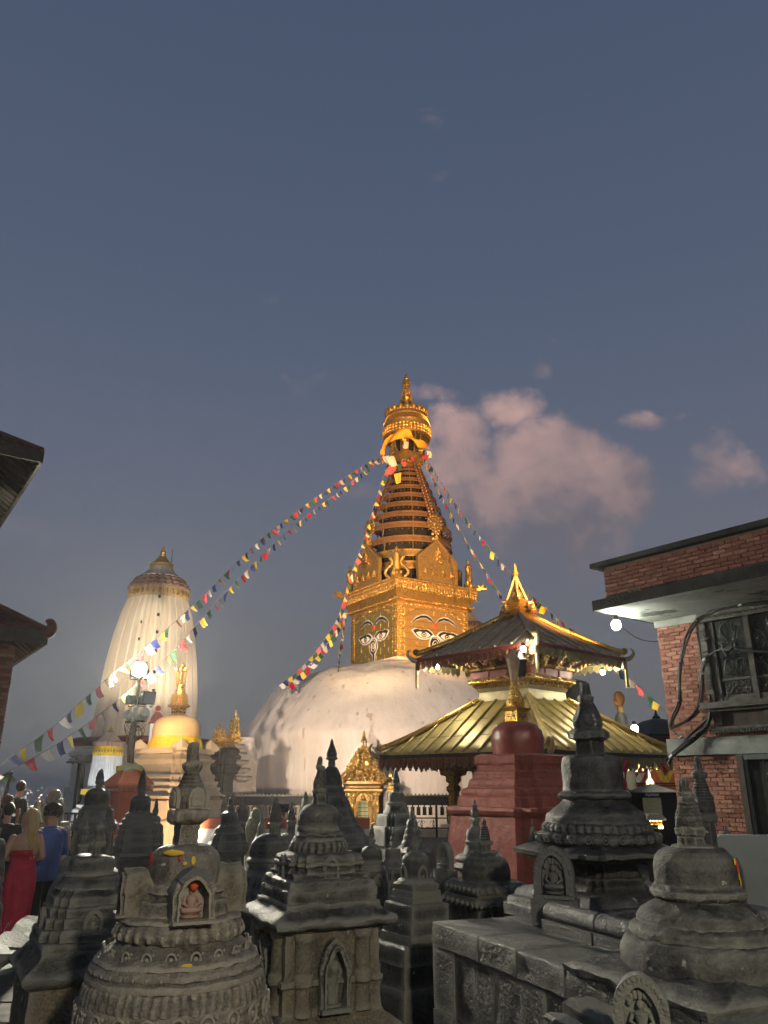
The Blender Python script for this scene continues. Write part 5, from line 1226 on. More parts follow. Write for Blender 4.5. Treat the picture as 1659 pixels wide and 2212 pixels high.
# --- the big brown one with a painted niche, nearest
A = chaitya('large brown chaitya with tiered lotus bands and a red-daubed figure in its niche', 400, 5.0, STONE_B, [
    ('r', 'skirt', [('g', 245), (2290, 240), (2212, 214), (2190, 206)], {'pet': 60, 'amp': .014, 'n': 120}),
    ('r', 'lotus_tier', [(2192, 198), (2186, 203), (2165, 203), (2148, 196), (2144, 190)], {'rings': ((2166, 202, 22, .036),)}),
    ('r', 'lotus_tier', [(2146, 194), (2136, 195), (2118, 191), (2106, 187), (2102, 180)], {'pet': 64, 'amp': .015}),
    ('r', 'plain_tier', [(2104, 186), (2098, 188), (2090, 186), (2084, 178), (2080, 180), (2072, 178), (2064, 172), (2060, 166)], {'beads': ((2078, 178, 40, .010),)}),
    ('r', 'flared_tier', [(2062, 172), (2055, 170), (2044, 156), (2032, 138), (2022, 126), (2018, 122)], {'rings': ((2042, 154, 20, .026),)}),
    ('r', 'lotus_collar', [(2024, 120), (2016, 131), (2002, 135), (1990, 131), (1982, 122)], {'pet': 30, 'amp': .03, 'beads': ((2006, 134, 30, .020), (1994, 132, 30, .010))}),
    ('r', 'moulding', [(1984, 123), (1980, 127), (1974, 125), (1968, 116)]),
    ('r', 'drum', [(1970, 104), (1950, 98), (1938, 96), (1934, 84), (1926, 84), (1920, 90), (1904, 84)]),
    ('r', 'dome', [(1906, 76), (1890, 78), (1868, 77), (1850, 73), (1838, 66), (1830, 57), (1825, 44), (1822, 30)], {'seg': .03, 'rough': .004}),
    ('s', 'neck', [(1826, 31), (1800, 30), (1776, 29)], {'rot': R(30)}),
    ('o', 'slab', [(1779, 32), (1772, 43), (1766, 46), (1752, 46), (1748, 40)], {'rot': R(8), 'seg': .03}),
    ('r', 'bulb', [(1750, 27), (1742, 28), (1728, 33), (1714, 34), (1706, 31), (1702, 30), (1700, 28), (1694, 26.5), (1692, 24.5), (1686, 23), (1684, 21), (1678, 19.5), (1674, 17), (1668, 15)], {'seg': .012, 'rough': .003}),
    ('r', 'cup', [(1671, 14), (1664, 19), (1656, 22.5), (1650, 22.5), (1646, 17)], {'pet': 9, 'amp': .07}),
    ('o', 'stub', [(1650, 14.5), (1640, 14), (1612, 11.5), (1606, 10), (1603, 6)], {'seg': .02})],
    niches=[(-66, 100, 1974, 98, 86, {'d': .15}), (-158, 94, 1970, 92, 80, {'d': .13, 'm': 1}), (22, 96, 1970, 96, 80, {'d': .13, 'm': 1}), (112, 96, 1970, 92, 78, {'d': .13})], n=96, seg=.02, rough=.011, rf=10,
    daub=[(-64, 77.5, 1852, 5, 9, TURM), (-76, 77, 1858, 5, 4, TURM), (-84, 77, 1848, 4, 5, VERM), (-140, 77.5, 1850, 7, 14, VERM), (-52, 79, 1878, 8, 6, TURM), (-70, 167, 2052, 11, 5, TURM), (-112, 204, 2178, 5, 7, VERM), (-150, 124, 1925, 6, 12, VERM), (-95, 74, 1836, 22, 6, TURM)])
# shields on the bulb, and the red-headed figure
_s = MB()
for q_ in range(4):
    th_ = R(-52 + 90 * q_); shield(_s, TR(33.5 * sat(1730, 5) * math.cos(th_), 33.5 * sat(1730, 5) * math.sin(th_), zat(1746, 5)) @ RZ(th_ + math.pi / 2), .048, .125, .012)
_s.build('bulb_shields', STONE_B, A)
_f = [o for o in A.children if o.name.startswith('niche')][0]
for o in _f.children:
    if o.name.startswith('carved_figure'): o.data.materials.clear(); o.data.materials.append(material('smeared_figure', (.42, .34, .28), (.30, .16, .13), (.36, .22, .17), scale=22, big=9, rough=.6, bump=.3))
_k = MB(); _o = arch(86 * sat(1974, 5) * 1.06, 98 * sat(1974, 5) * 1.05, .55, 14, .25)[4:13]; _k.band(_o, [(x_ * .66, z_ * .84) for x_, z_ in _o], -.11, .02); _k.rough(.008, 14); _k.xf(TR(100 * sat(1974, 5) * math.cos(R(-66)), 100 * sat(1974, 5) * math.sin(R(-66)), zat(1974, 5)) @ RZ(R(24))); _k.build('sooty_hood', STONE_K, _f)
_h = MB(); _th = R(-66); _r = 100 * sat(1974, 5) + .035; _h.ball((_r * math.cos(_th) + .005, _r * math.sin(_th), zat(1974, 5) + .185), .026, 10, 8, (1, 1, 1.3)); _h.build('vermilion_head', material('vermilion_bright', (.75, .08, .03), (.72, .30, .03), scale=20, rough=.6), _f)

# --- hat-roofed chaitya with a standing figure
B = chaitya('ochre grey chaitya with wide stone hat roof and standing figure in arched niche', 687, 6.5, STONE_G, [
    ('s', 'footing', [('g', 215), (2215, 212), (2206, 205), (2192, 190), (2166, 152), (2160, 148)], {'mat': STONE_O, 'seg': .05}),
    ('s', 'body', [(2164, 146), (2120, 141), (2105, 141), (2101, 147), (2090, 147), (2086, 139), (2020, 136), (1985, 136)], {'mat': STONE_O, 'seg': .05, 'rough': .010}),
    ('s', 'hat_roof', [(1990, 150), (1982, 172), (1973, 176), (1966, 172), (1955, 145), (1946, 134)], {'seg': .04, 'rough': .016}),
    ('s', 'step', [(1952, 135), (1944, 137), (1938, 135), (1936, 128)], {}), ('s', 'step', [(1938, 128), (1924, 131), (1912, 129), (1908, 122)], {}),
    ('s', 'step', [(1911, 124), (1904, 125), (1894, 122), (1889, 112)], {}), ('s', 'step', [(1893, 112), (1886, 106), (1879, 108), (1876, 96)], {}), ('x', 'waist', [(1880, 98), (1868, 94), (1864, 99), (1858, 99), (1856, 92)], {}),
    ('x', 'waist', [(1858, 94), (1850, 96), (1842, 90), (1838, 78)], {}),
    ('r', 'lotus_collar', [(1842, 58), (1836, 62), (1826, 63), (1818, 59), (1815, 54)], {'pet': 24, 'amp': .06}),
    ('r', 'moulding', [(1817, 55), (1810, 55), (1806, 52), (1802, 53), (1796, 47)]), ('r', 'moulding', [(1797, 45), (1792, 47.5), (1787, 46), (1784, 43)]),
    ('r', 'dome', [(1786, 43), (1768, 42.5), (1754, 41), (1746, 37), (1740, 30), (1737, 22)], {'seg': .025, 'rough': .004}),
    ('s', 'neck', [(1739, 14), (1712, 13)], {'rot': R(30)}), ('o', 'slab', [(1714, 12), (1711, 15), (1705, 15), (1703, 12)], {'seg': .02}),
    ('r', 'bulb', [(1705, 12.5), (1696, 14), (1688, 14), (1676, 11), (1666, 8), (1660, 6.5)], {'seg': .02}), ('r', 'collar', [(1663, 7), (1659, 9.5), (1655, 9.5), (1652, 7)], {}), ('o', 'stub', [(1654, 7), (1642, 6), (1637, 4.5), (1635, 2)], {})],
    rot=R(25), n=64, seg=.025, rough=.014, rf=8,
    niches=[(-65, 74, 1890, 44, 36, {}), (-155, 76, 1890, 44, 34, {}), (-65, 100, 2156, 134, 66, {'stand': True, 'd': .13}), (-155, 100, 2156, 134, 64, {'stand': True, 'd': .13})])
def pilasters(o, D, hs, y0, y1, mt_, rot, r_=.06):
    for q in range(4):
        th = rot + q * math.pi / 2; M4 = RZ(th + math.pi / 2)
        for sx in (-1, 1):
            p = MB(); z0, z1 = zat(y0, D), zat(y1, D); zm = z0 + (z1 - z0) * .42
            p.loft('r', [(z0, r_ * 1.2), (z0 + .05, r_ * 1.1), (z0 + .07, r_), (zm - .05, r_ * .95), (zm - .03, r_ * 1.25), (zm + .03, r_ * 1.25), (zm + .05, r_), (z1 - .06, r_), (z1 - .04, r_ * 1.2), (z1, r_ * 1.2)], n=16, maxseg=.05, c=(sx * (hs - .12), -hs - r_ * .15)); p.rough(.007, 9); p.xf(M4); p.build('pilaster', mt_, o)
pilasters(B, 6.5, 100 * sat(2090, 6.5), 2160, 1992, STONE_O, R(25))

# --- tall black one on the right platform
C = chaitya('tall dark chaitya with drum dome on a lotus base, standing on stone platform', 1290, 7.5, STONE_K, [
    ('s', 'plinth', [(1985, 205), (1960, 205), (1955, 196), (1944, 193), (1940, 182)], {}), ('s', 'plinth', [(1942, 180), (1932, 178), (1925, 172), (1918, 160)], {}),
    ('x', 'skirt', [(1950, 128), (1935, 122), (1926, 110), (1916, 96), (1908, 88)], {}), ('x', 'column', [(1910, 84), (1900, 88), (1892, 92), (1888, 82), (1872, 76), (1856, 80), (1845, 90)], {}),
    ('x', 'roof_slab', [(1856, 120), (1850, 150), (1842, 178), (1834, 180), (1828, 160), (1820, 132)], {'rough': .014}),
    ('r', 'lotus_base', [(1822, 122), (1814, 130), (1806, 131), (1798, 124), (1794, 112)], {'pet': 26, 'amp': .03, 'rings': ((1807, 131, 24, .026),)}),
    ('r', 'lotus_base', [(1797, 112), (1792, 116), (1782, 115), (1776, 107)], {'pet': 40, 'amp': .025}), ('r', 'drum', [(1778, 105), (1772, 106), (1762, 104), (1757, 102), (1754, 98), (1740, 80), (1730, 68), (1725, 66)], {}),
    ('r', 'flange', [(1727, 67), (1722, 76), (1718, 78), (1714, 75), (1709, 67)], {}), ('r', 'dome', [(1711, 66), (1704, 65), (1670, 64), (1648, 63), (1639, 60), (1634, 54), (1631, 40)], {'seg': .03, 'rough': .008}),
    ('s', 'neck', [(1633, 31), (1597, 29)], {'rot': R(38)}), ('o', 'slab', [(1600, 33), (1595, 42), (1583, 43), (1579, 38), (1575, 32)], {'rot': R(10)}),
    ('r', 'bulb', [(1577, 29), (1565, 31), (1556, 31), (1546, 28), (1535, 23), (1524, 18), (1516, 14)], {'seg': .02}), ('r', 'cup', [(1518, 13), (1512, 17), (1506, 17.5), (1502, 13)], {'pet': 8, 'amp': .08}), ('o', 'stub', [(1504, 12), (1490, 11), (1479, 11), (1476, 9)], {})],
    rot=R(23), yref=1800, n=64, seg=.03, rough=.013, rf=8)
def stele(label, px, y0, D, hpx, wpx, th, mt_, zbase=None, kind='stele'):
    s = sat(y0, D); h, w = hpx * s, wpx * s
    o = thing('carved_stele', label, 'stele', ((px - 829.5) * s, D, zat(y0, D) if zbase is None else zbase)); M4 = RZ(th + math.pi / 2)
    out = arch(w, h, .5, 16, .15); inn = [(x * .62, z * .80 + .03 * h) for x, z in out]
    b = MB(); b.band(out, inn, -w * .16, w * .16); 
    for j in range(1, len(out) - 1): b.ball((out[j][0] * .90, -w * .16, out[j][1] * .95), w * .05, 6, 4, (1, .5, 1))
    b.rough(.006, 9); b.xf(M4); b.build('arched_frame', mt_, o)
    k = MB(); k.prism([(x * 1.02, z) for x, z in inn], .0, w * .15); k.xf(M4); k.build('recess', mt_, o)
    f = MB(); buddha(f, (0, -w * .06, h * .10), h * .58); 
    for j in range(7): a = math.pi * (j + .5) / 7; f.ball((h * .17 * math.cos(a), -w * .05, h * .58 + h * .13 * math.sin(a)), h * .05, 7, 5, (1, .6, 1.4))
    f.xf(M4); f.build('carved_figure', mt_, o, ang=60)
    s_ = MB(); s_.box((0, -.02, h * .035), (w * 1.05, w * .42, h * .07)); s_.xf(M4); s_.build('base', mt_, o)
    if o.location.z > .3: s_ = MB(); s_.box((0, 0, -o.location.z / 2), (w * 1.15, w * .6, o.location.z)); s_.dense(4); s_.rough(.012, 7); s_.xf(M4); s_.build('pedestal', mt_, o)
    return o
stele('dark arched stele with serpent-hooded figure leaning before tall dark chaitya', 1200, 1940, 6.75, 104, 84, R(248), STONE_K)
stele('thick arched stele with fanned hood carving under the broad stone ledge', 1392, 2262, 4.0, 142, 118, R(252), STONE_G)
stele('rounded bare-backed stele between small chaityas', 962, 1880, 10.0, 56, 44, R(215), STONE_G)

# --- domed one at the right edge, on its own broad ledge
Dc = chaitya('broad bell chaitya with paint-smeared dome on a wide stone ledge', 1497, 5.0, STONE_G, [
    ('s', 'core', [('g', 190), (2200, 190), (2090, 190)], {'mat': STONE_K}),
    ('s', 'ledge_roof', [(2135, 255), (2122, 285), (2108, 290), (2098, 270), (2085, 220), (2078, 195)], {'rough': .016, 'seg': .05}),
    ('r', 'ring', [(2092, 172), (2082, 176), (2050, 174), (2030, 168), (2022, 160), (2018, 146)], {}), ('r', 'ring', [(2022, 148), (2014, 150), (2000, 146), (1992, 138), (1986, 130)], {}),
    ('r', 'skirt', [(1990, 134), (1978, 132), (1968, 126), (1956, 108), (1946, 92), (1938, 86)], {}), ('r', 'flange', [(1942, 88), (1932, 98), (1922, 98), (1914, 90), (1908, 86)], {}),
    ('r', 'dome', [(1912, 84), (1892, 86), (1868, 85), (1852, 80), (1840, 70), (1833, 57), (1829, 40)], {'seg': .025, 'rough': .004}),
    ('r', 'cap', [(1832, 44), (1827, 42), (1824, 34)], {}), ('o', 'neck', [(1828, 28), (1804, 27)], {}), ('o', 'slab', [(1807, 28), (1802, 33), (1790, 33), (1786, 28)], {'pet': 0}),
    ('r', 'bulb', [(1789, 27), (1776, 28), (1764, 27), (1760, 25), (1757, 25.5), (1754, 23.5), (1750, 24), (1746, 22), (1742, 22.5), (1738, 20), (1734, 20.5), (1728, 17), (1722, 15.5), (1718, 13.5)], {'seg': .012}), ('r', 'collar', [(1720, 14), (1716, 17), (1712, 17), (1709, 13)], {}), ('o', 'stub', [(1712, 12), (1690, 11.5), (1680, 10), (1676, 6)], {})],
    rot=R(23), n=72, seg=.025, rough=.012, rf=8,
    daub=[(-32, 86.5, 1868, 7, 16, VERM), (-26, 86.5, 1876, 7, 20, TURM), (-22, 88, 1900, 6, 12, TURM), (-38, 85, 1856, 5, 8, TURM)])
Ec = chaitya('slender chaitya spire with ringed cone beside the grey wall', 1520, 8.2, STONE_K, [
    ('s', 'base', [('g', 60), (1880, 60), (1860, 55), (1850, 50)], {}), ('s', 'base', [(1852, 46), (1845, 40), (1836, 34), (1830, 28)], {}), ('o', 'neck', [(1834, 22), (1772, 20)], {}), ('o', 'slab', [(1776, 24), (1770, 28), (1760, 28), (1755, 22)], {}),
    ('r', 'cone', [(1758, 22), (1744, 24), (1732, 23)] + [q for i in range(8) for q in ((1731 - i * 6, 23 - i * 1.4), (1727 - i * 6, 22.6 - i * 1.4), (1726.5 - i * 6, 21 - i * 1.4))] + [(1680, 11)], {'seg': .015}),
    ('r', 'collar', [(1682, 12), (1677, 16), (1671, 16.5), (1667, 12)], {'pet': 8, 'amp': .1}), ('o', 'stub', [(1670, 10), (1650, 8.5), (1645, 7), (1640, 6), (1633, 3)], {})], yref=1750, n=48)
chaitya('small plain stone finial standing on the grey wall', 1571, 8.9, STONE_K, [('r', 'cone', [(1850, 14), (1818, 13), (1806, 9.5), (1800, 7.5)], {}), ('r', 'collar', [(1801, 7), (1798, 9), (1795, 8.5), (1793, 5)], {}), ('r', 'tip', [(1795, 3.5), (1787, 3), (1784, 1)], {})], yref=1810, name='stone_finial', n=20)
chaitya('tiny dark stone finial before the red chaitya', 1152, 8.0, STONE_G, [('s', 'foot', [(1850, 14), (1816, 13), (1811, 9)], {}), ('o', 'cone', [(1813, 8), (1804, 9), (1797, 7), (1790, 4.5)], {}), ('r', 'tip', [(1791, 5), (1788, 5.2), (1785, 2.5), (1772, 1)], {})], yref=1810, name='stone_finial', n=20)

# --- left group
F2 = chaitya('mossy chaitya with stone hat roof beside the couple', 200, 6.4, STONE_G, [
    ('s', 'body', [('g', 160), (2212, 158), (2120, 152), (2090, 152)], {'mat': STONE_O, 'rough': .012}), ('s', 'hat_roof', [(2106, 150), (2092, 172), (2082, 176), (2072, 168), (2050, 140), (2036, 128)], {'rough': .022, 'seg': .04}),
    ('s', 'step', [(2042, 128), (2026, 130), (2018, 124), (2014, 112)], {'rough': .016}), ('x', 'step', [(2018, 114), (2002, 116), (1994, 112), (1990, 102)], {'rough': .014}), ('x', 'step', [(1994, 104), (1972, 104), (1966, 92)], {'rough': .012}), ('x', 'step', [(1970, 96), (1950, 98), (1944, 88)], {}), ('x', 'step', [(1948, 90), (1930, 90), (1922, 80), (1912, 74)], {}),
    ('r', 'skirt', [(1916, 70), (1906, 66), (1896, 58), (1890, 54)], {}), ('r', 'flange', [(1893, 53), (1888, 57), (1882, 56), (1878, 50)], {}),
    ('r', 'dome', [(1881, 48), (1866, 48), (1856, 46), (1851, 41), (1848, 30)], {'seg': .025}), ('o', 'neck', [(1850, 12), (1828, 12)], {'c': (.03, 0)}), ('o', 'slab', [(1831, 13), (1826, 16), (1820, 16), (1817, 12)], {'c': (.03, 0)}),
    ('r', 'bulb', [(1819, 12), (1808, 13), (1798, 10), (1788, 7)], {'c': (.03, 0)}), ('r', 'stub', [(1790, 7), (1786, 8), (1782, 6), (1778, 2)], {'c': (.03, 0)})], rot=R(30), n=56, seg=.03, rough=.012, rf=6,
    niches=[(-60, 84, 2005, 48, 40, {}), (-150, 84, 2005, 48, 40, {})])
F3 = chaitya('low chaitya half hidden behind the mossy hat-roofed one', 178, 7.6, STONE_G, [('s', 'base', [('g', 75), (1960, 75), (1950, 70)], {}), ('r', 'drum', [(1955, 66), (1920, 60), (1895, 50), (1886, 46)], {}), ('r', 'dome', [(1890, 44), (1872, 44), (1858, 41), (1851, 34), (1848, 22)], {}), ('o', 'neck', [(1850, 11), (1828, 11)], {}), *spire_std(1772, 1830, 11)], rot=R(20), n=40)
Fc = chaitya('tall black chaitya with square tiers rising behind the mossy one', 197, 8.8, STONE_K, [('s', 'base', [('g', 62), (1960, 60), (1880, 58), (1856, 56)], {}), ('s', 'body', [(1860, 50), (1810, 48), (1790, 46)], {}), ('x', 'cornice', [(1794, 50), (1786, 53), (1780, 52), (1776, 46)], {}),
    ('x', 'tier', [(1780, 46), (1772, 45), (1768, 40)], {}), ('x', 'tier', [(1770, 42), (1750, 38), (1746, 32)], {}), ('r', 'flange', [(1748, 30), (1744, 31), (1740, 27)], {}), ('r', 'dome', [(1742, 26), (1722, 26.5), (1712, 25), (1706, 20), (1703, 12)], {'seg': .03}), ('o', 'neck', [(1706, 7), (1692, 7)], {}),
    ('o', 'slab', [(1694, 7), (1692, 10), (1688, 10), (1686, 7)], {}), ('r', 'bulb', [(1688, 7.5), (1680, 8.5), (1672, 6), (1668, 4.5)], {}), ('r', 'stub', [(1669, 4.5), (1666, 5.5), (1664, 4), (1660, 1.5)], {})], rot=R(15), n=40, rough=.010, niches=[(-70, 40, 1850, 50, 34, {})])
G = chaitya('black chaitya with rim-lit stepped tiers before the orange shrine', 292, 11.0, STONE_K, [('s', 'base', [('g', 60), (1900, 60), (1860, 56), (1848, 56)], {}), ('x', 'roof_slab', [(1852, 55), (1846, 61), (1840, 60), (1836, 52)], {}), ('x', 'tier', [(1838, 54), (1824, 57), (1818, 50)], {}), ('x', 'tier', [(1820, 52), (1806, 52), (1800, 46)], {}), ('x', 'tier', [(1802, 48), (1790, 48), (1785, 42)], {}), ('x', 'tier', [(1787, 44), (1780, 46), (1776, 38)], {}), ('x', 'tier', [(1778, 39), (1770, 40), (1764, 32)], {}), ('x', 'tier', [(1766, 33), (1758, 33), (1753, 24)], {}),
    ('r', 'dome', [(1755, 22), (1738, 22), (1726, 21), (1720, 17), (1717, 8)], {'seg': .03}), ('o', 'neck', [(1720, 7), (1706, 7)], {}), ('r', 'spire', [(1708, 8.5), (1700, 9), (1686, 7.5), (1676, 4.5), (1672, 5.5), (1668, 3), (1660, 1)], {})], rot=R(20), n=40, rough=.008, niches=[(-72, 36, 1896, 44, 28, {}), (-72, 34, 1802, 22, 18, {})])
chaitya('small black spired chaitya tucked behind rim-lit one', 327, 12.5, STONE_K, [('s', 'base', [('g', 26), (1830, 26), (1800, 24)], {}), ('x', 'tier', [(1802, 22), (1784, 20), (1778, 15)], {}), ('r', 'dome', [(1780, 12), (1768, 12), (1762, 8)], {}), ('r', 'spire', [(1764, 5), (1752, 6.5), (1742, 3.5), (1739, 4.5), (1724, .8)], {})], n=24)
chaitya('dark chaitya at the very edge beside woman in red dress', -14, 8.0, STONE_K, [('s', 'base', [('g', 46), (2030, 46), (1990, 42)], {}), ('x', 'tier', [(1994, 42), (1960, 40), (1950, 34)], {}), ('x', 'tier', [(1954, 34), (1920, 32), (1905, 26)], {}), ('r', 'tier', [(1908, 28), (1880, 26), (1865, 24)], {}), ('r', 'dome', [(1868, 23), (1840, 23), (1822, 21), (1812, 15), (1809, 6)], {}), ('o', 'neck', [(1812, 7), (1795, 7)], {}), *spire_std(1745, 1797, 8)], n=32)
H = chaitya('small black chaitya with snow-bright rims before the terracotta ledge', 491, 13.0, STONE_K, [('s', 'base', [('g', 36), (1900, 36), (1850, 34)], {}), ('x', 'roof_slab', [(1848, 40), (1842, 44), (1836, 36)], {}), ('x', 'tier', [(1838, 46), (1824, 48), (1816, 42)], {}), ('x', 'tier', [(1818, 43), (1806, 40), (1798, 33)], {}), ('r', 'tier', [(1800, 33), (1790, 29), (1782, 22)], {}), ('r', 'dome', [(1784, 20), (1766, 19), (1756, 17), (1752, 9)], {}), ('o', 'neck', [(1754, 6), (1742, 6)], {}), *spire_std(1716, 1744, 5.5)], rot=R(18), n=36, niches=[(-75, 26, 1890, 34, 22, {}), (-75, 30, 1830, 18, 14, {})])
I_ = chaitya('round domed chaitya with ringed spire behind the niche of brown one', 582, 9.0, STONE_G, [('s', 'base', [('g', 68), (2000, 68), (1940, 64)], {}), ('x', 'tier', [(1945, 64), (1920, 66), (1912, 58)], {}), ('x', 'tier', [(1915, 60), (1898, 60), (1890, 54)], {}), ('r', 'skirt', [(1892, 56), (1880, 54), (1868, 48), (1862, 45)], {}), ('r', 'flange', [(1864, 46), (1858, 50), (1853, 48), (1850, 43)], {}),
    ('r', 'dome', [(1853, 42.5), (1834, 43), (1818, 39), (1808, 30), (1802, 18), (1800, 8)], {'seg': .03}), ('o', 'neck', [(1804, 12), (1786, 12)], {'c': (.05, 0)}), ('o', 'slab', [(1789, 13), (1784, 17), (1778, 17), (1775, 12)], {'c': (.05, 0)}), ('r', 'cone', [(1777, 12.5), (1768, 13.5), (1760, 12.5), (1750, 10.5), (1740, 8), (1732, 5.5)], {'c': (.05, 0), 'seg': .015, 'pet': 0}), ('r', 'tip', [(1734, 6), (1731, 6.5), (1728, 4), (1722, 1)], {'c': (.05, 0)})], rot=R(28), n=48)
chaitya('dark spired chaitya partly hidden behind round domed one', 626, 11.0, STONE_G, [('s', 'base', [('g', 34), (1880, 34), (1850, 32)], {}), ('r', 'drum', [(1855, 30), (1835, 26), (1826, 24)], {}), ('r', 'dome', [(1830, 23), (1812, 23), (1802, 18), (1798, 9)], {}), ('o', 'neck', [(1801, 9), (1778, 9)], {}), *spire_std(1732, 1780, 9.5)], n=32)
chaitya('black plain domed chaitya before the prayer wheel railing', 519, 22.0, STONE_K, [('s', 'base', [('g', 16), (1790, 16), (1776, 15)], {}), ('r', 'dome', [(1778, 14), (1756, 13), (1744, 11), (1738, 6)], {}), ('r', 'spire', [(1740, 3.5), (1730, 3), (1722, .6)], {})], n=24)
chaitya('pale lichen-covered lotus chaitya lit beside the terracotta ledge', 548, 17.0, STONE_P, [('r', 'base', [('g', 20), (1840, 20), (1808, 18)], {}), ('r', 'lotus_bowl', [(1810, 16), (1800, 20), (1786, 21), (1776, 19), (1772, 15)], {'pet': 14, 'amp': .08}), ('r', 'drum', [(1773, 17), (1768, 16), (1764, 11)], {}), ('x', 'shrine_block', [(1766, 14), (1756, 13), (1753, 11)], {}), ('r', 'dome', [(1755, 9), (1748, 8), (1745, 4)], {})], n=40)
chaitya('little pale chaitya standing against the lotus one', 561, 16.0, STONE_P, [('r', 'base', [('g', 14), (1850, 14), (1812, 13), (1800, 9)], {}), ('r', 'dome', [(1802, 8), (1790, 8), (1781, 6), (1777, 3)], {}), ('r', 'spire', [(1779, 2.5), (1760, 2), (1740, .6)], {})], n=24)
chaitya('pale chaitya peeping out behind spired hat-roofed one', 656, 15.0, STONE_P, [('r', 'base', [('g', 26), (1840, 26), (1790, 22), (1780, 17)], {}), ('r', 'drum', [(1782, 18), (1768, 17), (1758, 12)], {}), ('r', 'dome', [(1760, 11), (1745, 11), (1738, 8)], {}), ('s', 'block', [(1740, 9), (1728, 9), (1724, 6)], {}), ('r', 'tip', [(1726, 5), (1716, 4), (1710, 1)], {})], n=32)
K = chaitya('dark bell-domed chaitya with tall pointed spire behind hat-roofed one', 714, 11.5, STONE_K, [('s', 'base', [('g', 100), (1880, 100), (1850, 95), (1832, 92)], {}), ('s', 'roof_slab', [(1836, 98), (1828, 106), (1822, 104), (1818, 92)], {'rough': .014}), ('x', 'tier', [(1820, 88), (1806, 84), (1800, 76)], {}), ('x', 'tier', [(1803, 78), (1790, 72), (1782, 62)], {}), ('x', 'tier', [(1785, 64), (1772, 58), (1764, 52)], {}), ('x', 'tier', [(1767, 54), (1756, 50), (1748, 44)], {}), ('x', 'waist', [(1750, 46), (1736, 42), (1726, 38), (1720, 34)], {}), ('r', 'collar', [(1722, 32), (1712, 31), (1708, 28), (1702, 28), (1698, 25)], {}),
    ('r', 'dome', [(1700, 24), (1684, 23), (1672, 20), (1662, 15), (1656, 9)], {'seg': .03}), ('o', 'neck', [(1658, 8), (1640, 7)], {}), ('o', 'slab', [(1642, 8), (1640, 13), (1636, 13), (1634, 9)], {}), ('r', 'spire', [(1636, 11), (1628, 11.5), (1618, 8), (1610, 5), (1606, 3.5), (1603, 4), (1596, 1)], {'seg': .02})], rot=R(28), yref=1750, n=48, niches=[(-65, 42, 1788, 34, 24, {})])
Lc = chaitya('grey chaitya on redented block base before the white dome foot', 856, 15.0, STONE_G, [('s', 'base', [('g', 58), (1850, 58), (1822, 56)], {}), ('x', 'block', [(1824, 54), (1788, 53), (1784, 50)], {}), ('x', 'block', [(1786, 44), (1762, 43), (1758, 38)], {}), ('r', 'skirt', [(1760, 30), (1755, 29), (1746, 23), (1738, 19)], {}), ('r', 'flange', [(1740, 20), (1735, 21), (1732, 18)], {}), ('r', 'dome', [(1734, 17.5), (1720, 17.5), (1712, 15), (1709, 8)], {}), ('o', 'neck', [(1711, 7.5), (1696, 7)], {}), ('o', 'slab', [(1698, 8), (1696, 10), (1692, 10), (1690, 7.5)], {}), ('r', 'spire', [(1692, 8), (1684, 8), (1674, 5), (1670, 3.5), (1667, 4), (1661, 1)], {'seg': .02})], rot=R(28), yref=1750, n=40, rough=.005, niches=[(-60, 25, 1758, 15, 12, {})])
M_ = chaitya('squat pale-streaked chaitya with niche body and slim spire', 803, 9.5, STONE_G, [('s', 'base', [('g', 42), (1990, 42), (1938, 40)], {}), ('s', 'body', [(1940, 36), (1884, 36), (1878, 32)], {}), ('r', 'plinth', [(1880, 31), (1873, 30), (1866, 26)], {}), ('r', 'flange', [(1868, 26), (1862, 27), (1858, 23)], {}), ('r', 'dome', [(1860, 22.5), (1844, 23), (1834, 21), (1829, 15), (1827, 8)], {'seg': .025}), ('o', 'neck', [(1829, 7), (1816, 7)], {}), *spire_std(1779, 1818, 6.5)], rot=R(28), yref=1860, n=40, niches=[(-62, 27, 1934, 46, 32, {})])
chaitya('slim chaitya with square-cut dome next to squat streaked one', 849, 11.0, STONE_G, [('s', 'base', [('g', 30), (1950, 30), (1900, 28)], {}), ('x', 'body', [(1902, 26), (1880, 26), (1874, 22)], {}), ('r', 'skirt', [(1876, 24), (1864, 22), (1856, 18)], {}), ('r', 'dome', [(1858, 17.5), (1842, 17), (1834, 15.5), (1831, 8)], {}), ('o', 'neck', [(1833, 6), (1822, 6)], {}), *spire_std(1787, 1824, 6)], n=36)
chaitya('dark chaitya of stacked rings over a small stone roof', 891, 12.5, STONE_K, [('s', 'base', [('g', 30), (1900, 30), (1846, 28)], {}), ('s', 'roof_slab', [(1848, 34), (1840, 40), (1834, 38), (1828, 28)], {}), ('r', 'ring', [(1830, 24), (1820, 23), (1814, 20)], {}), ('r', 'ring', [(1816, 20), (1806, 19), (1802, 16)], {}), ('r', 'ring', [(1804, 17), (1794, 16), (1788, 12)], {}), ('r', 'dome', [(1790, 12), (1776, 12), (1770, 8), (1767, 4)], {}), ('r', 'spire', [(1769, 4), (1758, 5), (1750, 2.5), (1742, .8)], {'mat': STONE_P})], n=32)
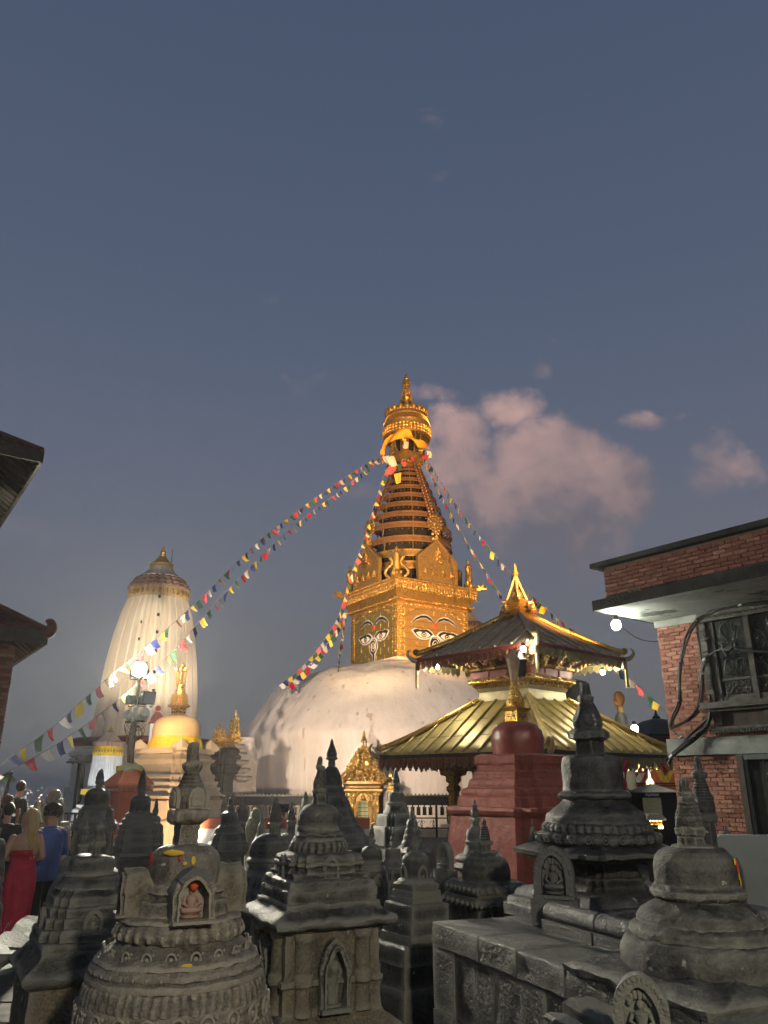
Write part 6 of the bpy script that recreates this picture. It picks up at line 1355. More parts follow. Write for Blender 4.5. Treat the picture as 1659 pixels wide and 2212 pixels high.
Pc = chaitya('grey chaitya with four-niched dome on tall stepped square base', 898, 8.0, STONE_G, [
    ('s', 'foot', [('g', 96), (2150, 96), (2128, 90), (2122, 84)], {'c': (-.06, 0)}), ('s', 'body', [(2126, 80), (2076, 80), (2070, 80)], {'c': (-.06, 0)}), ('s', 'slab', [(2074, 84), (2050, 85), (2036, 84), (2030, 76)], {'c': (-.06, 0)}),
    ('s', 'moulding', [(2034, 78), (2024, 80), (2012, 78), (2006, 68)], {}), ('s', 'tier', [(2030, 74), (1986, 72), (1980, 68)], {}), ('s', 'tier', [(1984, 70), (1950, 70), (1946, 62)], {}), ('s', 'tier', [(1950, 56), (1936, 56), (1932, 50)], {}), ('s', 'tier', [(1935, 53), (1922, 52), (1918, 45)], {}), ('s', 'cornice', [(1922, 46), (1914, 50), (1908, 50), (1904, 44)], {}),
    ('r', 'drum', [(1907, 40), (1900, 38), (1894, 31)], {}), ('r', 'dome', [(1897, 30), (1870, 30), (1852, 28), (1844, 21), (1840, 12)], {'seg': .025}), ('o', 'neck', [(1843, 8), (1826, 8)], {}), *spire_std(1778, 1828, 7.5)], rot=R(35), yref=1880, n=48, niches=[(-62, 27, 1909, 40, 24, {}), (-152, 27, 1909, 40, 24, {})])
chaitya('small domed chaitya with slab roofs behind the big smooth dome', 1027, 11.0, STONE_G, [('s', 'base', [('g', 40), (1940, 40), (1880, 38)], {}), ('s', 'roof_slab', [(1882, 44), (1874, 50), (1868, 48), (1862, 38)], {}), ('s', 'roof_slab', [(1864, 40), (1856, 46), (1850, 44), (1844, 32)], {}), ('r', 'skirt', [(1846, 28), (1836, 26), (1828, 22), (1822, 22)], {}), ('r', 'flange', [(1824, 22), (1819, 24), (1815, 20)], {}), ('r', 'dome', [(1817, 20), (1800, 20), (1790, 17), (1785, 10)], {}), ('o', 'neck', [(1788, 9), (1772, 9)], {}), *spire_std(1726, 1774, 9.5)], rot=R(30), yref=1800, n=36, niches=[(-120, 30, 1868, 30, 20, {})])
Rc = chaitya('smooth broad-domed grey chaitya over two tile-edged slab roofs', 1049, 8.8, STONE_G, [('s', 'base', [('g', 84), (2050, 84), (1950, 78)], {}), ('s', 'slab_roof', [(1952, 90), (1946, 98), (1938, 97), (1930, 86)], {'rough': .010}), ('s', 'waist', [(1934, 80), (1922, 80)], {}), ('s', 'slab_roof', [(1924, 84), (1918, 88), (1910, 87), (1900, 72)], {'rough': .010}),
    ('r', 'dome', [(1904, 51), (1880, 52), (1862, 48), (1850, 40), (1843, 28), (1840, 18)], {'seg': .025, 'rough': .004}), ('s', 'cap', [(1842, 26), (1838, 26), (1836, 18)], {}), ('o', 'neck', [(1839, 12), (1822, 12)], {}), ('o', 'slab', [(1826, 13), (1822, 16), (1818, 16), (1815, 12)], {}), ('r', 'bulb', [(1817, 11)] + [q for i in range(5) for q in ((1812 - i * 5, 11.2 - i * .9), (1808.5 - i * 5, 11.4 - i * .9), (1808 - i * 5, 10.2 - i * .9))] + [(1784, 6)], {'seg': .012}), ('o', 'stub', [(1786, 5), (1772, 4.5), (1768, 2)], {})], rot=R(25), n=56, seg=.03, niches=[(-100, 62, 1990, 40, 30, {})])
# rolled tile ends along the slab roofs of that one
for (y_, hw_) in ((1944, 97), (1916, 87)):
    hs_ = hw_ * sat(y_, 8.8) / (math.cos(R(25)) + math.sin(R(25)))
    for q_ in range(4):
        for i_ in range(7):
            rr = MB(); x_ = -hs_ + 2 * hs_ * (i_ + .5) / 7; rr.tube([(x_, -hs_ - .03, zat(y_, 8.8)), (x_, -hs_ + .12, zat(y_, 8.8) + .035)], [.024, .02], 7); rr.xf(RZ(R(25) + q_ * math.pi / 2 + math.pi / 2)); rr.build('tile_roll', STONE_G, Rc)
for (px_, y_, D_, h_) in ((76, 1720, 16, 1), (90, 1724, 16.6, .9), (106, 1722, 17.2, .95)):
    chaitya({76: 'leftmost pale cone chaitya behind the heads of the couple', 90: 'middle pale cone chaitya behind the heads of the couple', 106: 'pale cone chaitya beside carved lump behind the couple'}[px_], px_, D_, STONE_P, [('s', 'base', [('g', 18), (1800, 18), (1775, 16)], {}), ('r', 'cone', [(1777, 15), (1770, 14.5), (1765, 12), (1758, 11), (1752, 9), (1746, 7), (1740, 5), (1735, 3)], {'pet': 12, 'amp': .08}), ('r', 'tip', [(1737, 2.5), (1730, 1.6), (y_, .4)], {})], n=24, yref=1760, name='cone_chaitya')

# --- platform that carries the tall dark chaitya
def platform():
    a = Vector((.43, 7.0, 0)); e1 = Vector((.39, -.92, 0)).normalized(); e2 = Vector((.92, .39, 0)).normalized(); zt = zat(1988, 7.0)
    ang = math.atan2(e1.y, e1.x); Ln, Wd = 3.2, 3.0
    o = thing('stone_platform', 'long slab-topped stone platform under the tall dark chaitya', 'platform', a); o.rotation_euler = (0, 0, ang)
    # local x along the front edge, local y = across to the back
    m = MB(); m.box((Ln / 2, Wd / 2, (zt - .16) / 2), (Ln - .1, Wd - .1, zt - .16)); m.build('core', STONE_K, o, smooth=False)
    random.seed(3); x = 0
    for w in (.74, .52, .55, .6, .5, .3):
        s_ = MB(); s_.loft('s', [(0, .5), (.10, .5), (.15, .49), (.16, .47)], n=32, maxseg=.05); s_.xf(TR(x + w / 2, .28, zt - .16 + random.uniform(-.006, .006)) @ SCL(w - .012, .66, 1)); s_.rough(.010, 7, x); s_.build('top_slab', STONE_G, o); x += w
    for j in range(4):
        for i in range(5):
            s_ = MB(); s_.box((i * .65 + .33, .62 + .62 * (j + .5), zt - .08), (.64, .61, .15)); s_.rough(.004, 5); s_.build('top_slab', STONE_G, o, smooth=False)
    x = 0
    for w in (.36, .30, .28, .34, .30, .26, .4, .4, .3):
        for r_ in range(2):
            h = (zt - .16) / 2; s_ = MB(); s_.loft('s', [(0, .5), (1, .5)], n=24, maxseg=.12); s_.xf(TR(x + w / 2, .02 + random.uniform(-.008, .008), r_ * h) @ SCL(w - .008, .12, h - .006)); s_.rough(.006, 6, x + r_); s_.build('facing_stone', STONE_G if random.random() < .6 else STONE_K, o)
        x += w
    for i in range(5):
        s_ = MB(); s_.box((.02, i * .6 + .3, (zt - .16) / 2), (.10, .59, zt - .17)); s_.rough(.005, 5); s_.build('facing_stone', STONE_K, o, smooth=False)
    for i in range(4):
        s_ = MB(); s_.loft('s', [(0, .5), (.12, .5), (.17, .42), (.2, .3)], n=16, maxseg=.06); s_.xf(TR(.3 + i * .8, -.16, 0) @ SCL(.79, .42, 1)); s_.rough(.010, 6, i); s_.build('plinth_stone', STONE_G, o)
    # rolled kerb course carrying the chaitya
    for i in range(3):
        k = MB(); k.tube([(.72 + i * .62, .62, zt + .12), (.72 + i * .62 + .6, .62, zt + .12)], .075, 12); k.rough(.006, 8, i); k.build('rolled_kerb', STONE_K, o)
        k = MB(); k.box((.72 + i * .62 + .3, .66, zt + .03), (.6, .26, .09)); k.rough(.004, 8, i); k.build('kerb_stone', STONE_K, o, smooth=False)
platform()
def rubble():
    random.seed(11)
    spots = [(1290, 2165, 4.6, .13), (1245, 2195, 4.9, .10), (1210, 2180, 5.1, .07), (1310, 2200, 4.5, .09), (40, 2030, 8.2, .22), (85, 2008, 8.6, .26), (120, 2045, 7.9, .20), (60, 2075, 7.4, .20), (150, 1990, 8.9, .18), (15, 2050, 7.9, .18)]
    for i, (px, y, D, r_) in enumerate(spots):
        p = P(px, y, D); m = MB(); m.loft('s', [(-r_ * .35, r_ * .9), (0, r_), (r_ * .25, r_ * .85)], n=16, maxseg=r_ * .3, rot=random.uniform(0, 1.5)); m.rough(r_ * .12, 3 / r_ * .4, i); m.xf(RX(random.uniform(-.25, .25)) @ RY(random.uniform(-.25, .25)))
        o = m.build('fallen_stone', STONE_G, None, (p.x, p.y, max(p.z - .05, .09)))
        near = 'beside the arched stele' if i < 4 else 'by the shoes of the woman in red'
        tag(o, ('flat', 'small', 'pebble-like', 'chipped', 'wide', 'large leaning', 'tilted', 'front', 'rear', 'edge')[i] + ' fallen stone block ' + near, 'stone')
rubble()
# ================================================================== red chaitya before the pagoda
def red_chaitya():
    D = 18.0; X = (1118 - 829.5) * sat(1600, D); rot = R(42); k = 1 / ext('x', rot); z = lambda y: zat(y, D); s = lambda y: sat(y, D)
    o = thing('red_chaitya', 'red painted chaitya with gilded eyed cube and ringed gold spire', 'chaitya', (X, D, 0))
    REDB = material('red_limewash', (.25, .060, .042), (.17, .042, .032), (.21, .055, .040), scale=6, big=1.2, rough=.72, bump=.7, bscale=9, dist=.03, blotch=((.11, .032, .028), 1.8, .62))
    t = [('g', 165), (1800, 160), (1760, 152)]
    def tier(pts, nm='stepped_base', kd='x'):
        m = MB(); m.loft(kd, [(0.0 if y == 'g' else z(y), hw * s(1800 if y == 'g' else y) * k) for y, hw in pts], rot=rot, n=36, maxseg=.12); m.rough(.012, 3.5, pts[-1][1]); return m.build(nm, REDB, o)
    tier(t); tier([(1764, 146), (1756, 158), (1748, 161), (1742, 158), (1740, 140)], 'base_flange'); tier([(1744, 138), (1722, 134), (1718, 126)]); tier([(1722, 126), (1712, 128), (1704, 124), (1700, 112)]); tier([(1704, 114), (1686, 108), (1680, 100)]); tier([(1684, 102), (1668, 96), (1664, 88)])
    tier([(1668, 90), (1654, 90), (1650, 94), (1634, 94), (1630, 82)], 'top_block')
    # painted brick courses showing on the block faces
    for q in (2, 3):
        th = rot + q * math.pi / 2
        for r_ in range(9):
            y0 = 1736 - r_ * 7.6; hw = (138 - (1744 - y0) * .60) * s(y0) * k * .66
            for i in range(6):
                b = MB(); w = 2 * hw / 6; b.box((0, 0, 0), (w - .012, .03, .070)); b.rough(.006, 9, r_ + i); rad = (hw / .66) * (1.0)
                b.xf(RZ(th + math.pi / 2) @ TR(-hw + w * (i + .5 + (.25 if r_ % 2 else 0) * (1 if i < 5 else 0)), -rad - .004, z(y0))); b.build('painted_brick', REDB, o, smooth=False)
    m = MB(); m.loft('r', [(z(1636), 54 * s(1636)), (z(1620), 55 * s(1620)), (z(1596), 56.5 * s(1596)), (z(1578), 53 * s(1578)), (z(1568), 46 * s(1568)), (z(1562), 35 * s(1562)), (z(1559), 20 * s(1559))], n=64, maxseg=.06); m.rough(.006, 5)
    m.build('dome', material('red_gloss', (.24, .055, .036), (.18, .042, .030), (.20, .050, .034), scale=5, rough=.38, bump=.3, bscale=12, dist=.02), o, ang=60)
    r2 = R(40); kk = 1 / (abs(math.cos(r2)) + abs(math.sin(r2)))
    def g(pts, nm, mt_=GOLD):
        m = MB(); m.loft('s', [(z(y), hw * s(y) * kk) for y, hw in pts], rot=r2, n=8); return m.build(nm, mt_, o)
    cube = g([(1562, 25), (1535, 24)], 'gilded_cube'); g([(1537, 25), (1533, 31), (1530, 33), (1527, 24)], 'gilded_cornice')
    e = MB()
    for q in range(4):
        th = r2 + q * math.pi / 2; M4 = TR(24.7 * s(1548) * kk * math.cos(th), 24.7 * s(1548) * kk * math.sin(th), z(1549)) @ RZ(th + math.pi / 2)
        for sd in (-1, 1):
            t_ = MB(); t_.tube([(sd * .02, 0, .045), (sd * .07, 0, .065), (sd * .12, 0, .04)], .008, 5); t_.tube([(sd * .02, 0, 0), (sd * .07, 0, .02), (sd * .12, 0, 0)], .008, 5); t_.ball((sd * .07, 0, -.002), .014, 6, 4); t_.xf(M4); e.add(t_.v, t_.f)
        t_ = MB(); t_.tube([(0, 0, .01), (.015, 0, -.04), (0, 0, -.07)], .008, 5); t_.xf(M4); e.add(t_.v, t_.f)
    stuff(e.build('painted_eyes', material('eye_ink', (.012, .012, .018)), cube))
    sh = MB()
    for q in range(4): th = r2 + q * math.pi / 2; shield(sh, TR(20 * s(1520) * kk * math.cos(th), 20 * s(1520) * kk * math.sin(th), z(1528)) @ RZ(th + math.pi / 2), .10, .24, .03)
    sh.build('spire_shields', GOLD, o)
    for i in range(8):
        y = 1517 - i * 5.6; hw = 17.5 - i * 1.25; m = MB(); m.loft('r', [(z(y) - .01, hw * s(y) * .8), (z(y), hw * s(y)), (z(y - 3.6), hw * s(y) * .97), (z(y - 3.8), hw * s(y) * .8), (z(y - 6), hw * s(y) * .72)], n=28); m.build('spire_ring', GOLD, o)
    m = MB(); m.loft('r', [(z(1474), 6 * s(1474)), (z(1470), 9 * s(1470)), (z(1466), 8 * s(1466)), (z(1461), 9 * s(1461)), (z(1450), 10 * s(1450)), (z(1432), 13 * s(1432)), (z(1424), 15 * s(1424)), (z(1419), 10 * s(1419)), (z(1412), 6 * s(1412)), (z(1402), 2 * s(1402))], n=24, pet=10, amp=.1); m.build('dark_umbrella', BRASS_D, o)
red_chaitya()

# ================================================================== brick building on the right
BW = Vector((5.13, 14.3, 0)); BE = Vector((.613, -.79, 0)).normalized(); BNV = Vector((-BE.y * -1, 0, 0)); BANG = math.atan2(BE.y, BE.x)
BIN = Vector((-BE.y, BE.x, 0))               # into the building
def fplane(px, py, off=0.0):                  # point on the facade plane (off metres in front), local coordinates
    xn = (px - 829.5) / F; yn = (1106 - py) / F; d = Vector((xn, math.cos(PITCH) - yn * math.sin(PITCH), math.sin(PITCH) + yn * math.cos(PITCH)))
    p0 = BW - BIN * off; t = (p0 - Vector((0, 0, CAM_Z))).dot(BIN) / d.dot(BIN); w = Vector((0, 0, CAM_Z)) + d * t - BW
    return Vector((w.dot(BE), w.dot(BIN), w.z))
bld = thing('brick_building', 'brick building with jutting concrete roof slab and carved window', 'building', BW); bld.rotation_euler = (0, 0, BANG)
BRICK = material('red_brick', (.31, .130, .088), (.22, .088, .062), (.28, .135, .10), scale=9, big=2.0, rough=.88, bump=.9, bscale=26, dist=.015, fine=45, blotch=((.42, .30, .24), 1.4, .63))
BRICK2 = material('red_brick_dark', (.22, .085, .058), (.15, .058, .042), (.19, .08, .056), scale=9, big=2.0, rough=.88, bump=.9, bscale=26, dist=.015, fine=45)
BRICK3 = material('red_brick_pale', (.34, .17, .12), (.25, .115, .08), (.32, .19, .14), scale=9, big=2.0, rough=.9, bump=.9, bscale=26, dist=.015, fine=45)
MORTAR = material('mortar', (.17, .12, .095), (.11, .085, .07), scale=8, rough=.95, bump=.5, bscale=30)
def bricks(parent, rects, z0, z1, bl=.225, bh=.056, gap=.013, single=None, dark=False, seed=1, base_y=0.0, M4=None, left=0):
    # rects: list of (x0, x1, zlo, zhi) to fill; courses aligned to z0
    rnd = random.Random(seed); me = []
    for mt_ in (BRICK, BRICK2, BRICK3):
        b = MB(); b.box((0, 0, 0), (1, 1, 1)); m_ = b.mesh('brick'); m_.materials.append(mt_); me.append(m_)
    rest = [MB(), MB(), MB()]; n = 0
    r_ = 0; z = z0
    while z < z1:
        x = -.11 if r_ % 2 else 0.0
        x += left
        xmax = max(q[1] for q in rects)
        while x < xmax:
            for (a, b, lo_, hi_) in rects:
                if z >= lo_ - .001 and z + bh <= hi_ + .004:
                    xa, xb = max(x, a), min(x + bl - gap, b)
                    if xb - xa > .03:
                        k = rnd.choice((0, 1, 1, 1) if dark else (0, 0, 0, 1, 1, 2)); m4 = (M4 or Matrix.Identity(4)) @ TR((xa + xb) / 2, base_y + rnd.uniform(-.004, .004), z + bh / 2) @ RX(rnd.uniform(-.02, .02)) @ RZ(rnd.uniform(-.012, .012)) @ SCL(xb - xa, .05, bh)
                        if single is not None and n < 300 and single((xa + xb) / 2, z): inst('brick', me[k], parent, m4); n += 1
                        else:
                            t = MB(); t.box((0, 0, 0), (1, 1, 1)); t.xf(m4); rest[k].add(t.v, t.f)
                        break
            x += bl
        z += bh + gap; r_ += 1
    for k, mt_ in enumerate((BRICK, BRICK2, BRICK3)):
        if rest[k].v: stuff(rest[k].build('brickwork', mt_, parent, smooth=False, fix=False))
def right_building():
    zs = zat(1343, 14.3); zb1 = zat(1597, 14.3); zb0 = zat(1633, 14.3); LN = 7.0
    m = MB(); m.box((LN / 2, 2.5 + .02, (zs) / 2), (LN, 5.0, zs)); m.build('wall_core', MORTAR, bld, smooth=False)
    wx0 = fplane(1526, 1430).x; wx1 = wx0 + 2.15; wz1 = zs - .10; wz0 = fplane(1540, 1582).z; dx0 = fplane(1606, 1700).x
    up_rects = [(0, wx0, zb1, zs), (wx1, LN, zb1, zs), (wx0, wx1, zb1, wz0)]; lo_rects = [(0, dx0, .05, zb0), (dx0 + 1.9, LN, .05, zb0)]
    bricks(bld, up_rects, zb1 + .01, zs, single=lambda x, z: x < wx0 and z > zb1, seed=4)
    bricks(bld, lo_rects, .05, zb0 - .01, single=lambda x, z: False, seed=5)
    # end wall
    bricks(bld, [(0, 3, .05, zs)], .05, zs, seed=6, M4=TR(0, 0, 0) @ RZ(math.pi / 2), base_y=.0)
    m = MB(); m.box((LN / 2 - .03, 0, (zb1 + zb0) / 2), (LN + .06, .14, zb1 - zb0)); m.rough(.004, 4); m.build('concrete_band', CONCRETE, bld, smooth=False)
    m = MB(); m.box((LN / 2 - .02, 0, zs - .06), (LN + .04, .10, .14)); m.build('top_band', CONCRETE, bld, smooth=False)
    # slab
    OV = 1.74; m = MB(); m.loft('s', [(0, .5), (.17, .5)], n=64, maxseg=.08); m.xf(TR(LN / 2 - .06, (-OV + 5) / 2, zs) @ SCL(LN + .12, OV + 5, 1)); m.rough(.010, 3)
    SLAB = material('stained_slab', (.55, .56, .52), (.36, .37, .35), (.45, .46, .43), scale=2.2, big=.9, rough=.9, bump=.5, bscale=14, blotch=((.09, .095, .09), 1.6, .55)); m.build('roof_slab', SLAB, bld)
    m = MB(); m.box((LN / 2 - .06, -OV - .004, zs + .085), (LN + .13, .02, .172)); m.rough(.006, 4); m.build('slab_edge', material('algae_black', (.035, .036, .033), (.020, .021, .020), (.05, .05, .045), scale=5, rough=.95, bump=.6), bld, smooth=False)
    m = MB(); m.box((-.125, (-OV + 5) / 2, zs + .08), (.02, OV + 5, .18)); m.build('slab_edge', MATS['algae_black'], bld, smooth=False)
    # parapet
    zp0 = zs + .17; zp1 = zat(1228, 13.3); y_ = -OV + .12
    m = MB(); m.box((LN / 2 + .08, y_ + .17, (zp0 + zp1) / 2), (LN, .26, zp1 - zp0)); m.box((.21, y_ + 2.5, (zp0 + zp1) / 2), (.26, 4.6, zp1 - zp0)); m.build('parapet_core', MORTAR, bld, smooth=False)
    bricks(bld, [(.08, LN, zp0 + .06, zp1)], zp0 + .005, zp1, seed=8, base_y=y_ + .03, dark=True); bricks(bld, [(.05, 4.6, zp0, zp1)], zp0 + .005, zp1, seed=9, M4=TR(.08, y_, 0) @ RZ(math.pi / 2))
    m = MB(); m.box((LN / 2 + .08, y_ + .02, zp0 + .03), (LN, .05, .07)); m.rough(.008, 3); m.build('algae_strip', MATS['algae_black'], bld, smooth=False)
    m = MB(); m.box((LN / 2, y_ + .15, zp1 + .05), (LN + .26, .50, .09)); m.rough(.006, 3); m.build('coping', MATS['algae_black'], bld, smooth=False)
    m = MB(); m.box((.10, y_ + 2.6, zp1 + .049), (.46, 4.4, .088)); m.build('coping', MATS['algae_black'], bld, smooth=False)
    # carved window
    W = GREYWOOD; bx0 = wx0 + .02; wd = wx1 - wx0
    def bxx(x0, x1, z0, z1, y0, y1, nm, par=bld, mt_=W):
        b = MB(); b.box(((x0 + x1) / 2, (y0 + y1) / 2, (z0 + z1) / 2), (x1 - x0, y1 - y0, z1 - z0)); return b.build(nm, mt_, par, smooth=False)
    zsill = fplane(1535, 1520).z; zmid = fplane(1580, 1463).z; zpan = fplane(1580, 1500).z; zlin = zs - .16
    fr = bxx(wx0, wx1, wz0, zs - .04, -.02, .06, 'carved_window', bld, material('window_dark', (.018, .018, .016), (.012, .012, .011), rough=.9, bump=.2))
    bxx(wx0, wx0 + .12, zsill, zs - .06, -.12, .0, 'window_frame', fr); bxx(wx0 + .12, wx0 + .24, zsill, zs - .1, -.06, .0, 'window_frame', fr)
    bxx(wx0, wx1, zlin - .02, zs - .02, -.14, .0, 'window_lintel', fr); bxx(wx0 - .10, wx1 + .1, zsill - .10, zsill, -.24, .02, 'window_sill', fr); bxx(wx0 - .05, wx1 + .05, zsill - .15, zsill - .10, -.16, .02, 'window_sill', fr)
    ow = .54; x = wx0 + .27
    for i in range(3):
        a, b = x + i * (ow + .09), x + i * (ow + .09) + ow
        bxx(b, b + .09, zsill, zlin, -.10, .0, 'mullion', fr)
        bxx(a, b, zmid - .06, zmid - .02, -.07, .0, 'transom', fr); bxx(a, b, zsill + .0, zsill + .10, -.08, .0, 'bottom_rail', fr)
        pn = bxx(a + .03, b - .03, zsill + .10, zmid - .06, -.035, .0, 'carved_panel', fr)
        cv = MB()
        for j in range(4):
            for kk in range(2): cv.tube([(a + .10 + j * .11 + .045 * math.cos(t * .8), -.045, zsill + .17 + kk * .11 + .045 * math.sin(t * .8)) for t in range(9)], .010, 4)
        stuff(cv.build('carved_scroll', W, pn))
        gp = bxx(a + .01, b - .01, zmid, zlin - .02, -.022, -.016, 'window_pane', fr, material('dusty_glass', (.030, .034, .030), (.014, .016, .014), (.06, .066, .056), scale=5, big=3, rough=.22, bump=.1))
        gr = MB(); cx = (a + b) / 2; H = zlin - zmid
        for sd in (-1, 1):
            for q in range(3):
                c0 = zmid + H * (.17 + .33 * q); gr.tube([(cx + sd * .11 + .085 * math.cos(t * .5), -.05, c0 + .13 * math.sin(t * .5)) for t in range(14)], .008, 4)
            gr.tube([(cx + sd * .02, -.05, zmid), (cx + sd * .20, -.05, zmid + H * .3), (cx + sd * .03, -.05, zmid + H * .55), (cx + sd * .2, -.05, zmid + H * .85), (cx, -.05, zlin)], .008, 4)
        gr.build('iron_grille', IRON, fr)
    # apron below the sill, dentils
    bxx(wx0 + .02, wx1, wz0 + .08, zsill - .15, -.05, .0, 'apron', fr, DARKWOOD); bxx(wx0 + .06, wx0 + .18, wz0 + .10, zsill - .15, -.09, .0, 'apron_post', fr)
    for i in range(3): bxx(wx0 + .9 + i * .6, wx0 + 1.0 + i * .6, wz0 + .10, zsill - .18, -.09, .0, 'apron_post', fr)
    bxx(wx0 - .02, wx1, wz0 - .03, wz0 + .03, -.12, .0, 'base_moulding', fr); bxx(wx0, wx1, wz0 + .04, wz0 + .08, -.09, .0, 'base_moulding', fr)
    dn = MB()
    for i in range(40): dn.tube([(wx0 + .05 + i * .05, -.125, wz0 - .02), (wx0 + .08 + i * .05, -.125, wz0 + .03)], .012, 4)
    for i in range(26):
        zz = zsill + .25 + i * .045
        if zz < zlin - .15 and i % 9 < 6: dn.box((wx0 + .06, -.13, zz), (.10, .03, .022))
    for i in range(40): dn.ball((wx0 + .05 + i * .052, -.145, zlin + .05), .022, 6, 4)
    stuff(dn.build('carved_dentils', W, fr))
    # ground floor gate
    dz1 = zb0 - .03; gate = bxx(dx0, dx0 + 1.9, .0, zb0 - .005, -.02, .04, 'grille_gate', bld, MATS['window_dark'])
    bxx(dx0, dx0 + .10, 0, dz1, -.10, .0, 'gate_jamb', gate, DARKWOOD); bxx(dx0 + .10, dx0 + .15, 0, dz1 - .06, -.07, .0, 'gate_jamb', gate, material('steel_grey', (.13, .14, .14), (.08, .09, .09), rough=.5, metal=.4, bump=.2)); bxx(dx0, dx0 + 1.9, dz1 - .06, dz1 + .02, -.09, .0, 'gate_lintel', gate, MATS['steel_grey'])
    bxx(dx0 + .40, dx0 + 1.8, .2, dz1 - .12, -.026, -.021, 'gate_backing', gate, MATS['dusty_glass'])
    g = MB()
    for i in range(9):
        x = dx0 + .42 + i * .17; g.tube([(x, -.05, .1), (x, -.05, dz1 - .1)], .009, 4)
        for j in range(8): zc = .35 + j * .3; g.tube([(x + .08 + .075 * math.cos(t * .6), -.05, zc + .12 * math.sin(t * .6)) for t in range(8)], .008, 4)
    g.build('gate_scrollwork', IRON, gate)
    # grass tufts growing on the slab edge
    random.seed(14); GR = material('dry_grass', (.20, .19, .09), (.13, .12, .05), rough=.9, bump=0)
    for (px, py, n_, h) in ((1338, 1305, 46, .24), (1376, 1280, 14, .28), (1300, 1308, 20, .16), (1545, 1262, 16, .14)):
        p = fplane(px, py, OV - .05); t_ = MB()
        for i in range(n_):
            a = random.uniform(0, 6.28); l_ = random.uniform(.5, 1) * h; b0 = Vector((random.uniform(-.16, .16), random.uniform(-.04, .04), 0)); d = Vector((math.cos(a) * .6, -abs(math.sin(a)) * .5, random.uniform(.3, 1))).normalized()
            t_.tube([b0, b0 + d * l_ * .6, b0 + d * l_ + Vector((0, 0, -.25 * l_))], [.005, .004, .001], 3)
        tt = stuff(t_.build('grass_tuft', GR, bld, p))
right_building()

# cables strung over the facade
CABLE = material('cable_black', (.012, .012, .013), (.02, .02, .02), rough=.45, bump=.1)
def cable(label, pts, r_, strands=1, seed=0):
    rnd = random.Random(seed); p = [fplane(*q) for q in pts]; root = thing('power_cable', label, 'cable', BW); root.rotation_euler = (0, 0, BANG)
    for s_ in range(strands):
        o_ = Vector((rnd.uniform(-1, 1), rnd.uniform(-1, .2), rnd.uniform(-1, 1))) * r_ * 1.6 * (strands > 1); path = bez([q + o_ * (1 + .6 * math.sin(i * 1.7 + s_)) for i, q in enumerate(p)], 8)
        m = MB(); m.tube(path, r_, 6); m.build('strand', CABLE, root, ang=60)
    for q in p[1:-1:2]:
        t = MB(); t.tube([q + Vector((-.03, -.01, -.02)), q + Vector((.03, -.02, .01))], r_ * 1.9, 7); t.build('cable_tie', MATS['can_white'] if rnd.random() < .4 else CABLE, root)
cable('thick looping cable falling in front of brick wall', [(1690, 1298, .2), (1600, 1306, .2), (1545, 1318, .18), (1505, 1340, .15), (1484, 1378, .25), (1472, 1430, .32), (1468, 1480, .34), (1468, 1515, .3), (1455, 1548, .25), (1448, 1570, .2)], .017, 3, 1)
cable('bundled cable dropping straight down beside carved window', [(1506, 1336, .08), (1508, 1365, .08), (1513, 1410, .09), (1518, 1455, .09), (1515, 1500, .10), (1505, 1535, .14), (1480, 1558, .18), (1450, 1572, .2)], .013, 4, 2)
cable('cable arcing across the carved window', [(1512, 1470, .1), (1522, 1425, .14), (1545, 1406, .2), (1580, 1400, .24), (1620, 1404, .26), (1690, 1408, .26)], .014, 3, 3)
cable('thin cable hanging from lintel into window grille', [(1508, 1368, .08), (1530, 1378, .12), (1565, 1392, .16), (1585, 1380, .12), (1592, 1350, .1)], .007, 2, 4)
cable('fat tarred cable bundle slanting over concrete band', [(1444, 1650, .3), (1452, 1634, .26), (1475, 1612, .2), (1502, 1590, .16), (1524, 1570, .14), (1535, 1545, .1), (1536, 1500, .08)], .022, 6, 5)
cable('slack thin wire looping below wall corner', [(1448, 1572, .2), (1470, 1592, .2), (1495, 1594, .16), (1512, 1580, .14), (1580, 1580, .1), (1690, 1574, .1)], .006, 1, 6)
# hanging bulb under the slab
def hung_bulb(label, px, py, D, r_, anchor, cat='lamp'):
    p = P(px, py, D); o = thing('hanging_lamp', label, cat, p)
    b = MB(); b.ball((0, 0, 0), r_, 16, 12, (1, 1, 1.15)); b.build('bulb', BULB, o, ang=60)
    c = MB(); c.loft('r', [(r_ * 1.05, r_ * .5), (r_ * 1.3, r_ * .6), (r_ * 2.0, r_ * .55), (r_ * 2.2, r_ * .2)], n=12); c.build('socket', IRON, o)
    w = MB(); w.tube(bez([(0, 0, r_ * 2.1), (Vector(anchor) - p) * .5 + Vector((0, 0, -.05)), Vector(anchor) - p], 6), .007, 5); w.build('flex', IRON, o)
    return p
LB1 = hung_bulb('bare lit bulb hung below concrete roof slab', 1331, 1350, 13.7, .085, P(1322, 1318, 13.6) + Vector((0, 0, .05)))
w_ = MB(); w_.tube(bez([P(1338, 1350, 13.8), P(1372, 1376, 14.3), P(1400, 1385, 15), P(1425, 1386, 15.6)], 8), .008, 5); tag(w_.build('lamp_wire', CORD), 'pale slack wire from hanging bulb to brick wall', 'wire')

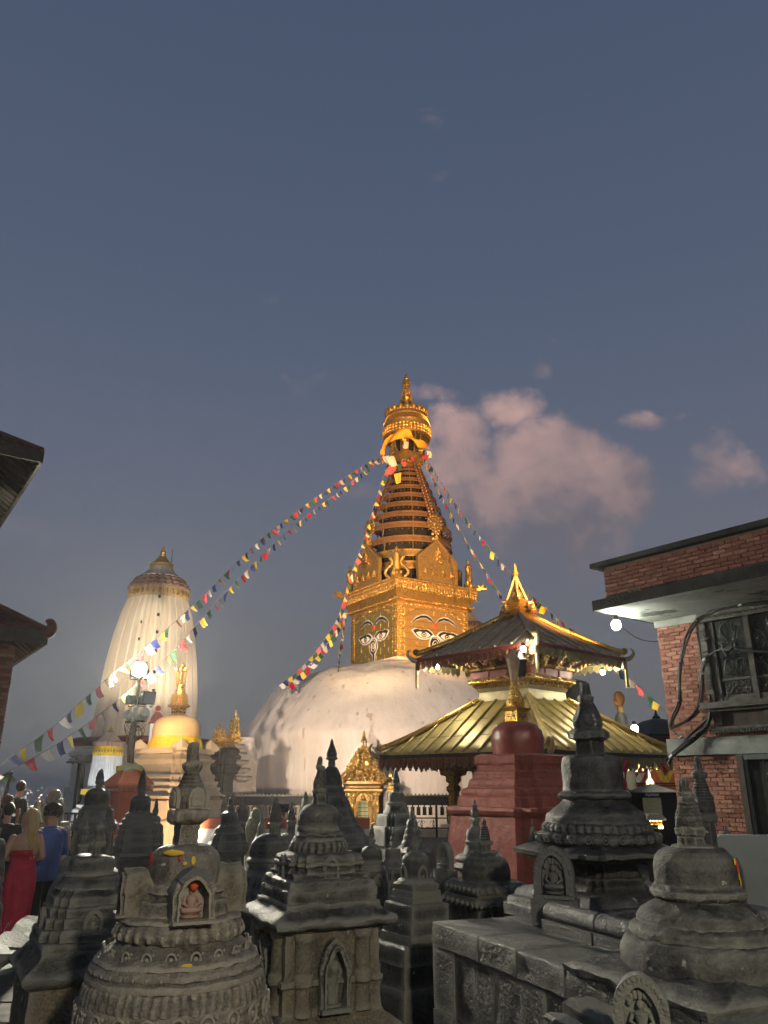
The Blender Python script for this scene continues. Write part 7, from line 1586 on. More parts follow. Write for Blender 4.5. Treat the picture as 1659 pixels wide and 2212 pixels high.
# grey plastered wall
def grey_wall():
    D = 8.4; z1 = zat(1802, D); X0 = (1545 - 829.5) * sat(1802, D)
    o = MB(); o.loft('s', [(0, .5), (z1 - .02, .5), (z1, .49)], n=48, maxseg=.2); o.xf(TR(1.6, 0, 0) @ SCL(3.2, .16, 1)); o.rough(.008, 2.5)
    q = o.build('plastered_wall', material('grey_plaster', (.27, .29, .28), (.21, .225, .215), (.24, .26, .25), scale=2.5, big=1.1, rough=.9, bump=.25, bscale=16, blotch=((.13, .14, .12), 1.3, .60)), None, (X0, D, 0), R(-14)); tag(q, 'low smooth grey plastered wall beside the broad bell chaitya', 'wall')
grey_wall()

# ================================================================== tiled building on the left
def left_building():
    e1 = Vector((-.83, -.56, 0)).normalized(); e2 = Vector((-.56, .83, 0)).normalized()
    tip = P(98, 1374, 14.0); up_ = P(89, 984, 14.0)
    o = thing('tiled_building', 'brick building with two tiers of clay tiled eaves', 'building', (tip.x, tip.y, 0))
    TILE = material('clay_tile', (.17, .070, .050), (.10, .045, .034), (.13, .060, .045), scale=8, rough=.9, bump=.5); WOOD = material('eave_wood', (.060, .045, .034), (.035, .027, .021), scale=6, rough=.8, bump=.4)
    tme = MB(); tme.loft('s', [(0, .5), (1, .5)], n=4); tme = tme.mesh('roof_tile'); tme.materials.append(TILE)
    for lvl, (tp, rise, over) in enumerate(((tip, .62, .75), (up_, .62, 1.3))):
        t0 = Vector((tp.x - tip.x, tp.y - tip.y, tp.z)); LN = 5.0
        for (ea, eb, nt_) in ((e1, e2, 'front'), (e2, e1, 'side')):
            # slope rises inward along eb; hip on the diagonal
            def pt(a, b, up=0.0): return t0 + ea * a + eb * b + Vector((0, 0, b * rise + up))
            s = MB(); s.add([pt(0, 0), pt(LN, 0), pt(LN, 2.2), pt(2.2, 2.2)], [(0, 1, 2, 3)]); so = s.build('roof_deck', WOOD, o, smooth=False); so.modifiers.new('t', 'SOLIDIFY').thickness = .05
            f = MB(); f.add([pt(0, -.02, .10), pt(LN, -.02, .10), pt(LN, -.02, -.14), pt(0, -.02, -.14)], [(0, 1, 2, 3)]); fo = f.build('fascia', WOOD, o, smooth=False); md = fo.modifiers.new('t', 'SOLIDIFY'); md.thickness = .06; md.offset = 0
            if nt_ == 'front':
                ang = math.atan2(ea.y, ea.x); sl = math.atan(rise); sgn = 1 if ea.cross(eb).z > 0 else -1
                for r_ in range(9):
                    for c_ in range(16):
                        a = r_ * .17 + .02 + c_ * .155 + (.07 if r_ % 2 else 0); b = r_ * .17
                        if a < b - .02 or a > 2.6: continue
                        bx_ = ea; by_ = (eb + Vector((0, 0, rise))).normalized(); bz_ = bx_.cross(by_) * sgn
                        m4 = Matrix(((bx_.x, by_.x, bz_.x, 0), (bx_.y, by_.y, bz_.y, 0), (bx_.z, by_.z, bz_.z, 0), (0, 0, 0, 1)))
                        inst('roof_tile', tme, o, TR(*pt(a, b + .08, .035)) @ m4 @ RX(-.10 + random.uniform(-.03, .03)) @ SCL(.145, .22, .022))
            # soffit
            q = MB(); q.add([pt(0, .03, -.10), pt(LN, .03, -.10), pt(LN, over, -.02), pt(over, over, -.02)], [(0, 1, 2, 3)]); qo = q.build('soffit', WOOD, o, smooth=False); qo.modifiers.new('t', 'SOLIDIFY').thickness = .03
            rb = MB()
            for i in range(14): a = .2 + i * .32; rb.tube([pt(a, .02, -.16), pt(a, over, -.10)], .028, 5)
            stuff(rb.build('rafters', WOOD, o))
        hp = MB(); hp.tube([t0 + Vector((0, 0, .10)), t0 + (e1 + e2) * 1.1 + Vector((0, 0, 1.1 * rise + .12)), t0 + (e1 + e2) * 2.2 + Vector((0, 0, 2.2 * rise + .14))], [.075, .07, .07], 8); hp.build('hip_ridge', TILE, o)
        if lvl == 0:
            d = -(e1 + e2).normalized(); hn = MB(); hn.tube(bez([t0 - d * .25 + Vector((0, 0, .12)), t0 + d * .0 + Vector((0, 0, .06)), t0 + d * .10 + Vector((0, 0, .12)), t0 + d * .08 + Vector((0, 0, .24)), t0 - d * .03 + Vector((0, 0, .28))], 5), [.08, .08, .085, .09, .10, .11, .12, .12, .12, .11, .10, .10, .09, .09, .08, .08, .07, .06, .05, .04, .02], 8); hn.build('corner_finial', TILE, o)
            bk = MB(); bk.tube(bez([t0 + d * .10 + Vector((0, 0, .22)), t0 + d * .16 + Vector((0, 0, .10)), t0 + d * .13 + Vector((0, 0, .0))], 5), .018, 5); bk.build('hanging_hook', IRON, o)
    # walls
    k = (e1 + e2) * .42; z1 = tip.z + .1
    for (kk_, za, zb) in ((k, 0, tip.z + .3), ((e1 + e2) * 2.6, tip.z + .3, up_.z + 1.2)):
        w = MB(); cs = [kk_, kk_ + e1 * 5, kk_ + e1 * 5 + e2 * 5, kk_ + e2 * 5]
        w.add([c_ + Vector((0, 0, zz)) for zz in (za, zb) for c_ in cs], [(0, 1, 5, 4), (1, 2, 6, 5), (2, 3, 7, 6), (3, 0, 4, 7), (4, 5, 6, 7)]); w.build('wall_core', MORTAR, o, smooth=False)
    ang = math.atan2(e1.y, e1.x)
    bricks(o, [(0, 3.0, .05, tip.z + .1)], .05, tip.z + .1, seed=12, single=lambda x, z: x < 1.2 and 2.6 < z < tip.z, M4=TR(*k) @ RZ(ang), base_y=.0)
    bricks(o, [(0, 2.0, .05, tip.z + .1)], .05, tip.z + .1, seed=13, M4=TR(*k) @ RZ(math.atan2(e2.y, e2.x)), base_y=.0)
left_building()

# ================================================================== far right: stalls, orange house, disc
def back_right():
    D = 23; s = sat(1711, D); z = lambda y: zat(y, D)
    o = thing('market_stall', 'dark market stall with pale tin roof and shuttered front', 'stall', ((1410 - 829.5) * s, D, 0))
    TIN = material('pale_tin', (.62, .60, .46), (.50, .48, .36), scale=4, rough=.6, bump=.25)
    m = MB(); m.loft('s', [(z(1712), 40 * s), (z(1710), 41 * s), (z(1694), 3 * s)], rot=R(4), n=4); m.build('tin_roof', TIN, o, smooth=False)
    m = MB(); m.loft('s', [(0, 36 * s), (z(1711), 36 * s)], rot=R(4), n=4); m.build('stall_body', IRON, o, smooth=False)
    for i in range(9):
        b = MB(); y = 1755 - i * 3.8; b.box((-16 * s, -36.5 * s, z(y)), (38 * s, .05, .045)); b.build('shutter_slat', material('shutter', (.62, .64, .34), (.5, .52, .28), rough=.6, bump=.2), o, smooth=False)
    b = MB(); b.box((-14 * s, -37.2 * s, z(1717)), (34 * s, .04, .10)); sg = b.build('sign_board', IRON, o, smooth=False)
    t = MB(); random.seed(2)
    for i in range(12): t.box((-14 * s - 14 * s + i * 2.4 * s, -37.2 * s - .025, z(1717) + random.uniform(-.01, .01)), (1.5 * s, .006, .05)); t.box((-14 * s - 14 * s + i * 2.4 * s, -37.2 * s - .025, z(1717) + .032), (2.2 * s, .006, .012))
    t.build('sign_lettering', LIME, sg, smooth=False)
    o2 = thing('market_stall', 'second pale-roofed stall half hidden behind tall dark chaitya', 'stall', ((1350 - 829.5) * s, D + .8, 0))
    m = MB(); m.loft('s', [(z(1714), 30 * s), (z(1711), 31 * s), (z(1694), 3 * s)], rot=R(4), n=4); m.build('tin_roof', TIN, o2, smooth=False); m = MB(); m.loft('s', [(0, 27 * s), (z(1713), 27 * s)], rot=R(4), n=4); m.build('stall_body', IRON, o2, smooth=False)
    D = 19; s = sat(1770, D); z = lambda y: zat(y, D)
    o3 = thing('lamp_cabinet', 'glass cabinet of burning butter lamps under a small tin roof', 'cabinet', ((1412 - 829.5) * s, D, 0))
    m = MB(); m.loft('s', [(0, 17 * s), (z(1790), 17 * s), (z(1788), 15 * s)], n=4); m.build('cabinet_base', DARKWOOD, o3, smooth=False)
    m = MB(); m.loft('s', [(z(1772), 20 * s), (z(1769), 21 * s), (z(1758), 14 * s)], n=4); m.build('cabinet_roof', TIN, o3, smooth=False)
    for sx in (-1, 1):
        for sy in (-1, 1): p = MB(); p.box((sx * 15 * s, sy * 15 * s, (z(1790) + z(1770)) / 2), (.03, .03, z(1770) - z(1790))); p.build('cabinet_post', IRON, o3, smooth=False)
    m = MB(); m.box((0, 0, z(1781)), (28 * s, 26 * s, .02)); m.build('shelf', BRASS, o3, smooth=False)
    for i in range(4):
        f = MB(); x = (-12 + i * 7.5) * s; f.loft('r', [(0, .02), (.02, .035), (.06, .035)], n=10); f.xf(TR(x, -.12, z(1781) + .01)); l_ = f.build('butter_lamp', BRASS, o3); g = MB(); g.ball((x, -.12, z(1781) + .095), .026, 8, 6, (1, 1, 1.5)); g.build('flame', emissive('flame', (1, .52, .16), 26), l_)
    for i in range(2): g = MB(); g.ball(((6 + 5 * i) * s, -.16, z(1788) + .02), .026, 8, 6, (1, 1, 1.5)); g.build('flame', MATS['flame'], o3)
    # orange house
    D = 33; s = sat(1690, D); z = lambda y: zat(y, D)
    h = thing('orange_house', 'orange plastered house with latticed windows behind the stalls', 'house', ((1410 - 829.5) * s, D, 0))
    HO = material('house_orange', (.62, .16, .06), (.5, .12, .045), scale=3, rough=.85, bump=.3)
    m = MB(); m.box((0, 1.5, z(1655) / 2), (125 * s, 3, z(1655))); m.build('wall', HO, h, smooth=False)
    for (px, y0, y1, hw, mt_) in ((1375, 1690, 1670, 7, LIME), (1438, 1690, 1665, 7, YELLOW), (1400, 1690, 1662, 9, HO)):
        x = (px - 1410) * s; b = MB(); b.box((x, -.04, (z(y0) + z(y1)) / 2), (2 * hw * s, .1, z(y1) - z(y0))); wn_ = b.build('window', DARKWOOD, h, smooth=False)
        la = MB()
        for i in range(7):
            for sg in (-1, 1): la.tube([(x + (-1 + i / 3.5) * hw * s, -.10, z(y0)), (x + (-1 + i / 3.5) * hw * s + sg * .25, -.10, z(y1))], .014, 4)
        la.build('lattice', mt_, wn_)
    for y in (1692, 1697): b = MB(); b.box((0, -.05, z(y)), (125 * s, .12, .06)); b.build('string_course', DARKWOOD, h, smooth=False)
    rf = MB(); rf.loft('s', [(z(1657), 70 * s), (z(1654), 72 * s), (z(1630), 36 * s)], n=4, c=(0, 1.5)); rf.build('roof', MATS['clay_tile'], h, smooth=False)
    # whitewashed chaitya glimpsed between
    chaitya('small white chaitya glowing among the stalls', 1404, 27.0, LIME, [('s', 'base', [('g', 12), (1720, 12), (1700, 11)], {}), ('r', 'dome', [(1702, 9), (1690, 9), (1682, 5)], {}), ('r', 'spire', [(1684, 4), (1672, 3), (1658, .6)], {})], n=24, yref=1690)
    # red cloth streamers hung from the pagoda eave
    for (x0, y0, x1, y1, lab) in ((1352, 1640, 1349, 1738, 'long red cloth streamer hanging from pagoda eave'), (1430, 1648, 1440, 1672, 'short red cloth streamer under pagoda eave corner')):
        a, b = P(x0, y0, 22.6), P(x1, y1, 22.6); st = MB(); n_ = 12
        for i in range(n_ + 1): q = a.lerp(b, i / n_); w_ = .05 + .02 * math.sin(i); st.v += [q + Vector((-w_, .03 * math.sin(i * .9), 0)), q + Vector((w_, -.03 * math.sin(i * .9), 0))]
        for i in range(n_): st.f.append((2 * i, 2 * i + 1, 2 * i + 3, 2 * i + 2))
        tag(st.build('cloth_streamer', material('red_cloth', (.48, .03, .06), (.36, .025, .05), rough=.8, bump=.3), ang=70), lab, 'cloth')
    # gilt disc on a pale domed shrine
    D = 30; s = sat(1540, D); z = lambda y: zat(y, D)
    d = thing('disc_shrine', 'dim stone pillar topped by a gilded oval disc beyond pagoda roof', 'shrine', ((1340 - 829.5) * s, D, 0))
    m = MB(); m.loft('r', [(0, 18 * s), (z(1600), 18 * s), (z(1570), 17 * s), (z(1562), 14 * s), (z(1548), 12 * s), (z(1541), 9 * s)], n=24); m.build('pillar', STONE_G, d)
    m = MB(); m.loft('s', [(z(1543), 5 * s), (z(1528), 5 * s), (z(1526), 6 * s)], n=8); m.build('stem', GOLD_D, d)
    m = MB(); m.ball((0, 0, z(1510)), 17 * s, 20, 14, (.76, .16, 1)); m.build('gilt_disc', material('dull_copper', (.36, .17, .05), (.26, .12, .04), scale=5, rough=.5, metal=.6, bump=.3), d, ang=60)
    m = MB(); m.ball((-11 * s, -.05, z(1527)), 2.4 * s, 8, 6); m.build('lamp_cup', GOLD, d)
    D = 44; s = sat(1570, D); z = lambda y: zat(y, D)
    r_ = thing('dark_temple', 'dark-roofed temple with tiny finial silhouetted beyond the lit lamp', 'temple', ((1420 - 829.5) * s, D, 0))
    m = MB(); m.loft('s', [(0, 46 * s), (z(1592), 46 * s)], rot=R(15), n=4); m.build('wall', MAROON, r_, smooth=False); m = MB(); m.loft('s', [(z(1594), 62 * s), (z(1590), 64 * s), (z(1566), 34 * s), (z(1557), 22 * s), (z(1553), 8 * s)], rot=R(15), n=8); m.build('roof', IRON, r_); m = MB(); m.loft('r', [(z(1555), 8 * s), (z(1549), 9 * s), (z(1545), 4 * s), (z(1541), 3 * s), (z(1532), .5 * s)], n=10); m.build('finial', IRON, r_)
    # dark timber shrine behind the pagoda's upper roof
    D = 31; s = sat(1500, D); z = lambda y: zat(y, D); q = thing('timber_shrine', 'dark timber shrine wall rising behind pagoda upper storey', 'shrine', ((1236 - 829.5) * s, D, 0)); m = MB(); m.loft('s', [(0, 22 * s), (z(1478), 20 * s), (z(1474), 24 * s), (z(1466), 4 * s)], rot=R(30), n=4); m.build('timber_wall', GREYWOOD, q, smooth=False)
back_right()
LB2 = hung_bulb('blazing lamp on a pole top beyond lower pagoda roof', 1371, 1575, 28.5, .13, P(1371, 1640, 28.6))

# ================================================================== left background details
def left_back():
    # dark bracketed roof end beside the small white shikhara
    D = 31; s = sat(1640, D); o = thing('dark_pavilion', 'dark pavilion roof with upturned eave beside small white shikhara', 'pavilion', ((196 - 829.5) * s, D, 0)); z = lambda y: zat(y, D)
    m = MB(); m.loft('s', [(z(1648), 42 * s), (z(1645), 44 * s), (z(1632), 16 * s), (z(1628), 5 * s)], rot=R(30), n=8); m.build('roof', IRON, o)
    for q in range(4):
        a = R(75 + 90 * q); m = MB(); m.tube([(44 * s * .95 * math.cos(a), 44 * s * .95 * math.sin(a), z(1646)), (49 * s * math.cos(a), 49 * s * math.sin(a), z(1644)), (51 * s * math.cos(a), 51 * s * math.sin(a), z(1638))], [.09, .07, .02], 6); m.build('eave_horn', IRON, o); p = MB(); p.tube([(24 * s * math.cos(a), 24 * s * math.sin(a), 0), (24 * s * math.cos(a), 24 * s * math.sin(a), z(1646))], .1, 8); p.build('post', DARKWOOD, o)
    D = 19; s = sat(1780, D); z = lambda y: zat(y, D); x0 = (118 - 829.5) * s
    f = thing('iron_railing', 'black iron railing overlooking the city lights', 'railing', (x0, D, 0))
    for i in range(7):
        b = MB(); h_ = zat(1728 if i == 1 else 1755, D); b.box((i * 14 * s, 0, h_ / 2), (.05, .05, h_)); b.build('post', IRON, f, smooth=False)
    for y in (1757, 1775, 1800): b = MB(); b.tube([(0, 0, z(y)), (84 * s, 0, z(y))], .02, 5); b.build('rail', IRON, f)
    for i in range(30): b = MB(); b.tube([(i * 2.8 * s, 0, z(1800)), (i * 2.8 * s, 0, z(1757))], .009, 4); b.build('baluster', IRON, f)
    p = MB(); a = P(8, 1740, 17.5); p.tube([(a.x - .05, 17.5, 0), (a.x - .02, 17.5, zat(1740, 17.5)), (a.x + .06, 17.5, zat(1668, 17.5))], [.05, .045, .035], 8); tag(p.build('thin_pole', IRON), 'thin dark pole at left edge where flag strings end', 'pole')
    c = thing('carved_lion', 'pale carved guardian lion lump on low plinth behind the couple', 'statue', P(116, 1790, 15.5)); c.location.z = 0; b = MB(); zz = zat(1775, 15.5); b.loft('s', [(0, .22), (zz, .2)], n=8); b.build('plinth', STONE_G, c); b = MB(); b.tube([(0, 0, zz), (0, 0, zz + .22), (-.03, -.06, zz + .38)], [.17, .15, .13], 10); b.ball((-.04, -.1, zz + .44), .13, 10, 8); b.ball((-.05, -.2, zz + .40), .07, 8, 6); b.rough(.05, 9); b.build('carved_body', STONE_G, c, ang=60)
left_back()
# ================================================================== people
SKIN = material('skin', (.46, .27, .19), (.40, .23, .16), scale=14, rough=.6, bump=.1)
def fused(name, mb, mt_, parent, vox=.016, smooth=4):
    o = mb.build(name, mt_, parent, ang=80)
    r_ = o.modifiers.new('fuse', 'REMESH'); r_.mode = 'VOXEL'; r_.voxel_size = vox; r_.use_smooth_shade = True
    s_ = o.modifiers.new('soften', 'SMOOTH'); s_.factor = .5; s_.iterations = smooth
    return o
def cap(mb, a, b, ra, rb, n=12):
    a, b = Vector(a), Vector(b); mb.tube([a, a.lerp(b, .5), b], [ra, (ra + rb) / 2 * 1.04, rb], n); mb.ball(a, ra, n, 8); mb.ball(b, rb, n, 8)
def hand(mb, wrist, d, side, curl=.5):
    # palm with four fingers and a thumb
    w = Vector(wrist); d = Vector(d).normalized(); sd = d.cross(Vector((0, 0, 1))); sd = sd.normalized() if sd.length > .1 else Vector((1, 0, 0)); nn = sd.cross(d).normalized()
    pc = w + d * .05; mb.tube([w, pc, w + d * .09], [.024, .034, .034], 10); cap(mb, w + d * .03 + sd * .0, w + d * .08, .026, .03, 8)
    for i in range(4):
        b0 = w + d * .085 + sd * (-.030 + .020 * i); L_ = (.062, .074, .070, .055)[i]; m_ = b0 + d * L_ * .55 - nn * L_ * .15 * curl; t_ = m_ + d * L_ * .45 - nn * L_ * .45 * curl
        mb.tube([b0, m_, t_], [.0095, .009, .0075], 7); mb.ball(t_, .0075, 7, 5)
    t0 = w + d * .03 + sd * .03 * side; t1 = t0 + d * .03 + sd * .028 * side; t2 = t1 + d * .03 - nn * .01
    mb.tube([t0, t1, t2], [.013, .011, .009], 7); mb.ball(t2, .009, 7, 5)
def head(parent_mb, c, yaw, nod=0.0, r=.098):
    # returns verts into the body mesh: skull, jaw, nose, ears, eyes sockets
    h = MB(); h.ball((0, 0, .02), r, 20, 14, (.80, 1.0, 1.12)); h.ball((0, -.035, -.055), r * .66, 14, 10, (.86, .95, .95)); h.ball((0, -.075, -.085), r * .30, 10, 8, (1.1, .9, .8))
    h.tube([(0, -.088, .02), (0, -.108, -.012), (0, -.092, -.028)], [.010, .015, .012], 8); h.ball((0, -.088, -.058), .020, 8, 6, (1.2, .55, .5)); h.ball((0, -.094, .032), .03, 8, 6, (1.7, .3, .35))
    for s in (-1, 1): h.ball((s * .078, .005, -.005), .026, 8, 6, (.35, .8, 1.15)); h.ball((s * .032, -.078, -.022), .026, 8, 6, (1, .6, .7))
    h.xf(TR(*c) @ RZ(yaw) @ RX(nod)); parent_mb.add(h.v, h.f)
def face_bits(parent, c, yaw, eye=(.05, .03, .02)):
    e = MB()
    for s in (-1, 1): e.ball((s * .034, -.093, .008), .011, 8, 6, (1.2, .5, .7)); e.tube([(s * .018, -.098, .032), (s * .036, -.098, .038), (s * .056, -.086, .030)], .004, 5)
    e.xf(TR(*c) @ RZ(yaw)); e.build('eyes', material('eye_dark', (.03, .02, .015), rough=.4, bump=0), parent); l_ = MB(); l_.ball((0, -.103, -.056), .016, 8, 6, (1.5, .45, .45)); l_.xf(TR(*c) @ RZ(yaw)); l_.build('lips', material('lips', (.42, .14, .11), rough=.5, bump=0), parent)
def ell(z, cx, cy, rx, ry, n=28, amp=0.0, fr=9, ph=0.0):
    return [(cx + rx * (1 + amp * math.sin(fr * 2 * math.pi * j / n + ph)) * math.cos(2 * math.pi * j / n), cy + ry * (1 + amp * math.sin(fr * 2 * math.pi * j / n + ph)) * math.sin(2 * math.pi * j / n), z) for j in range(n)]

def woman():
    D = 11.3; X = (44 - 829.5) * sat(1900, D); yaw = R(205)            # back mostly to us, turned left
    o = thing('person', 'woman with long blonde hair in strapless red dress seen from behind', 'person', (X, D, 0), yaw)
    b = MB(); hy = R(62)                    # head turned towards her left
    b.tube([(0, 0, .95), (0, .0, 1.08), (0, .005, 1.20), (0, .01, 1.33), (0, .01, 1.42), (0, .0, 1.46)], [.15, .125, .13, .145, .11, .05], 16)
    for p in b.v: p.x *= 1.18; p.y *= .78
    b.tube([(0, .005, 1.42), (0, .0, 1.52), (0, -.01, 1.56)], [.055, .050, .05], 12)
    head(b, (0, -.02, 1.62), hy)
    for s in (-1, 1):
        cap(b, (s * .165, .01, 1.40), (s * .235, .06, 1.16), .050, .040); cap(b, (s * .235, .06, 1.16), (s * .12, -.16, 1.10), .038, .027); hand(b, (s * .12, -.16, 1.10), (-s * .8, -.5, .05), -s)
        cap(b, (s * .09, 0, .92), (s * .085, -.01, .50), .085, .055); cap(b, (s * .085, -.01, .50), (s * .08, .02, .09), .052, .034); b.tube([(s * .08, .05, .045), (s * .085, -.05, .04), (s * .09, -.15, .03)], [.04, .042, .025], 8)
    fused('body', b, SKIN, o)
    face_bits(o, (0, -.02, 1.62), hy)
    d = MB(); rs = []
    for z, cx, rx, ry, amp in ((1.245, 0, .168, .122, 0), (1.24, 0, .176, .130, .004), (1.17, 0, .172, .126, .008), (1.165, 0, .166, .120, .01), (1.10, 0, .158, .118, .02), (1.02, 0, .170, .130, .03), (.90, 0, .192, .150, .05), (.75, 0, .192, .155, .07), (.55, 0, .178, .150, .09), (.35, .0, .166, .145, .11), (.20, .0, .160, .142, .13), (.165, 0, .162, .144, .14)):
        rs.append(ell(z, cx, 0, rx, ry, 48, amp, 9, z * 3))
    d.rings(rs, False, False); dr = d.build('dress', material('red_dress', (.46, .022, .055), (.36, .018, .045), (.40, .02, .05), scale=9, rough=.85, bump=.35, bscale=60), o, ang=70); dr.modifiers.new('t', 'SOLIDIFY').thickness = .006
    bd = MB(); bd.rings([ell(1.25, 0, 0, .171, .125, 40), ell(1.248, 0, 0, .182, .136, 40), ell(1.175, 0, 0, .180, .134, 40), ell(1.17, 0, 0, .168, .124, 40)], False, False); bd.build('bandeau', material('red_bandeau', (.40, .018, .045), (.32, .016, .04), rough=.85, bump=.5, bscale=80), dr, ang=70)
    em = MB(); random.seed(6)
    for i in range(26):
        a = i * 2 * math.pi / 26; z = .34 + .05 * math.sin(i * 1.7); em.tube([(.172 * math.cos(a + .05 * t), .152 * math.sin(a + .05 * t), z + .035 * math.sin(t * 1.3 + i)) for t in range(5)], .0045, 4)
    em.build('embroidery', material('pale_thread', (.60, .28, .28), rough=.8, bump=0), dr)
    # hair: a back-swept fall of strands over a cap
    h = MB(); c = Vector((0, -.02, 1.62)); hm = RZ(hy)
    random.seed(8)
    capm = MB(); capm.ball((0, .034, .046), .104, 20, 14, (.86, .92, 1.04)); capm.xf(TR(*c) @ hm); h.add(capm.v, capm.f)
    for i in range(150):
        a = random.uniform(.25, math.pi - .25); r0 = random.uniform(.06, .10); st = hm @ Vector((.088 * math.cos(a), .02 + .09 * abs(math.sin(a)), random.uniform(.03, .10)))
        x1 = hm @ Vector((.10 * math.cos(a), .05 + .085 * math.sin(a), -.10)); ln = random.uniform(.30, .46)
        x2 = Vector((x1.x * .95 + random.uniform(-.03, .03), .10 + random.uniform(-.02, .03), -ln * .72)); x3 = x2 + Vector((random.uniform(-.03, .03), random.uniform(-.02, .01), -ln * .35))
        h.tube([c + st, c + (st + x1) * .55, c + x1, c + x2, c + x3], [.008, .011, .011, .010, .002], 5)
    h.build('hair', material('blonde_hair', (.48, .34, .17), (.33, .22, .10), (.42, .29, .13), scale=16, rough=.45, bump=.4, bscale=60, stretch=(1, 1, .12)), o, ang=80)
    cl = MB(); m4 = TR(*c) @ hm; cl.tube([m4 @ Vector((-.07, .0, .115)), m4 @ Vector((0, -.035, .148)), m4 @ Vector((.07, .0, .115))], .010, 6); cl.build('hair_clip', LIME, o)
    for s in (-1, 1): f = MB(); f.tube([(s * .08, .07, .02), (s * .085, -.05, .022), (s * .09, -.17, .018)], [.035, .042, .03], 8); f.build('sandal', material('white_shoe', (.55, .52, .46), rough=.7), o)
woman()
def man():
    D = 12.0; X = (97 - 829.5) * sat(1880, D); yaw = R(228)
    o = thing('person', 'dark-haired man in blue shirt and black trousers with folded arms', 'person', (X, D, 0), yaw)
    hy = R(12); c = (0, -.03, 1.66)
    b = MB(); b.tube([(0, 0, 1.40), (0, -.005, 1.52), (0, -.015, 1.58)], [.065, .058, .058], 12); head(b, c, hy)
    b.tube([(0, 0, 1.0), (0, 0, 1.2), (0, .0, 1.38), (0, 0, 1.46)], [.11, .11, .10, .06], 14)
    for s in (-1, 1):
        cap(b, (s * .19, .01, 1.42), (s * .25, -.03, 1.17), .055, .045); cap(b, (s * .25, -.03, 1.17), (s * -.02, -.23, 1.19), .042, .03); hand(b, (s * -.02, -.23, 1.19), (-s, .1, .1), s)
        cap(b, (s * .10, 0, .92), (s * .10, -.01, .50), .09, .06); cap(b, (s * .10, -.01, .5), (s * .10, .02, .1), .055, .04)
    fused('body', b, SKIN, o); face_bits(o, c, hy)
    sh = MB(); rs = []
    for z, rx, ry, am in ((.80, .215, .155, .03), (.86, .21, .15, .03), (1.0, .195, .145, .02), (1.15, .20, .15, .012), (1.30, .215, .155, .008), (1.40, .205, .145, .0), (1.455, .14, .11, 0), (1.49, .082, .082, 0)): rs.append(ell(z, 0, .0, rx, ry, 40, am, 7, z * 4))
    sh.rings(rs)
    for s in (-1, 1): cap(sh, (s * .185, .01, 1.40), (s * .26, -.03, 1.16), .075, .062, 14); cap(sh, (s * .26, -.03, 1.16), (s * .04, -.22, 1.17), .058, .044, 14)
    BL_ = material('blue_shirt', (.075, .13, .36), (.055, .10, .29), (.065, .115, .32), scale=8, rough=.85, bump=.5, bscale=22)
    s_ = fused('shirt', sh, BL_, o, .014, 3)
    co = MB(); co.tube([(.07 * math.cos(a * .5), -.005 + .075 * math.sin(a * .5), 1.485 + .015 * math.sin(a * .5)) for a in range(13)], .018, 6); co.build('collar', BL_, o, ang=70)
    tr = MB()
    for s in (-1, 1): cap(tr, (s * .095, 0, .90), (s * .10, -.01, .50), .115, .085, 14); cap(tr, (s * .10, -.01, .50), (s * .10, .02, .08), .083, .068, 14)
    tr.tube([(0, 0, .84), (0, 0, .94)], [.13, .12], 14); fused('trousers', tr, material('black_trousers', (.012, .013, .018), (.02, .021, .026), rough=.85, bump=.3), o, .016, 3)
    h = MB(); random.seed(10)
    for i in range(240):
        a = random.uniform(0, 2 * math.pi); e = random.uniform(-.25, 1.5); d = Vector((math.cos(a) * math.cos(e), math.sin(a) * math.cos(e), math.sin(e)))
        if d.y < -.35 and d.z < .35: continue
        p = Vector((d.x * .092, d.y * .112 + .01, d.z * .118 + .03)); h.ball(p + Vector((random.uniform(-.01, .01),) * 3), random.uniform(.018, .034), 6, 4)
    h.xf(TR(*c) @ RZ(hy)); h.build('hair', material('curly_hair', (.045, .030, .020), (.025, .017, .012), scale=20, rough=.55, bump=.9, bscale=60), o, ang=80)
    for s in (-1, 1): f = MB(); f.tube([(s * .10, .07, .045), (s * .105, -.06, .045), (s * .11, -.18, .03)], [.045, .05, .035], 8); f.build('shoe', IRON, o)
man()
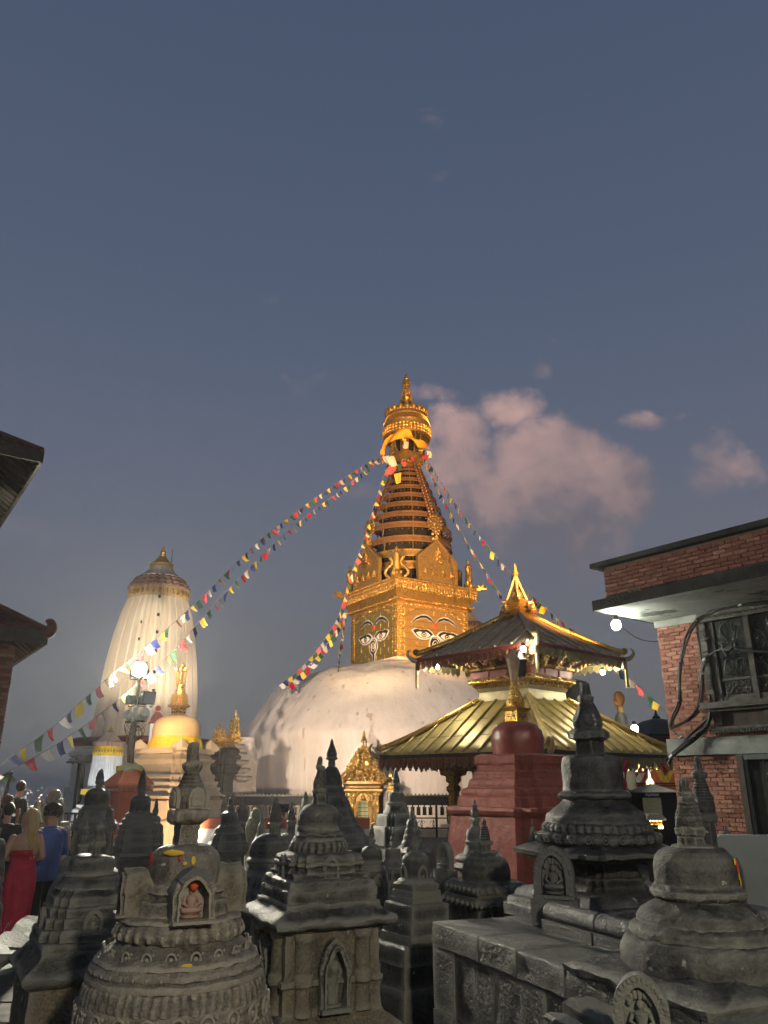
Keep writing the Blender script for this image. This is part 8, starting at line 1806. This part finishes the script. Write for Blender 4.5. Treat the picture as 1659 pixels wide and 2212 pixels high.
def bystander(px, D, yaw, label, top, legs, haircol, zoff=0.0, arm=.0):
    X = (px - 829.5) * sat(1780, D)
    o = thing('person', label, 'person', (X, D, zoff), yaw); c = (0, -.03, 1.64); b = MB()
    b.tube([(0, 0, 1.40), (0, -.01, 1.52), (0, -.015, 1.57)], [.06, .055, .055], 12); head(b, c, R(20)); b.tube([(0, 0, .95), (0, 0, 1.2), (0, .01, 1.40)], [.14, .14, .12], 12)
    for s in (-1, 1): cap(b, (s * .19, .01, 1.41), (s * .24, -.02, 1.14), .05, .042); cap(b, (s * .24, -.02, 1.14), (s * .10, -.24, 1.22 + arm), .04, .03); hand(b, (s * .10, -.24, 1.22 + arm), (-s * .4, -.6, .6), s); cap(b, (s * .1, 0, .9), (s * .1, 0, .1), .08, .04)
    fused('body', b, SKIN, o, .02); face_bits(o, c, R(20))
    sh = MB(); sh.rings([ell(z, 0, 0, rx, ry, 28, .01, 6, z * 5) for z, rx, ry in ((.86, .19, .14), (1.1, .19, .14), (1.3, .21, .15), (1.40, .20, .13), (1.46, .10, .09))])
    for s in (-1, 1): cap(sh, (s * .185, .01, 1.39), (s * .245, -.02, 1.14), .07, .06); cap(sh, (s * .245, -.02, 1.14), (s * .15, -.18, 1.20 + arm), .055, .045)
    fused('jacket', sh, top, o, .018, 3)
    tr = MB()
    for s in (-1, 1): cap(tr, (s * .095, 0, .88), (s * .10, 0, .08), .11, .065)
    fused('trousers', tr, legs, o, .02, 3)
    h = MB(); h.ball((0, .018, .045), .112, 16, 12, (.84, 1.0, 1.0)); h.rough(.012, 18); h.xf(TR(*c) @ RZ(R(20))); h.build('hair', haircol, o, ang=80)
    for s in (-1, 1): f = MB(); f.tube([(s * .10, .07, .045), (s * .11, -.18, .03)], [.045, .035], 8); f.build('shoe', IRON, o)
NAVY = material('navy_cloth', (.025, .030, .045), (.018, .022, .034), rough=.9, bump=.3); BEIGE = material('beige_cloth', (.36, .25, .16), (.28, .19, .12), rough=.9, bump=.3)
HAIRB = MATS['curly_hair']
bystander(118, 12.9, R(220), 'person in beige trousers almost hidden behind man in blue shirt', BEIGE, BEIGE, HAIRB)
bystander(32, 17.0, R(150), 'person in dark navy jacket beside the railing looking over the city', NAVY, NAVY, HAIRB, .35)
bystander(8, 15.5, R(60), 'person in black jacket holding up a phone at left edge', MATS['black_trousers'], MATS['black_trousers'], HAIRB, .10, .25)
bystander(14, 13.8, R(200), 'person in dark clothes standing behind woman in red dress', MATS['black_trousers'], NAVY, HAIRB, .0, .1)
# ================================================================== light: lamps and floodlights of the place, plus an added fill lamp
WARM = (1.0, .62, .30); NEUT = (1.0, .93, .74); COOL = (.93, 1.0, .86)
LP = P(302, 1446, PD)
lamp('pole_lamp', 'SPOT', LP + Vector((.05, -.30, 0)), 8500, NEUT, .16, (-1, 5, 0), 108, .6)
lamp('pole_flood_spire', 'SPOT', P(318, 1507, PD) + Vector((.3, .1, .1)), 27000, (1.0, .70, .34), .15, (SX, 46, 16), 42, .6)
lamp('can_light', 'SPOT', P(283, 1548, PD) + Vector((0, .2, .1)), 1500, (1.0, .70, .38), .10, (-7.1, 27, 4.9), 62, .6)
lamp('pole_flood_tower', 'SPOT', P(286, 1508, PD) + Vector((-.2, .2, .1)), 11500, (1.0, .82, .55), .12, (-11.4, 36, 10.0), 40, .5)
def floodlight(label, loc, aim, power, col, size, blend=.6):
    o = thing('floodlight', label, 'floodlight', loc); d = (Vector(aim) - Vector(loc)).normalized(); q = d.to_track_quat('-Z', 'Y').to_matrix().to_4x4()
    b = MB(); b.rings([[q @ Vector((sx * .16 * k, sy * .12 * k, zz)) for sx, sy in ((-1, -1), (1, -1), (1, 1), (-1, 1))] for zz, k in ((.12, .6), (.02, 1), (-.04, 1))]); b.build('housing', IRON, o, smooth=False)
    l_ = MB(); l_.box((0, 0, 0), (.28, .20, .006)); l_.xf(q @ TR(0, 0, -.045)); l_.build('lens', BULB, o, smooth=False)
    st = MB(); st.tube([(0, 0, 0), (0, 0, -.22)], .02, 6); st.build('stem', IRON, o); lamp('flood_beam', 'SPOT', Vector(loc) + d * .12, power, col, .12, aim, size, blend)
floodlight('sodium floodlight on the brick building roof aimed at gold tower', (9.6, 12.6, zat(1228, 13.3) + .35), (SX, 46, 17), 110000, (1.0, .52, .17), 34)
floodlight('floodlight on the terracotta ledge aimed at the white dome', (-3.0, 24.6, zat(1768, 24) + .25), (-5.0, 45, 9), 3800, (1.0, .79, .62), 84, .9)
floodlight('floodlight under the upper eave of tiled building aimed at dome', (-8.6, 15.8, 7.6), (2.8, 48, 7.5), 21000, (1.0, .80, .62), 42, .5)
floodlight('white floodlight at the foot of the small shikhara', (-9.3, 26.6, .3), (-10.7, 30, 2.2), 700, (.93, .95, 1.0), 80)
floodlight('warm floodlight beside the cream chaitya plinth', (-5.6, 23.2, .3), (-7.2, 27, 3.2), 650, (1.0, .66, .36), 110)
for nm, px, y, dd in (('left', 945, 1440, 25.0), ('front', 1131, 1402, 21.6), ('right', 1302, 1452, 25.0)):
    p = P(px, y, dd); o = thing('eave_lamp', {'left': 'lit bulb under left corner of pagoda upper eave', 'front': 'lit bulb at front corner of pagoda upper eave above black lantern', 'right': 'lit bulb under right side of pagoda upper eave'}[nm], 'lamp', p, 0, 'pagoda eave lamps')
    b = MB(); b.ball((0, 0, 0), .075, 14, 10, (1, 1, 1.1)); b.build('bulb', BULB, o, ang=60); c = MB(); c.loft('r', [(.07, .05), (.12, .06), (.16, .03)], n=10); c.build('socket', IRON, o)
    lamp('bulb_light', 'POINT', p + Vector((0, -.0, -.0)), {'left': 500, 'front': 480, 'right': 600}[nm], NEUT, .09)
def lantern():
    p = P(1123, 1440, 21.8); o = thing('hanging_lantern', 'black bell-shaped lantern hanging at pagoda front corner', 'lantern', p); s = sat(1440, 21.8)
    m = MB(); m.loft('o', [(-22 * s, 9 * s), (-14 * s, 12 * s), (8 * s, 13 * s), (14 * s, 16 * s), (18 * s, 10 * s), (30 * s, 7 * s), (36 * s, 2 * s)], n=16); m.build('lantern_body', IRON, o); c = MB(); c.tube([(0, 0, 36 * s), (0, 0, 50 * s)], .012, 5); c.build('chain', IRON, o)
lantern()
lamp('slab_bulb', 'POINT', LB1, 2000, COOL, .09)
lamp('roof_lamp', 'POINT', LB2, 2200, NEUT, .13)
lamp('stall_light', 'POINT', P(1405, 1650, 25.5), 380, (1.0, .80, .5), .15)
lamp('butter_glow', 'POINT', P(1410, 1778, 18.9), 12, (1.0, .5, .18), .06)

def court_fill_lamp():  # unseen lamp and post, added to brighten the foreground stones
    q = Vector((2.6, -3.0, 5.0)); o = thing('courtyard_fill_lamp', 'added courtyard fill lamp on unseen steel post behind the viewpoint', 'lamp post', (q.x, q.y, 0))
    m = MB(); m.tube([(0, 0, 0), (0, 0, 5.1), (0, .25, 5.25)], [.06, .045, .03], 8); m.build('post', IRON, o); h = MB(); h.loft('r', [(5.22, .04), (5.20, .16), (5.14, .18)], n=16, c=(0, .3)); h.build('shade', IRON, o)
    b = MB(); b.ball((0, .3, 5.10), .10, 14, 10); b.build('bulb', BULB, o, ang=60); lamp('court_fill_light', 'POINT', q + Vector((0, .3, -.05)), 1600, (1.0, .90, .70), .22)
court_fill_lamp()

# ================================================================== evening haze
def haze():
    m = bpy.data.materials.new('haze_air'); m.use_nodes = True; t = m.node_tree; t.nodes.clear(); out = t.nodes.new('ShaderNodeOutputMaterial'); v = t.nodes.new('ShaderNodeVolumePrincipled')
    v.inputs['Color'].default_value = (.92, .95, 1.0, 1); v.inputs['Density'].default_value = HAZE; v.inputs['Anisotropy'].default_value = .6; t.links.new(v.outputs[0], out.inputs['Volume'])
    b = MB(); b.box((0, 0, (-101 + 36) / 2), (36000, 36000, 137)); o = b.build('haze', m, smooth=False); stuff(o)
HAZE = .0006
haze()
